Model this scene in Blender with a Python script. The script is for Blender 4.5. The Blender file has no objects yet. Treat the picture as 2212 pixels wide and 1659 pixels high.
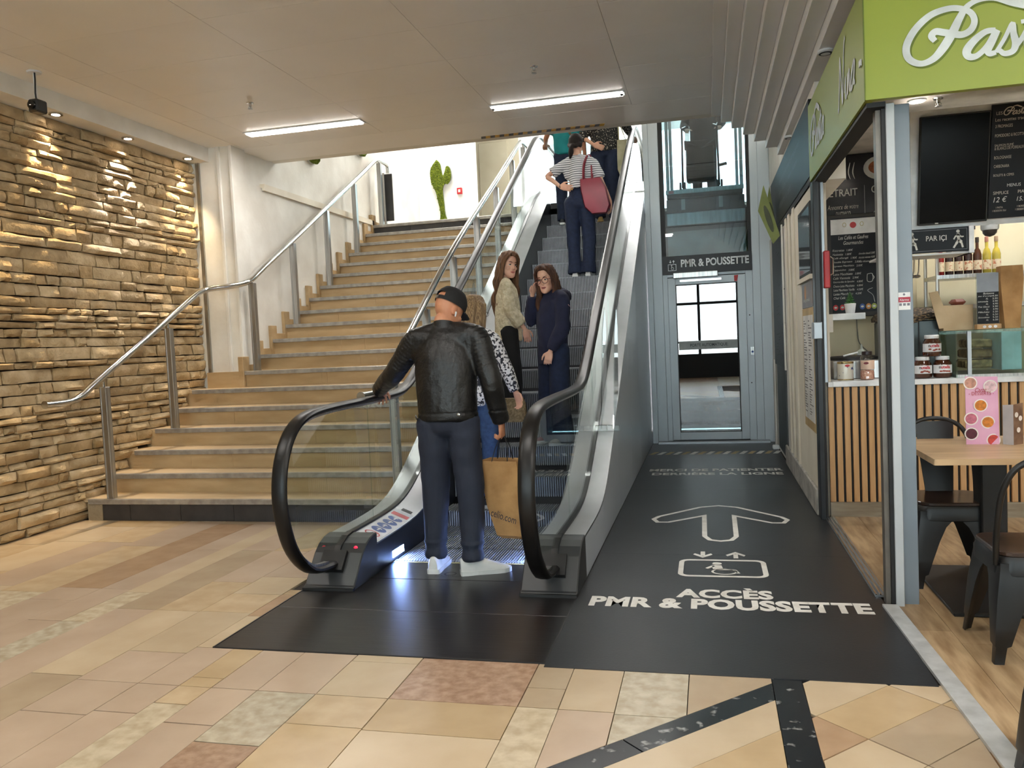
import bpy, bmesh, math, random
from mathutils import Vector, Matrix
R = math.radians
random.seed(7)
scene = bpy.context.scene
COL = scene.collection

# ------------------------------------------------------------------ camera
CAMZ = 1.40
yaw, pit, rol = R(-13.6487), R(2.9602), R(-2.6525)
fw = Vector((math.sin(yaw)*math.cos(pit), math.cos(yaw)*math.cos(pit), -math.sin(pit)))
rt = Vector((math.cos(yaw), -math.sin(yaw), 0)); up = rt.cross(fw)
r2 = rt*math.cos(rol) + up*math.sin(rol); u2 = up*math.cos(rol) - rt*math.sin(rol)
cd = bpy.data.cameras.new('camera'); cam = bpy.data.objects.new('camera', cd); COL.objects.link(cam)
m = Matrix.Identity(4)
for i in range(3):
    m[i][0] = r2[i]; m[i][1] = u2[i]; m[i][2] = -fw[i]
m[2][3] = CAMZ
cam.matrix_world = m
cd.sensor_width = 36; cd.lens = 1756.4/2212*36; cd.clip_start = 0.05; cd.clip_end = 200
scene.camera = cam

# ------------------------------------------------------------------ world, view, lights
w = bpy.data.worlds.new('sky'); scene.world = w; w.use_nodes = True
nt = w.node_tree; bg = nt.nodes['Background']
sky = nt.nodes.new('ShaderNodeTexSky'); sky.sky_type = 'HOSEK_WILKIE'; sky.turbidity = 4; sky.ground_albedo = .5
sky.sun_direction = (0.3, 0.35, 0.89)
mixs = nt.nodes.new('ShaderNodeMix'); mixs.data_type = 'RGBA'; mixs.inputs[0].default_value = .55
mixs.inputs[7].default_value = (1, 1, 1, 1)
nt.links.new(sky.outputs[0], mixs.inputs[6]); nt.links.new(mixs.outputs[2], bg.inputs[0])
bg.inputs[1].default_value = 9.5
vs = scene.view_settings
vs.view_transform = 'Standard'; vs.look = 'None'; vs.gamma = 1; vs.use_curve_mapping = False
vs.exposure = 0.52
cy = scene.cycles
cy.use_denoising = True; cy.use_adaptive_sampling = True; cy.adaptive_threshold = .2; cy.use_light_tree = False; cy.max_bounces = 4; cy.diffuse_bounces = 3; cy.glossy_bounces = 2
cy.transmission_bounces = 4; cy.transparent_max_bounces = 8
cy.caustics_reflective = False; cy.caustics_refractive = False
cy.sample_clamp_indirect = 6; cy.blur_glossy = 0.5

def area(name, loc, sx, sy, power, col=(1, 1, 1), rot=(0, 0, 0)):
    d = bpy.data.lights.new(name, 'AREA'); d.shape = 'RECTANGLE'; d.size = sx; d.size_y = sy
    d.energy = power; d.color = col
    o = bpy.data.objects.new(name, d); COL.objects.link(o); o.location = loc; o.rotation_euler = rot
    return o
def spot(name, loc, target, power, col, ang, blend=.35, rad=.03):
    d = bpy.data.lights.new(name, 'SPOT'); d.energy = power; d.color = col; d.spot_size = R(ang)
    d.spot_blend = blend; d.shadow_soft_size = rad
    o = bpy.data.objects.new(name, d); COL.objects.link(o); o.location = loc
    o.rotation_euler = (Vector(target)-Vector(loc)).to_track_quat('-Z', 'Y').to_euler()
    return o
WARM = (1, .80, .55); NEUT = (1, .97, .94); COOL = (.88, .94, 1)
# hall strip lights: the first two real, the others unseen and added for light
HALL = [(-3.88, 7.61), (-1.31, 7.68), (-3.9, 2.6), (-1.3, 2.6), (1.4, 1.2), (-2.6, -1.2), (3.6, 1.2)]
for i, (x, y) in enumerate(HALL):
    if i < 2: area('strip_light_lamp', (x, y, 3.60), 1.2, .09, 15, NEUT)
    else: area('strip_light_lamp', (x, y, 3.60), 1.2, .25, (38 if x > 3 else 26) if x > 1 else 12, NEUT)  # added lamps, stronger on the right to brighten the escalator cladding
# the bright upper hall: added unseen lamps, and daylight through the entrances
for x, y in [(-4.4, 13.0), (-.5, 13.4), (-1.8, 16.5)]:
    area('upper_fill_lamp', (x, y, 6.72), 1.6, 1.2, 54, (.95, .98, 1))

# ------------------------------------------------------------------ materials
def lin(h):
    if isinstance(h, (tuple, list)): c = [v/255 for v in h]
    else: c = [int(h[i:i+2], 16)/255 for i in (0, 2, 4)]
    return tuple((v/12.92 if v <= .04045 else ((v+.055)/1.055)**2.4) for v in c) + (1,)
MATS = {}
def M(name, c, rough=.5, metal=0., c2=None, nscale=6., namt=1., stretch=(1, 1, 1), bump=0., bscale=40., rnd=0., coat=0., emit=None, es=0., alpha=None, spec=None, detail=6., lo=.35, hi=.65, bstretch=None):
    if name in MATS: return MATS[name]
    mt = bpy.data.materials.new(name); mt.use_nodes = True
    t = mt.node_tree; b = t.nodes['Principled BSDF']; N = t.nodes.new; Lk = t.links.new
    b.inputs['Roughness'].default_value = rough; b.inputs['Metallic'].default_value = metal
    b.inputs['Coat Weight'].default_value = coat
    if spec is not None: b.inputs['Specular IOR Level'].default_value = spec
    tc = N('ShaderNodeTexCoord'); mp = N('ShaderNodeMapping'); mp.inputs['Scale'].default_value = stretch
    Lk(tc.outputs['Object'], mp.inputs[0])
    c2 = c2 or tuple(v*.86 for v in ((c if isinstance(c, (tuple, list)) else [int(c[i:i+2], 16) for i in (0, 2, 4)])))
    ns = N('ShaderNodeTexNoise'); ns.inputs['Scale'].default_value = nscale; ns.inputs['Detail'].default_value = detail
    Lk(mp.outputs[0], ns.inputs[0])
    rp = N('ShaderNodeMapRange'); rp.inputs[1].default_value = lo; rp.inputs[2].default_value = hi; rp.inputs[4].default_value = namt
    Lk(ns.outputs[0], rp.inputs[0])
    mx = N('ShaderNodeMix'); mx.data_type = 'RGBA'; mx.inputs[6].default_value = lin(c); mx.inputs[7].default_value = lin(c2)
    Lk(rp.outputs[0], mx.inputs[0]); out = mx.outputs[2]
    if rnd:
        oi = N('ShaderNodeObjectInfo'); hs = N('ShaderNodeHueSaturation')
        r1 = N('ShaderNodeMapRange'); r1.inputs[3].default_value = 1-rnd; r1.inputs[4].default_value = 1+rnd
        Lk(oi.outputs['Random'], r1.inputs[0]); Lk(r1.outputs[0], hs.inputs['Value']); Lk(out, hs.inputs['Color']); out = hs.outputs[0]
    Lk(out, b.inputs['Base Color'])
    if bump:
        n2 = N('ShaderNodeTexNoise'); n2.inputs['Scale'].default_value = bscale; n2.inputs['Detail'].default_value = 5
        if bstretch:
            m2 = N('ShaderNodeMapping'); m2.inputs['Scale'].default_value = bstretch; Lk(tc.outputs['Object'], m2.inputs[0]); Lk(m2.outputs[0], n2.inputs[0])
        else: Lk(mp.outputs[0], n2.inputs[0])
        bp = N('ShaderNodeBump'); bp.inputs['Strength'].default_value = bump; bp.inputs['Distance'].default_value = .02
        Lk(n2.outputs[0], bp.inputs['Height']); Lk(bp.outputs[0], b.inputs['Normal'])
    if emit:
        b.inputs['Emission Color'].default_value = lin(emit); b.inputs['Emission Strength'].default_value = es
    if alpha is not None: b.inputs['Alpha'].default_value = alpha
    MATS[name] = mt
    return mt
def glassmat(name, c=(235, 245, 242), rough=.0, mixf=.12):
    if name in MATS: return MATS[name]
    mt = bpy.data.materials.new(name); mt.use_nodes = True; t = mt.node_tree
    for n in list(t.nodes): t.nodes.remove(n)
    o = t.nodes.new('ShaderNodeOutputMaterial'); tr = t.nodes.new('ShaderNodeBsdfTransparent'); gl = t.nodes.new('ShaderNodeBsdfGlossy')
    fr = t.nodes.new('ShaderNodeFresnel'); fr.inputs[0].default_value = 1.45; mx = t.nodes.new('ShaderNodeMixShader')
    ad = t.nodes.new('ShaderNodeMath'); ad.operation = 'MULTIPLY_ADD'; ad.inputs[1].default_value = 1.0; ad.inputs[2].default_value = mixf-.04; ad.use_clamp = True
    tr.inputs[0].default_value = lin(c); gl.inputs[0].default_value = (1, 1, 1, 1); gl.inputs['Roughness'].default_value = rough
    ge = t.nodes.new('ShaderNodeNewGeometry'); inv = t.nodes.new('ShaderNodeMath'); inv.operation = 'SUBTRACT'; inv.inputs[0].default_value = 1.0; ml = t.nodes.new('ShaderNodeMath'); ml.operation = 'MULTIPLY'
    t.links.new(ge.outputs['Backfacing'], inv.inputs[1]); t.links.new(fr.outputs[0], ad.inputs[0]); t.links.new(ad.outputs[0], ml.inputs[0]); t.links.new(inv.outputs[0], ml.inputs[1]); t.links.new(ml.outputs[0], mx.inputs[0])
    t.links.new(tr.outputs[0], mx.inputs[1]); t.links.new(gl.outputs[0], mx.inputs[2]); t.links.new(mx.outputs[0], o.inputs[0])
    MATS[name] = mt
    return mt

# ------------------------------------------------------------------ mesh helpers
class MB:
    def __init__(s): s.v = []; s.f = []
    def add(s, vs, fs):
        k = len(s.v); s.v += [tuple(p) for p in vs]; s.f += [tuple(i+k for i in f) for f in fs]; return s
    def box(s, x0, x1, y0, y1, z0, z1):
        return s.add([(x0, y0, z0), (x1, y0, z0), (x1, y1, z0), (x0, y1, z0), (x0, y0, z1), (x1, y0, z1), (x1, y1, z1), (x0, y1, z1)],
                     [(0, 3, 2, 1), (4, 5, 6, 7), (0, 1, 5, 4), (1, 2, 6, 5), (2, 3, 7, 6), (3, 0, 4, 7)])
    def prism(s, poly, fn, d0, d1):
        """poly: list of 2D points, fn(a,b,d)->3D; extruded from d0 to d1"""
        n = len(poly); vs = [fn(a, b, d0) for a, b in poly]+[fn(a, b, d1) for a, b in poly]
        fs = [tuple(range(n))[::-1], tuple(range(n, 2*n))]+[(i, (i+1) % n, n+(i+1) % n, n+i) for i in range(n)]
        return s.add(vs, fs)
    def px(s, poly, x0, x1): return s.prism(poly, lambda a, b, d: (d, a, b), x0, x1)      # poly in (y,z)
    def py(s, poly, y0, y1): return s.prism(poly, lambda a, b, d: (a, d, b), y0, y1)      # poly in (x,z)
    def pz(s, poly, z0, z1): return s.prism(poly, lambda a, b, d: (a, b, d), z0, z1)      # poly in (x,y)
    def loft(s, rings, cap=True):
        n = len(rings[0]); vs = [p for r in rings for p in r]; fs = []
        for k in range(len(rings)-1):
            for i in range(n):
                j = (i+1) % n; fs.append((k*n+i, k*n+j, (k+1)*n+j, (k+1)*n+i))
        if cap: fs += [tuple(range(n))[::-1], tuple((len(rings)-1)*n+i for i in range(n))]
        return s.add(vs, fs)
    def tube(s, pts, r, n=8, flat=None, closed=False):
        pts = [Vector(p) for p in pts]; rings = []; prev = None
        for i, p in enumerate(pts):
            a = pts[max(i-1, 0)]; b = pts[min(i+1, len(pts)-1)]
            if closed: a = pts[i-1]; b = pts[(i+1) % len(pts)]
            d = (b-a).normalized()
            if prev is None:
                ref = Vector((0, 0, 1)) if abs(d.z) < .9 else Vector((1, 0, 0)); u = d.cross(ref).normalized()
            else: u = (prev-d*prev.dot(d)).normalized()
            prev = u; v = d.cross(u); rr = r[i] if isinstance(r, list) else r
            ru, rv = rr if isinstance(rr, (list, tuple)) else (rr, rr)
            rings.append([p+u*ru*math.cos(2*math.pi*k/n)+v*rv*math.sin(2*math.pi*k/n) for k in range(n)])
        if closed: rings.append(rings[0]); return s.loft(rings, cap=False)
        return s.loft(rings)
    def lathe(s, prof, c=(0, 0, 0), n=20, axis='z'):
        rings = []
        for rr, h in prof:
            ring = []
            for k in range(n):
                a = 2*math.pi*k/n; x, y = rr*math.cos(a), rr*math.sin(a)
                p = (x, y, h) if axis == 'z' else ((x, -h, y) if axis == 'y' else (h, x, y))
                ring.append((c[0]+p[0], c[1]+p[1], c[2]+p[2]))
            rings.append(ring)
        return s.loft(rings)
    def ell(s, c, rx, ry, rz, n=12, m_=8, rot=None):
        rings = []
        for k in range(m_+1):
            t = math.pi*k/m_; z = -math.cos(t); q = max(math.sin(t), .02)
            ring = []
            for i in range(n):
                a = 2*math.pi*i/n; p = Vector((rx*q*math.cos(a), ry*q*math.sin(a), rz*z))
                if rot: p = rot @ p
                ring.append((c[0]+p.x, c[1]+p.y, c[2]+p.z))
            rings.append(ring)
        return s.loft(rings)
    def build(s, name, mat, parent=None, world=True, smooth=False, bevel=0, loc=None, sub=False):
        me = bpy.data.meshes.new(name); me.from_pydata(s.v, [], s.f); me.materials.append(mat)
        if bevel or not smooth:
            pass
        bm = bmesh.new(); bm.from_mesh(me); bmesh.ops.recalc_face_normals(bm, faces=bm.faces)
        if bevel: bmesh.ops.bevel(bm, geom=[e for e in bm.edges if len(e.link_faces) == 2 and e.calc_face_angle(0) > .6], offset=bevel, segments=1, affect='EDGES', clamp_overlap=True)
        bm.to_mesh(me); bm.free()
        if smooth:
            for p in me.polygons: p.use_smooth = True
            if smooth != 2: me.set_sharp_from_angle(angle=R(38))
        return link(me, name, parent, world, loc)
def link(me, name, parent=None, world=True, loc=None):
    o = bpy.data.objects.new(name, me); COL.objects.link(o)
    if parent is not None:
        o.parent = parent
        if world and parent.type == 'EMPTY': o.location = -Vector(parent.location)
        elif world: o.location = (0, 0, 0)
    if loc: o.location = loc
    return o
def thing(name, label, cat, loc=(0, 0, 0), group=None, rz=0):
    o = bpy.data.objects.new(name, None); COL.objects.link(o); o.location = loc; o.rotation_euler = (0, 0, rz)
    o.empty_display_size = .1
    return tag(o, label, cat, group)
def tag(o, label, cat, group=None):
    o['label'] = label; o['category'] = cat
    if group: o['group'] = group
    return o
def struct(o): o['kind'] = 'structure'; return o
def box(name, mat, x0, x1, y0, y1, z0, z1, parent=None, bevel=0, world=True): return MB().box(x0, x1, y0, y1, z0, z1).build(name, mat, parent, bevel=bevel, world=world)

# flat lettering: the built-in font turned into a thin mesh
def text(s, name, mat, parent, origin, ux, uy, width=None, height=None, align='L', shear=0., bold=0., depth=.0015, spacing=1., world=True, lift=.001):
    """origin: lower-left point; ux, uy: unit 3-D directions of reading and of 'up'"""
    cu = bpy.data.curves.new('t', 'FONT'); cu.body = s; cu.size = 1; cu.shear = shear; cu.offset = bold; cu.space_character = spacing; cu.resolution_u = 3
    cu.fill_mode = 'FRONT'
    o = bpy.data.objects.new('t', cu); COL.objects.link(o)
    me = bpy.data.meshes.new_from_object(o)
    bpy.data.objects.remove(o); bpy.data.curves.remove(cu)
    if len(me.vertices) == 0: return None
    xs = [v.co.x for v in me.vertices]; ys = [v.co.y for v in me.vertices]
    x0, x1, y0, y1 = min(xs), max(xs), min(ys), max(ys)
    sx = width/(x1-x0) if width else None; sy = height/(y1-y0) if height else None
    sx = sx or sy; sy = sy or sx
    ux, uy, og = Vector(ux), Vector(uy), Vector(origin); nn = ux.cross(uy)
    W = (x1-x0)*sx; off = {'L': 0, 'C': -W/2, 'R': -W}[align]
    for v in me.vertices:
        v.co = og+ux*((v.co.x-x0)*sx+off)+uy*((v.co.y-y0)*sy)+nn*lift
    me.name = name; me.materials.clear(); me.materials.append(mat)
    return link(me, name, parent, world)
def ribbon(name, strokes, mat, parent, origin, ux, uy, scale=1., lift=.002, world=True):
    """strokes: lists of (x,y,width); drawn as flat joined strips with round-ish ends"""
    ux, uy, og = Vector(ux), Vector(uy), Vector(origin); nn = ux.cross(uy); mb = MB()
    for si, st in enumerate(strokes):
        pts = smooth_curve(st, 6); L = []; Rr = []
        for i, (x, y, w_) in enumerate(pts):
            a = pts[max(i-1, 0)]; b = pts[min(i+1, len(pts)-1)]; dx, dy = b[0]-a[0], b[1]-a[1]; l = math.hypot(dx, dy) or 1
            L.append((x-dy/l*w_/2, y+dx/l*w_/2, i)); Rr.append((x+dy/l*w_/2, y-dx/l*w_/2, i))
        P = lambda q: og+ux*q[0]*scale+uy*q[1]*scale+nn*(lift+si*.0002+q[2]*.00002)
        n = len(L); mb.add([P(q) for q in L]+[P(q) for q in Rr], [(i, n+i, n+i+1, i+1) for i in range(n-1)])
    return mb.build(name, mat, parent, world)
def smooth_curve(p, k):
    out = []
    for i in range(len(p)-1):
        a = p[max(i-1, 0)]; b = p[i]; c = p[i+1]; d = p[min(i+2, len(p)-1)]
        for j in range(k):
            t = j/k
            out.append(tuple(.5*((2*b[q])+(-a[q]+c[q])*t+(2*a[q]-5*b[q]+4*c[q]-d[q])*t*t+(-a[q]+3*b[q]-3*c[q]+d[q])*t**3) for q in range(len(b))))
    out.append(tuple(p[-1])); return out
def disc(mb, c, ux, uy, r, n=20, ry=None, lift=0.):
    c, ux, uy = Vector(c), Vector(ux), Vector(uy); nn = ux.cross(uy); ry = ry or r
    return mb.add([c+nn*lift+ux*r*math.cos(2*math.pi*k/n)+uy*ry*math.sin(2*math.pi*k/n) for k in range(n)], [tuple(range(n))])
def ring(mb, c, ux, uy, r, w_, n=24, ry=None, lift=0.):
    c, ux, uy = Vector(c), Vector(ux), Vector(uy); nn = ux.cross(uy); ry = ry or r; vs = []
    for q in (0, w_):
        vs += [c+nn*lift+ux*(r-q)*math.cos(2*math.pi*k/n)+uy*(ry-q)*math.sin(2*math.pi*k/n) for k in range(n)]
    return mb.add(vs, [(k, (k+1) % n, n+(k+1) % n, n+k) for k in range(n)])
X, Y, Z = Vector((1, 0, 0)), Vector((0, 1, 0)), Vector((0, 0, 1))
def rrect(x0, x1, y0, y1, r, n=5):
    out = []
    for cx, cy_, a0 in ((x1-r, y1-r, 0), (x0+r, y1-r, 90), (x0+r, y0+r, 180), (x1-r, y0+r, 270)):
        out += [(cx+r*math.cos(R(a0+90*k/n)), cy_+r*math.sin(R(a0+90*k/n))) for k in range(n+1)]
    return out
def clip(poly, a, b, c):
    """keep a*x+b*y<=c"""
    out = []
    for i in range(len(poly)):
        p, q = poly[i], poly[(i+1) % len(poly)]; dp = a*p[0]+b*p[1]-c; dq = a*q[0]+b*q[1]-c
        if dp <= 0: out.append(p)
        if (dp < 0 < dq) or (dq < 0 < dp):
            t = dp/(dp-dq); out.append((p[0]+(q[0]-p[0])*t, p[1]+(q[1]-p[1])*t))
    return out
def proj(p):
    v = Vector(p)-Vector((0, 0, CAMZ)); d = v.dot(fw)
    if d <= .05: return None
    return (1106+1756.4*v.dot(r2)/d, 829.5-1756.4*v.dot(u2)/d)
# ================================================================== SETTING
m_plaster = M('white_plaster', (232, 228, 220), .75, bump=.08, bscale=25, nscale=2.5, c2=(216, 210, 200))
m_ceil = M('ceiling_paint', (240, 236, 231), .42, nscale=1.2, c2=(235, 230, 224))
m_cream = M('cream_wall_paint', (226, 216, 198), .6, nscale=3, c2=(214, 203, 184), bump=.05, bscale=30)
m_grout = M('dark_grout', (62, 52, 44), .9)
m_dark = M('dark_tile', (44, 42, 42), .5, c2=(56, 53, 52), nscale=9)
m_steel = M('brushed_steel', (196, 196, 194), .30, 1., c2=(160, 160, 160), nscale=3, stretch=(24, 24, .4))
m_steel2 = M('polished_steel', (214, 214, 212), .16, 1.)
m_alu = M('grey_aluminium', (164, 168, 172), .38, .85, c2=(150, 154, 158), nscale=2)
m_black = M('black_rubber', (16, 16, 17), .35, c2=(24, 24, 25), nscale=4, coat=.2)
m_blackmat = M('black_matt_metal', (20, 20, 21), .55)
m_white = M('white_lacquer', (236, 238, 240), .35)
m_print = M('white_floor_print', (232, 230, 224), .5, c2=(214, 210, 202), nscale=12)
m_lampw = M('lamp_diffuser', (255, 250, 240), .4, emit=(255, 250, 242), es=14)
m_spotw = M('spot_lamp_face', (255, 240, 215), .4, emit=(255, 242, 222), es=30)

# ---- stone floor, one object per slab
floor = struct(box('floor', m_grout, -9, 6, -9, 12.2, -.06, -.012))
PAL = [((201, 181, 152), (192, 170, 140), 3), ((194, 169, 132), (184, 158, 121), 5), ((192, 170, 148), (183, 160, 138), 3), ((208, 193, 166), (184, 166, 138), 16),
       ((180, 150, 126), (154, 123, 100), 22), ((200, 177, 144), (189, 164, 130), 8), ((185, 165, 138), (174, 152, 126), 4), ((198, 187, 165), (174, 160, 136), 18), ((181, 151, 121), (168, 137, 107), 6)]
TM = [M('floor_stone_%d' % i, a, .27, c2=b, nscale=s_, bump=.02, bscale=60, rnd=.05, detail=9) for i, (a, b, s_) in enumerate(PAL)]
m_blackmarble = M('black_marble', (24, 27, 32), .25, c2=(150, 150, 148), nscale=18, lo=.60, hi=.70, detail=12)
def tile(poly, mt):
    if len(poly) < 3: return
    ar = abs(sum(poly[i][0]*poly[(i+1) % len(poly)][1]-poly[(i+1) % len(poly)][0]*poly[i][1] for i in range(len(poly))))/2
    if ar < .003: return
    cx = sum(p[0] for p in poly)/len(poly); cy_ = sum(p[1] for p in poly)/len(poly)
    q = []
    for x, y in poly:
        d = math.hypot(x-cx, y-cy_); k = max(0, 1-.0034/d); q.append((cx+(x-cx)*k, cy_+(y-cy_)*k))
    MB().pz(q, -.012, random.uniform(-.0004, .0004)).build('tile', mt, floor)
XS = [-5.5, -5.05, -4.68, -4.34, -4.0, -3.68, -3.465, -3.295, -3.04, -2.765, -2.447, -2.245, -2.088, -1.872, -1.606, -1.288, -.757, -.598, -.385, -.12, .205]
CUT = {9: ([1.5, 2.1, 2.66, 2.963, 3.30, 3.87, 4.185, 4.52, 5.2, 6.03], [2, 2, 2, 2, 0, 5, 0, 2, 5]), 10: ([1.5, 2.1, 2.70, 2.963, 3.38, 3.825, 4.19, 4.28], [2, 2, 2, 2, 0, 8, 1]),
       11: ([1.4, 2.80, 2.963, 3.054, 3.38], [3, 5, 1, 1]), 12: ([1.4, 2.65, 2.963, 3.38], [2, 2, 2]), 13: ([1.6, 2.53, 2.963, 3.38], [4, 7, 2]),
       14: ([1.5, 2.30, 2.71, 2.963, 3.31, 3.38], [0, 1, 5, 0, 0]), 15: ([1.7, 2.70, 2.963, 3.38], [0, 1, 4]), 16: ([1.6, 2.963, 3.138, 3.38], [3, 6, 6]), 17: ([1.6, 2.963, 3.38], [2, 0]),
       18: ([1.6, 2.95, 3.38], [7, 7]), 19: ([1.6, 2.98, 3.38], [6, 6]),
       8: ([1.6, 2.2, 3.0, 3.865, 4.4, 5.13, 6.03], [2, 6, 0, 5, 2, 5]), 7: ([1.4, 2.6, 3.865, 5.13, 6.03], [6, 2, 6, 2]), 6: ([1.2, 2.4, 3.64, 4.15, 5.87, 6.03], [3, 7, 3, 0, 3]),
       5: ([1.0, 2.2, 3.64, 4.2, 5.13, 6.03], [1, 2, 2, 2, 2]), 4: ([1.0, 3.2, 3.97, 4.2, 5.6, 5.94, 6.03], [5, 2, 2, 8, 8, 6])}
for i in range(len(XS)-1):
    x0, x1 = XS[i], XS[i+1]
    if i in CUT: ys, ci = CUT[i]
    else:
        ys = [1.2]; ci = []
        while ys[-1] < 6.03: ys.append(min(6.03, ys[-1]+random.choice([.5, .8, 1.1]))); ci.append(random.choice([0, 1, 3, 5, 5, 2]))
    for k in range(len(ys)-1):
        p = [(x0, ys[k]), (x1, ys[k]), (x1, ys[k+1]), (x0, ys[k+1])]
        if x1 > -1.6: p = clip(p, 1, -1, -3.10)
        if p: tile(p, TM[ci[k]])
# plain paving behind the camera
for i in range(10):
    for j in range(5):
        xx = -5.5+i*1.15; yy = -9+j*2.1
        if j < 4: tile([(xx, yy), (xx+1.15, yy), (xx+1.15, yy+2.1), (xx, yy+2.1)], TM[(i*3+j*5) % 9])
for i in range(6): tile([(-5.5+i*.95, -.6), (-4.55+i*.95, -.6), (-4.55+i*.95, 1.2), (-5.5+i*.95, 1.2)], TM[(i*4) % 9])
# diagonal dark band, straight dark band and the 45 degree paving right of them
def uv(u, v): return ((v-u)/2, (v+u)/2)          # u = y-x, v = x+y
def diag(u0, u1, v0, v1, mt, xlo=-3, xhi=.205, yhi=3.4):
    p = [uv(u0, v0), uv(u1, v0), uv(u1, v1), uv(u0, v1)]
    p = clip(p, -1, 0, -xlo) if p else p
    for a in ((1, 0, xhi), (0, 1, yhi), (0, -1, -.6)):
        if p: p = clip(p, *a)
    if p: tile(p, mt)
for v0, v1 in ((-.6, 1.0), (1.0, 2.43), (2.43, 3.6)): diag(2.945, 3.10, v0, v1, m_blackmarble)
for k, (u0, u1) in enumerate([(2.705, 2.945), (2.4, 2.705), (2.1, 2.4), (1.8, 2.1), (1.5, 1.8), (.6, 1.5)]):
    for q, (v0, v1) in enumerate([(-.6, 1.5), (1.5, 2.15), (2.15, 3.6)]): diag(u0, u1, v0, v1, TM[(2, 5, 0, 1)[(k+q) % 4]], -3)
for y0, y1 in ((-.6, 1.4), (1.4, 2.6), (2.6, 3.38)): tile([(.205, y0), (.318, y0), (.318, y1), (.205, y1)], m_blackmarble)
for ku in range(-3, 9):
    for kv in range(-6, 4):
        u0 = 2.4+ku*.30-.6; v0 = 3.37+kv*.61
        mt = TM[8] if (ku == 2 and kv == -1) else TM[4 if False else 6] if (ku < 2 and kv == 0) else TM[(0, 5, 1, 0)[(ku+kv) % 4]]
        p = [uv(u0, v0), uv(u0+.30, v0), uv(u0+.30, v0+.61), uv(u0, v0+.61)]
        for a in ((-1, 0, -.318), (1, 0, .845), (0, 1, 3.36), (0, -1, -.6)):
            if p: p = clip(p, *a)
        if p: tile(p, mt)

# ---- ceiling: slab, plaster border, panels
ceil = struct(box('ceiling', m_ceil, -9, 6, -9, 8.77, 3.668, 3.95))
m_cpanel = M('ceiling_panel_paint', (233, 229, 224), .36, nscale=1.5, c2=(228, 224, 218), rnd=.012)
for a in [(-5.5, -4.873, -9, 8.77), (-4.873, .11, 8.123, 8.77)]: box('plaster_border', m_ceil, *a, 3.65, 3.668, ceil)
CX = [-4.87, -4.51, -3.235, -1.94, -.645, .11]; CY = [-.42, .255, .93, 1.605, 2.28, 2.955, 3.63, 4.275, 4.945, 5.615, 6.285, 6.985, 7.665, 8.12]
for i in range(5):
    for j in range(len(CY)-1): box('ceiling_panel', m_cpanel, CX[i]+.0015, CX[i+1]-.0015, CY[j]+.0015, CY[j+1]-.0015, 3.65+random.uniform(0, .001), 3.667, ceil)
box('plain_ceiling', m_ceil, -4.87, 6, -9, -.42, 3.65, 3.668, ceil); box('plain_ceiling', m_ceil, .11, 6, -.42, 4.0, 3.65, 3.668, ceil)
# lowered plaster edge above the stone wall
struct(box('trim_1', m_plaster, -5.5, -5.2, 2.5, 8.0, 3.5, 3.66))
# stepped ceiling on the right, coming down towards the shop
ST = [(.11, 3.618), (.205, 3.545), (.306, 3.473), (.417, 3.397), (.524, 3.32), (.633, 3.244), (.745, 3.163)]
sc_ = struct(box('ceiling', m_ceil, .11, 1.4, 2.2, 8.74, 3.655, 3.7))
for i, (x, z) in enumerate(ST):
    x1 = ST[i+1][0] if i < 6 else 1.4
    MB().box(x, x1, 2.2, 8.76, z, 3.655).build('ceiling_step', m_cpanel, sc_, bevel=.003)

# ---- stone wall on the left
m_mortar = M('dark_mortar', (52, 40, 26), .95)
SM = [M('wall_stone_%d' % i, a, .82, c2=b, nscale=7, bump=.75, bscale=26, rnd=.10, detail=8) for i, (a, b) in enumerate([((194, 170, 132), (166, 142, 104)), ((182, 157, 118), (152, 128, 92)), ((205, 181, 144), (174, 149, 110)), ((188, 160, 118), (158, 131, 90))])]
wall = struct(box('wall_left', m_mortar, -5.75, -5.455, 2.5, 7.98, 0, 3.66))
rng = random.Random(3)
def stair_z(y): return 0 if y < 6.02 else .188+.1712*math.floor((y-6.0)/.3156)
stones = []
z = .004; row = 0
while z < 3.5:
    h = rng.choice([.06, .072, .08, .086, .094, .104, .115]); h = min(h, 3.5-z)
    if 3.5-z-h < .04: h = 3.5-z
    y = 3.2-rng.uniform(0, .2)
    while y < 7.97:
        l = rng.choice([.11, .15, .18, .22, .25, .30, .36, .44])*(1+h*1.5)
        y1 = min(y+l, 7.975)
        if 7.975-y1 < .07: y1 = 7.975
        if z+h > stair_z((y+y1)/2)-.06: stones.append((y, y1, z, z+h))
        y = y1
    z += h; row += 1
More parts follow.
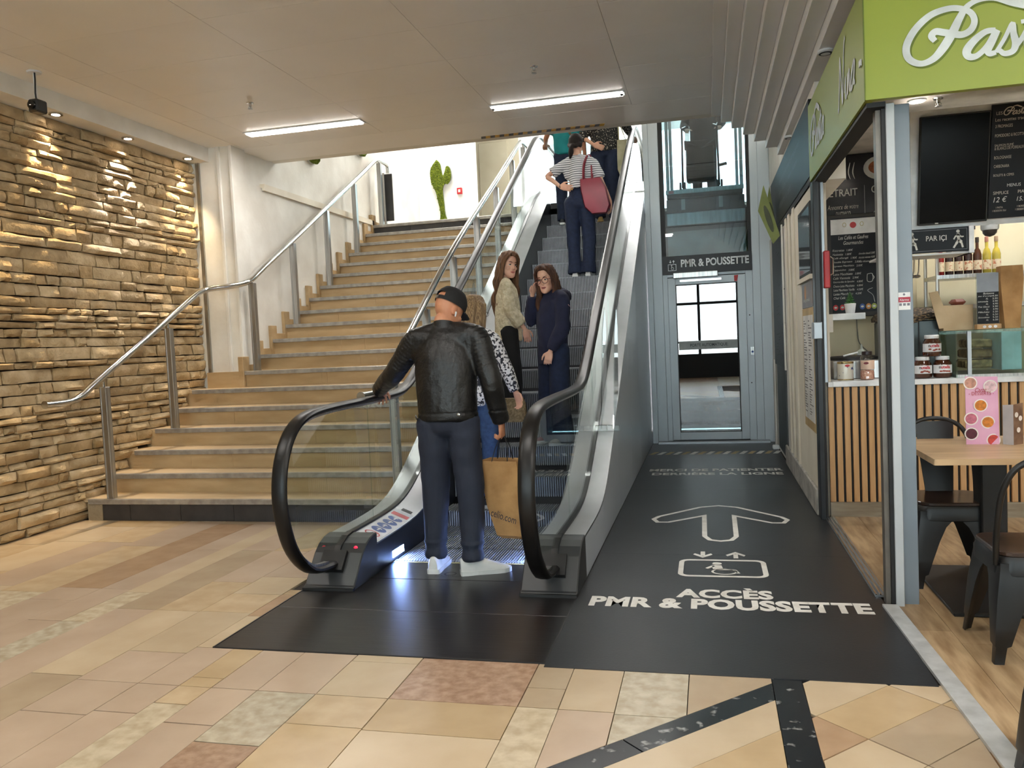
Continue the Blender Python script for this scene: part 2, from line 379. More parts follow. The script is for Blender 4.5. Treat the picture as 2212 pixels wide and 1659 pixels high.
def stone_mesh(y0, y1, z0, z1):
    g = .0035+rng.uniform(0, .004); n = 5; dep = rng.uniform(.012, .052); tilt = rng.uniform(-.016, .016); tilz = rng.uniform(-.02, .014)
    if rng.random() < .25: dep += .018
    ys = [y0+g+(y1-y0-2*g)*t for t in (0, .2, .5, .8, 1)]; zs = [z0+g*.8, z0+g+(z1-z0-2*g)*.3, z0+(z1-z0)*.68, z1-g*.8]
    vs = []
    for j, zz in enumerate(zs):
        for i, yy in enumerate(ys):
            e = (i in (0, 4)) or (j in (0, 3))
            d = dep+tilt*(i-2)/2+tilz*(j-1.5)/1.5+rng.uniform(-.009, .009)
            if e: d = d*.55-rng.uniform(0, .006)
            vs.append((-5.40-.035+d, yy+rng.uniform(-.5, .5)*g*1.6, zz+rng.uniform(-.4, .4)*g*1.8))
    k = len(vs); bnd = [0, 1, 2, 3, 4, 9, 14, 19, 18, 17, 16, 15, 10, 5]
    vs += [(-5.46, vs[b][1], vs[b][2]) for b in bnd]
    fs = [(j*5+i, j*5+i+1, j*5+i+6, j*5+i+5) for j in range(3) for i in range(4)]
    fs += [(bnd[(q+1) % 14], bnd[q], k+q, k+(q+1) % 14) for q in range(14)]
    return vs, fs
def vis_area(s_):
    c = [proj((-5.40, s_[a], s_[b])) for a, b in ((0, 2), (1, 2), (1, 3), (0, 3))]
    if any(p is None for p in c): return 0
    cx = sum(p[0] for p in c)/4; cy_ = sum(p[1] for p in c)/4
    if not (-20 < cx < 2212 and 0 < cy_ < 1659): return 0
    return abs(sum(c[i][0]*c[(i+1) % 4][1]-c[(i+1) % 4][0]*c[i][1] for i in range(4)))/2
stones.sort(key=vis_area, reverse=True)
rest = MB()
for i, s_ in enumerate(stones):
    vs_, fs_ = stone_mesh(*s_)
    if i < 300:
        MB().add(vs_, fs_).build('stone', SM[rng.randrange(4)], wall, smooth=1)
    else: rest.add(vs_, fs_)
o = rest.build('stones', SM[0], wall); o['kind'] = 'stuff'
# steel edge trim where the stone wall ends, white return wall and stairwell wall
tr = struct(MB().box(-5.36, -5.33, 7.93, 7.96, 1.2, 3.5).box(-5.335, -5.315, 7.925, 7.95, 1.2, 3.5).build('trim_2', m_steel))
wb = struct(MB().pz([(-5.5, 7.95), (-4.93, 7.95), (-4.93, 11.9), (-5.5, 11.9)], 0, 3.30).pz([(-5.5, 7.95), (-4.955, 7.95), (-4.955, 14.1), (-5.5, 14.1)], 3.30, 6.8).build('wall_stairwell', m_plaster))
MB().box(-5.10, -5.06, 7.93, 7.955, 1.2, 3.66).box(-4.95, -4.915, 7.93, 8.2, 1.2, 3.66).build('corner_bead', m_plaster, wb, bevel=.006)
MB().box(-4.96, -4.895, 8.55, 11.72, 3.27, 3.345).build('ledge', m_cream, wb)

# ---- stairs
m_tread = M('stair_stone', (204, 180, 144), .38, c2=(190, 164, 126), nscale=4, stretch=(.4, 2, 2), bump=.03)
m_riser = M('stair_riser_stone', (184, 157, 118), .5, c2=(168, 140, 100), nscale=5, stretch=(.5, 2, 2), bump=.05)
m_nose = M('stair_nosing_metal', (176, 172, 166), .42, .6, c2=(150, 146, 140), nscale=14)
stairs = thing('staircase', 'wide flight of beige stone stairs with metal nosings beside the escalator', 'stairs', (-3.8, 6.0, 0))
T, RZ = .3156, .1712
def zs(i): return .188+(i-1)*RZ
XR = -2.37
for i in range(1, 20):
    y = 6.0+(i-1)*T; xl = -5.46 if i < 7 else -4.90
    if i == 19: box('tread', m_tread, xl, XR, y+.03, y+.5, zs(i)-.035, zs(i), stairs)
    else: box('tread', m_tread, xl, XR, y+.045, y+T+.03, zs(i)-.03, zs(i), stairs)
    MB().box(xl+(.0 if i > 6 else .12), XR, y, y+.045, zs(i)-.042, zs(i)+.002).build('nosing', m_nose, stairs, bevel=.004)
    zb = 0 if i == 1 else zs(i-1)
    if i in (1, 19):
        box('riser', M('riser_backing', (70, 64, 58), .8), xl+.13 if i == 1 else xl, XR, y+.034, y+.06, zb, zs(i)-.03, stairs)
        cuts = [-5.21, -4.93, -4.43, -3.92, -3.42, -2.92, XR] if i == 1 else [xl, -4.3, -3.8, -3.3, -2.8, XR]
        for a, b in zip(cuts, cuts[1:]): box('dark_tile', m_dark, a+.002, b-.002, y+.025, y+.034, zb+.002, zs(i)-.04, stairs)
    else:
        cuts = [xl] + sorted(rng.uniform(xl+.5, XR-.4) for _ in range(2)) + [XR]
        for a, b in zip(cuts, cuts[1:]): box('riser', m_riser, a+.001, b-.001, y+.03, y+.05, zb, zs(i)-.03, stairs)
    if i >= 7:     # stone skirting blocks along the white wall
        MB().box(-4.955, -4.895, y-.02, y+.11, zs(i)-RZ, zs(i)+.16).build('skirting_block', m_riser, stairs, bevel=.004)
        MB().box(-4.95, -4.90, y+.11, y+T-.02, zs(i), zs(i)+.07).build('skirting_block', m_riser, stairs, bevel=.004)
box('broken_end_stone', M('rough_cement', (150, 134, 108), .9, bump=.4), -5.36, -5.21, 6.02, 6.06, 0, .15, stairs)
box('side_stone', m_riser, -5.36, -4.93, 7.90, 7.955, 1.04, 1.215, stairs)
# solid core so that nothing is hollow
MB().px([(6.2, 0), (11.9, 0), (11.9, 2.95), (11.66, 2.95)], -4.9, XR-.01).build('core', m_riser, stairs)

# ---- upper hall
m_upfloor = M('upper_floor_stone', (214, 208, 196), .3, c2=(200, 192, 178), nscale=3)
struct(box('floor', m_upfloor, -9, -2.37, 11.74, 20, 3.0, 3.268)); struct(box('floor', m_upfloor, -2.37, 4, 12.35, 20, 3.0, 3.268))
m_uw = M('upper_white_wall', (240, 240, 238), .7, nscale=2, c2=(232, 232, 230))
m_beige = M('upper_beige_wall', (226, 216, 192), .7, nscale=2, c2=(216, 204, 178))
struct(box('wall_back', m_uw, -9, -4.23, 14.0, 14.2, 3.27, 6.8)); struct(box('wall_pier', m_uw, -4.23, -3.94, 13.86, 14.3, 3.27, 6.8))
wbg = struct(box('wall_beige', m_beige, -5, -3.3, 16.0, 16.2, 3.27, 6.8)); MB().box(-4.35, -3.75, 15.97, 16.0, 3.27, 5.4).build('door_panel', m_beige, wbg, bevel=.008)
struct(box('wall_pillar', m_uw, -3.35, -2.95, 15.2, 15.6, 3.27, 6.8))
struct(box('wall_front', m_plaster, -5.5, 4, 8.77, 8.95, 3.66, 6.8))
struct(box('ceiling', m_uw, -9, 4, 8.77, 20, 6.8, 6.9)); struct(box('wall_far', m_uw, -9.2, -9, 11.6, 20, 3.27, 6.8)); struct(box('wall_right', m_uw, 3.2, 3.4, 8.77, 20, 3.27, 6.8))
for x, y in [(-4.4, 13.0), (-.5, 13.4), (-1.8, 16.5)]:  # bodies of the unseen panels added to light the upper hall
    t = thing('added_ceiling_lamp', 'unseen square ceiling panel added to brighten the upper hall', 'lamp', (x, y, 6.72), 'added panels of the upper hall')
    box('frame', m_white, x-.85, x+.85, y-.65, y+.65, 6.745, 6.80, t); box('diffuser', m_lampw, x-.8, x+.8, y-.6, y+.6, 6.735, 6.745, t)
# glazed shop front at the end of the upper hall
m_clear = glassmat('clear_glass', (238, 246, 246), 0, .06)
wf = struct(box('window_1', m_white, -3.0, 3.2, 18.9, 19.0, 6.0, 6.8))
for x in (-2.9, -1.6, -.3, 1.0, 2.3, 3.15): box('mullion', m_white, x-.05, x+.05, 18.9, 19, 3.27, 6.1, wf)
for a, b in zip((-2.9, -1.6, -.3, 1.0, 2.3), (-1.6, -.3, 1.0, 2.3, 3.15)): box('pane', m_clear, a+.05, b-.05, 18.94, 18.95, 3.27, 6.05, wf)
struct(box('wall_end', m_uw, -9, -3.0, 18.9, 19.1, 3.27, 6.8))
adm = M('pale_blue_poster', (178, 224, 238), .5, c2=(160, 212, 230), nscale=1.5)
ad = thing('advertising_panel', 'pale blue advertising panel with a white letter seen past the escalator top', 'sign', (-2.45, 15.3, 3.27))
box('board', adm, -3.25, -1.9, 15.0, 15.04, 3.27, 5.0, ad); box('base', m_white, -3.25, -1.9, 14.95, 15.09, 3.27, 3.34, ad)
text('A', 'lettering', m_white, ad, (-2.72, 14.998, 3.95), X, Z, width=.42, height=.38, bold=.02)
# green moss art on the white walls
m_moss = M('green_moss', (128, 142, 26), .95, c2=(70, 88, 12), nscale=60, bump=1.0, bscale=90); m_rim = M('moss_rim', (200, 202, 204), .5)
def moss(name, label, pts, fn, d0, d1, d2):
    t = thing(name, label, 'wall art', fn(*pts[0], d0)); t['group'] = 'moss wall art'
    c = smooth_curve([p+(0,) for p in pts]+[pts[0]+(0,)], 5)[:-1]; c = [(p[0], p[1]) for p in c]
    cx = sum(p[0] for p in c)/len(c); cz = sum(p[1] for p in c)/len(c)
    MB().prism([(cx+(a-cx)*1.06, cz+(b-cz)*1.03) for a, b in c], fn, d0, d1).build('rim', m_rim, t)
    o = MB().prism(c, fn, d1, d2).build('moss', m_moss, t)
    tuft = MB(); rr = random.Random(5)
    xs_ = [p[0] for p in c]; zs_ = [p[1] for p in c]
    for _ in range(900):
        a, b = rr.uniform(min(xs_), max(xs_)), rr.uniform(min(zs_), max(zs_))
        ins = False; j = len(c)-1
        for i in range(len(c)):
            if (c[i][1] > b) != (c[j][1] > b) and a < (c[j][0]-c[i][0])*(b-c[i][1])/(c[j][1]-c[i][1])+c[i][0]: ins = not ins
            j = i
        if ins:
            q = .014; tuft.add([fn(a-q, b-q, d2), fn(a+q, b-q, d2), fn(a, b+q, d2), fn(a+rr.uniform(-q, q), b-q*.6, d2+(d2-d1)*.5)], [(0, 1, 3), (1, 2, 3), (2, 0, 3)])
    tuft.build('moss_tufts', m_moss, t)['kind'] = 'stuff'
bk = lambda a, b, d: (a, 14.0-d, b)
moss('moss_artwork', 'tall twisting green moss shape with a rounded side lobe on white wall', [(-4.58, 4.69), (-4.70, 4.52), (-4.69, 4.30), (-4.62, 4.12), (-4.58, 3.93), (-4.55, 3.75), (-4.56, 3.45), (-4.36, 3.45), (-4.46, 3.70), (-4.48, 3.95), (-4.49, 4.15), (-4.46, 4.25), (-4.38, 4.26), (-4.325, 4.36), (-4.34, 4.52), (-4.40, 4.56), (-4.44, 4.46), (-4.475, 4.40), (-4.50, 4.50), (-4.52, 4.62)], bk, 0, .03, .06)
moss('moss_artwork', 'round green moss disc cut off by the ceiling, beside the tall moss shape', [(-5.17+.17*math.cos(a*R(36)), 5.10+.17*math.sin(a*R(36))) for a in range(10)], bk, 0, .03, .06)
sw = lambda a, b, d: (-4.955+d, a, b)
moss('moss_artwork', 'green moss disc on stairwell wall above the left handrail end', [(11.4+.26*math.cos(a*R(36)), 4.52+.26*math.sin(a*R(36))) for a in range(10)], sw, 0, .03, .06)
moss('moss_artwork', 'leftmost green moss disc high on stairwell wall, almost hidden by ceiling', [(9.85+.2*math.cos(a*R(36)), 4.04+.2*math.sin(a*R(36))) for a in range(10)], sw, 0, .03, .06)
al = thing('fire_alarm_box', 'small red fire alarm box on white pier upstairs', 'alarm', (-4.15, 13.86, 4.05))
m_red = M('red_plastic', (196, 36, 44), .4)
box('housing', m_red, -4.19, -4.10, 13.82, 13.86, 4.03, 4.14, al, bevel=.005); box('front_plate', m_white, -4.165, -4.125, 13.815, 13.82, 4.06, 4.11, al)
MB().tube([(-4.145, 13.85, 4.03), (-4.145, 13.85, 3.27)], .008).build('conduit', m_white, al)

# ---- rest of the hall, out of view: side and back walls, glazed entrance behind the camera
struct(box('wall_left', m_cream, -9.2, -9, -5, 2.5, 0, 3.66)); struct(box('wall_left', m_cream, -9, -5.5, 2.4, 2.5, 0, 3.66)); struct(box('wall_right', m_cream, 5.8, 6, -5, 4.2, 0, 3.66))
struct(box('floor', TM[5], -9, -5.5, -9, 2.5, -.012, 0))
wbk = struct(box('wall_rear', m_cream, -9, 6, -5.2, -5, 3.35, 3.66))
for a, b in ((-9, -5), (4.5, 6)): box('wall_panel', m_cream, a, b, -5.2, -5, 0, 3.35, wbk)
w2 = struct(box('window_2', m_blackmat, -5, 4.5, -5.12, -5.06, 3.27, 3.35))
for i in range(9): box('mullion', m_blackmat, -5+i*1.1875-.04, -5+i*1.1875+.04, -5.13, -5.05, 0, 3.3, w2)
box('transom', m_blackmat, -5, 4.5, -5.12, -5.06, 2.3, 2.38, w2); box('transom', m_blackmat, -5, 4.5, -5.12, -5.06, 1.1, 1.16, w2)
for i in range(8): box('pane', m_clear, -5+i*1.1875+.04, -5+(i+1)*1.1875-.04, -5.1, -5.09, .75, 3.27, w2)
box('added_dado', m_blackmat, -5, 4.5, -5.14, -5.04, 0, .75, w2)  # unseen solid base, added to darken the lower lift door reflection
for nm, loc, sx, sy, rot in (('entrance_portal', (-.25, -5.0, 2.0), 9.5, 2.5, (R(90), 0, 0)), ('facade_portal', (.1, 18.8, 4.7), 6.0, 2.8, (R(-90), 0, 0))):
    p = area(nm, loc, sx, sy, 10, rot=rot); p.data.cycles.is_portal = True
# ---- strip lights of the hall, the unseen ones added
for i, (x, y) in enumerate(HALL):
    lab = ['strip light recessed in the ceiling near the stone wall, left of two', 'strip light recessed in ceiling above the escalator'][i] if i < 2 else 'unseen strip light added in the ceiling to brighten the hall'
    t = thing('strip_light', lab, 'lamp', (x, y, 3.62), 'ceiling strip lights' if i < 2 else 'added hall ceiling lights')
    wd = .075 if i < 2 else .14
    MB().box(x-.64, x+.64, y-wd, y+wd, 3.640, 3.649).build('housing', m_white, t); box('diffuser', m_lampw, x-.62, x+.62, y-wd+.02, y+wd-.02, 3.630, 3.640, t)
    if i == 1:
        box('end_clip', m_blackmat, x+.60, x+.625, y-.03, y+.03, 3.626, 3.631, t); box('end_clip', m_blackmat, x-.625, x-.60, y-.03, y+.03, 3.626, 3.631, t)
# downlights over the stone wall: warm, white, warm, plus an added unseen one
for i, (y, c, pw, nm) in enumerate([(5.896, (1, .77, .45), 95, 'warm downlight over the stone wall, nearest the security camera'), (6.775, (.92, .92, 1), 120, 'cool white downlight over the stone wall, middle of three'), (7.693, (1, .77, .45), 95, 'warm downlight over the stone wall, nearest the white corner'), (5.0, (1, .72, .36), 95, None)]):
    t = thing('downlight', nm or 'unseen warm downlight added to light the nearer wall stones', 'lamp', (-5.28, y, 3.5), 'downlights over the stone wall')
    MB().lathe([(.055, 0), (.055, -.012), (.036, -.012), (.036, -.004)], (-5.28, y, 3.499), 20).build('rim', m_steel2, t, smooth=1)
    MB().lathe([(.033, -.002), (.033, -.0055), (.001, -.0055)], (-5.28, y, 3.499), 16).build('lamp_face', m_spotw, t)
    spot('downlight_lamp', (-5.28, y, 3.475), (-5.52, y-.02, 2.0), pw*(.9 if i != 1 else .7), c, 66, .8, .02)
# hazard tape on the ceiling edge
hz = thing('hazard_tape', 'black and yellow hazard tape along the ceiling edge above the escalator', 'tape', (-1.65, 8.74, 3.64))
m_yel = M('yellow_tape', (214, 164, 30), .5, c2=(180, 130, 24), nscale=20); m_bt = M('black_tape', (26, 24, 22), .5)
for k in range(26):
    x = -2.33+k*.052
    MB().prism([(x, 8.70), (x+.052, 8.70), (x+.032, 8.775), (x-.02, 8.775)], lambda a, b, d: (a, b, d), 3.644, 3.6495).build('stripe', m_yel if k % 2 else m_bt, hz)
# sprinklers, camera
def sprinkler(x, y, z, lab):
    t = thing('sprinkler', lab, 'sprinkler', (x, y, z), 'ceiling sprinklers')
    MB().lathe([(.035, 0), (.03, -.006), (.014, -.008), (.012, -.03), (.006, -.034), (.006, -.05)], (x, y, z), 14).build('body', m_steel2, t, smooth=1)
    d = MB().lathe([(.006, -.05), (.022, -.052), (.022, -.055), (.004, -.056)], (x, y, z), 14); 
    for k in range(2): d.tube([(x+.013*(1 if k else -1), y, z-.03), (x+.017*(1 if k else -1), y, z-.04), (x+.008*(1 if k else -1), y, z-.052)], .003, 6)
    d.build('deflector', m_steel, t)
sprinkler(-3.925, 6.694, 3.65, 'sprinkler head in the ceiling above the left strip light'); sprinkler(-1.315, 6.686, 3.65, 'sprinkler head in the ceiling above the escalator strip light')
t = thing('security_camera', 'small black security camera hanging from a white ceiling bracket', 'camera', (-4.98, 5.375, 3.65))
MB().lathe([(.055, 0), (.05, -.012), (.018, -.014)], (-4.98, 5.375, 3.65), 18).build('ceiling_plate', m_white, t, smooth=1)
MB().tube([(-4.98, 5.375, 3.645), (-4.98, 5.375, 3.45)], .011).build('stem', m_white, t, smooth=1)
MB().tube([(-4.965, 5.36, 3.64), (-4.955, 5.35, 3.58), (-4.957, 5.345, 3.48), (-4.965, 5.36, 3.41)], .006).build('cable', m_blackmat, t, smooth=1)
b = MB().box(-5.025, -4.935, 5.33, 5.44, 3.335, 3.435).build('housing', m_blackmat, t, bevel=.012); MB().lathe([(.03, 0), (.032, .02), (.02, .022)], (-4.975, 5.33, 3.385), 16, 'y').build('lens', M('dark_lens', (8, 8, 10), .08), b, smooth=1)
# ================================================================== HANDRAILS OF THE STAIRS
def rail(label, tube_pts, posts, side):
    t = thing('stair_handrail', label, 'handrail', (posts[0][0], posts[0][1], posts[0][2]))
    t['group'] = 'steel stair handrails'
    MB().tube(tube_pts, .030, 14).build('rail_tube', m_steel2, t, smooth=1)
    e = Vector(tube_pts[0]); d = (e-Vector(tube_pts[1])).normalized()
    MB().tube([e, e+d*.012], .033, 14).build('end_cap', m_steel2, t, smooth=1)
    for x, y, z0, z1 in posts:
        p = MB().box(x-.032, x-.018, y-.03, y+.03, z0, z1).box(x+.018, x+.032, y-.03, y+.03, z0, z1).box(x-.02, x+.02, y-.026, y-.014, z0, z1)
        po = p.build('post', m_steel, t, bevel=.002)
        MB().tube([(x, y, z1-.02), (x, y-.01, z1+.05)], .009).build('bracket', m_steel2, po)
    return t
def railz(y): return 1.045+.5425*(y-6.0)
xl, xu = -5.15, -4.80
pts = smooth_curve([(xl, 5.42, 1.07), (xl, 5.66, 1.075), (xl, 5.80, 1.11), (xl, 6.0, 1.225), (xl, 6.7, 1.605), (xl, 7.25, 1.91), (xl, 7.52, 2.055), (xl+.05, 7.66, 2.105), (xl+.2, 7.78, 2.13), (xu-.05, 7.90, 2.16), (xu, 8.0, 2.21), (xu, 8.25, 2.35), (xu, 9.0, 2.76), (xu, 10.0, 3.31), (xu, 11.0, 3.86), (xu, 11.55, 4.17), (xu, 11.68, 4.235), (xu, 11.78, 4.255), (xu, 12.06, 4.26), (xu, 12.12, 4.25), (xu, 12.14, 4.2), (xu, 12.14, 4.13)], 4)
rail('long steel handrail on the left flight, in front of the stone wall', [tuple(p) for p in pts],
     [(xl, 6.08, zs(1), 1.17), (xl, 7.01, zs(4), 1.69), (xu, 8.0, zs(7), 2.17), (xu, 8.95, zs(10), 2.70), (xu, 9.90, zs(13), 3.22), (xu, 10.83, zs(16), 3.73), (xu, 11.80, zs(19), 4.22)], 1)
xr = -2.47
pts = smooth_curve([(xr, 5.50, 1.055), (xr, 5.78, 1.06), (xr, 5.92, 1.10), (xr, 6.1, 1.24), (xr, 6.6, 1.545), (xr, 8.0, 2.41), (xr, 10.0, 3.475), (xr, 11.2, 4.13), (xr, 11.38, 4.205), (xr, 11.5, 4.225), (xr, 11.75, 4.225), (xr, 11.82, 4.21), (xr, 11.85, 4.15), (xr, 11.85, 4.06)], 4)
rail('steel handrail running up the stairs right beside the escalator', [tuple(p) for p in pts],
     [(xr, 6.12, zs(1), 1.19), (xr, 7.0, zs(4), 1.73), (xr, 7.9, zs(7), 2.28), (xr, 8.85, zs(10), 2.80), (xr, 9.8, zs(13), 3.30), (xr, 10.75, zs(16), 3.82), (xr, 11.5, zs(18), 4.16)], -1)
for x0, x1, y, lab in ((-4.83, -4.66, 11.95, 'dark upright panel at top of the left stair handrail'), (-2.52, -2.38, 12.0, 'dark upright panel at top of the handrail beside the escalator')):
    t = thing('glass_guard_panel', lab, 'panel', (x0, y, 3.27)); t['group'] = 'dark guard panels'
    MB().box(x0, x1, y, y+.03, 3.36, 4.08).build('panel', M('dark_grey_panel', (58, 58, 58), .35), t, bevel=.004)
    MB().box(x0+.02, x0+.05, y-.01, y+.04, 3.27, 4.1).build('post', m_steel, t)

# ================================================================== ESCALATOR
def sp(x, w_): return w_*math.log(1+math.exp(min(x/w_, 60)))
def prof(y, zlo, ylo, zhi, w_=.085):
    a = zlo+sp((y-ylo)*.5774, w_)
    return zhi-sp(zhi-a, w_)
ZH = lambda y: prof(y, 1.05, 5.72, 4.24, .06)
ZD = lambda y: prof(y, .255, 5.60, 3.53)
esc = thing('escalator', 'glass-sided escalator with black handrails carrying people up from hall', 'escalator', (-1.545, 4.28, 0))
m_deck = M('escalator_deck_metal', (180, 183, 186), .36, .5, c2=(166, 168, 170), nscale=3)
m_skirt = M('escalator_skirt_black', (14, 15, 19), .28, c2=(20, 21, 26), nscale=3)
m_cap = M('newel_cap_plastic', (52, 54, 56), .42, c2=(46, 48, 50), nscale=5)
m_clad = M('escalator_cladding', (206, 213, 221), .30, .25, c2=(198, 206, 215), nscale=2, stretch=(4, .5, .5))
m_belt = M('handrail_rubber', (15, 14, 14), .36, c2=(20, 19, 19), nscale=3, spec=.35)
m_eglass = glassmat('balustrade_glass', (243, 248, 246), 0, .08)
m_step = M('escalator_step_metal', (168, 172, 178), .45, .35, c2=(150, 154, 160), nscale=8)
m_groove = M('step_groove_dark', (34, 35, 38), .6)
m_edgey = M('comb_yellow_edge', (222, 206, 140), .5)
YS = [4.62+.09*i for i in range(16)]+[6.1+.4*i for i in range(14)]+[11.4+.12*i for i in range(12)]
def strip(name, mat, xa, xb, fa, fb, ys, parent, th=.012):
    """a sloping strip following the balustrade: cross-section from (xa, fa(y)) to (xb, fb(y))"""
    mb = MB(); rings = []
    for y in ys: rings.append([(xa, y, fa(y)), (xb, y, fb(y)), (xb, y, fb(y)-th), (xa, y, fa(y)-th)])
    mb.loft(rings); return mb.build(name, mat, parent, smooth=1)
for sd in (-1, 1):
    s_ = (lambda x: -1.545+x) if sd == 1 else (lambda x: -1.545-x)
    xc, xo, xi, xs_ = s_(.665), s_(.81), s_(.50), s_(.498)
    strip('outer_deck', m_deck, s_(.685), xo, ZD, lambda y: ZD(y)-.004, YS, esc)
    strip('inner_deck', m_deck, s_(.645), xi, lambda y: ZD(y)-.002, lambda y: ZD(y)-.062, YS, esc)
    strip('glass_gasket', m_black, s_(.645), s_(.685), lambda y: ZD(y)+.012, lambda y: ZD(y)+.012, YS, esc, .03)
    # skirt (dark panel beside the steps) and outer cladding
    mb = MB(); ys = [4.36, 4.45, 4.55]+YS
    mb.loft([[(xi, y, (ZD(y)-.07) if y >= 4.6 else max(.02, (y-4.28)*.62)), (s_(.508), y, (ZD(y)-.07) if y >= 4.6 else max(.02, (y-4.28)*.62)), (s_(.508), y, max(-.02, ZD(y)-.62)), (xi, y, max(-.02, ZD(y)-.62))] for y in ys]); mb.build('skirt_panel', m_skirt, esc)
    if sd == 1:
        cuts = [4.60, 5.55, 6.6, 7.7, 8.8, 9.9, 11.0, 12.4]
        for a, b in zip(cuts, cuts[1:]):
            yy = [a+(b-a)*k/6 for k in range(7)]
            MB().loft([[(xo-.012, y, ZD(y)-.008), (xo, y, ZD(y)-.008), (xo, y, .002 if y < 6.6 else 0), (xo-.012, y, 0)] for y in [a+.002]+yy[1:-1]+[b-.002]]).build('cladding_panel', m_clad, esc)
    else:
        MB().loft([[(xo+.012, y, ZD(y)-.008), (xo, y, ZD(y)-.008), (xo, y, 0), (xo+.012, y, 0)] for y in YS]).build('cladding_panel', m_clad, esc)
    # newel cap: sloping moulded end with the handrail inlet
    def rp(p): return [(p[0], p[1]), (p[2], p[3])]
    pr = [(4.28, 0), (4.28, .022), (4.30, .03), (4.44, .185), (4.50, .228), (4.56, .25), (4.62, .258), (4.66, .258), (4.66, 0)]
    xa, xb = sorted((s_(.495), s_(.812)))
    cap = MB().px(pr, xa, xb).build('newel_cap', m_cap, esc, bevel=.006)
    MB().px([(4.27, 0), (4.27, .018), (4.30, .022), (4.30, 0)], xa-.002, xb+.002).build('foot_strip', m_blackmat, cap)
    fr = Vector((0, 4.30-4.44, .03-.185)).normalized()
    MB().px([(4.365, .075), (4.335, .11), (4.425, .205), (4.455, .17)], xc-.075, xc+.075).build('inlet_brush', m_blackmat, cap)
    MB().px([(4.40, .15), (4.47, .222), (4.56, .262), (4.64, .27), (4.64, .255), (4.47, .2), (4.41, .14)], s_(.645) if sd == 1 else s_(.685), s_(.685) if sd == 1 else s_(.645)).build('gasket_end', m_black, cap)
    ind = MB(); ind.lathe([(.013, 0), (.012, .006), (.002, .009)], (s_(.555), 4.475, .205), 14, 'y'); ind.build('signal_lamp', M('red_signal', (200, 20, 40), .3, emit=(230, 20, 50), es=2.0 if sd == -1 else .2), cap)
    # handrail belt: C loop round the lower and upper newel
    loop = [(4.44, .145), (4.30, .15), (4.10, .19), (3.93, .33), (3.85, .50), (3.83, .66), (3.87, .82), (3.97, .95), (4.12, 1.02), (4.35, 1.045), (4.8, 1.05)]
    loop = [(a, b) for a, b in loop]+[(y, ZH(y)) for y in (5.1, 5.3, 5.5, 5.65, 5.8, 5.95, 6.1, 6.3, 6.6, 7.2, 8, 9, 10, 10.6, 10.9, 11.1, 11.3, 11.5, 11.7, 11.9, 12.2)]+[(12.5, 4.235), (12.72, 4.20), (12.88, 4.08), (12.95, 3.9), (12.92, 3.72), (12.8, 3.58), (12.6, 3.52)]
    sm = [(p[0], p[1]) for p in smooth_curve([(a, b, 0) for a, b in loop], 4)]
    rings = []
    for i, (y, z) in enumerate(sm):
        a = sm[max(i-1, 0)]; b = sm[min(i+1, len(sm)-1)]; d = math.hypot(b[0]-a[0], b[1]-a[1]); ty, tz = (b[0]-a[0])/d, (b[1]-a[1])/d
        ny, nz = -tz, ty     # outward
        sec = [(-.028, -.006), (-.042, .004), (-.043, .016), (-.034, .027), (-.018, .031), (.018, .031), (.034, .027), (.043, .016), (.042, .004), (.028, -.006)]
        rings.append([(xc+u, y+ny*v, z+nz*v) for u, v in sec])
    MB().loft(rings).build('handrail_belt', m_belt, esc, smooth=1)
    rings = []
    for i, (y, z) in enumerate(sm[4:-4]):
        i += 4; a = sm[i-1]; b = sm[i+1]; d = math.hypot(b[0]-a[0], b[1]-a[1]); ny, nz = -(b[1]-a[1])/d, (b[0]-a[0])/d
        rings.append([(xc+u, y+ny*v, z+nz*v) for u, v in [(-.016, -.02), (-.016, -.004), (.016, -.004), (.016, -.02)]])
    MB().loft(rings).build('handrail_guide', m_steel, esc, smooth=1)
    # glass panels between belt and deck, each its own pane
    top = [(y, z) for y, z in sm if True]
    low = [(y, z) for (y, z) in sm if y < 5.0 and z < 1.06]
    poly = [(p[0]+.012, p[1]) if p[0] < 4 else p for p in low if p[1] > .30] 
    poly = [(4.42, .235)]+poly+[(5.0, 1.03), (5.0, ZD(5.0)+.01), (4.62, .262)]
    MB().px(poly, xc-.005, xc+.005).build('glass_panel', m_eglass, esc)
    for a, b in zip((5.0, 6.25, 7.5, 8.75, 10.0, 11.2), (6.25, 7.5, 8.75, 10.0, 11.2, 12.4)):
        yy = [a+.003+(b-a-.006)*k/10 for k in range(11)]
        MB().px([(y, ZD(y)+.01) for y in yy]+[(y, ZH(y)-.012) for y in yy[::-1]], xc-.005, xc+.005).build('glass_panel', m_eglass, esc)
    MB().px([(12.4, 3.54), (12.4, 4.22), (12.72, 4.18), (12.86, 4.06), (12.93, 3.9), (12.9, 3.72), (12.78, 3.58)], xc-.005, xc+.005).build('glass_panel', m_eglass, esc)
    MB().px([(12.35, 3.27), (12.35, 3.53), (12.55, 3.53), (12.8, 3.3), (12.8, 3.27)], xa, xb).build('newel_cap', m_cap, esc, bevel=.006)
    # step light
    if sd == -1:
        lx = s_(.4975)
        MB().px([(4.906, .028), (5.10, .024), (5.10, .068), (4.906, .072)], lx-.004, lx).build('step_light', M('blue_white_led', (200, 220, 255), .3, emit=(130, 170, 255), es=60), esc)
        dd = area('step_light_lamp', (lx+.012, 5.0, .049), .04, .18, 2.2, (.35, .5, 1), (0, R(-90), 0))
    else:
        lx = s_(.4975)
        MB().px([(4.906, .028), (5.10, .024), (5.10, .068), (4.906, .072)], lx, lx+.004).build('step_light', MATS['blue_white_led'], esc)
        area('step_light_lamp', (lx-.012, 5.0, .049), .04, .18, 2.2, (.35, .5, 1), (0, R(90), 0))
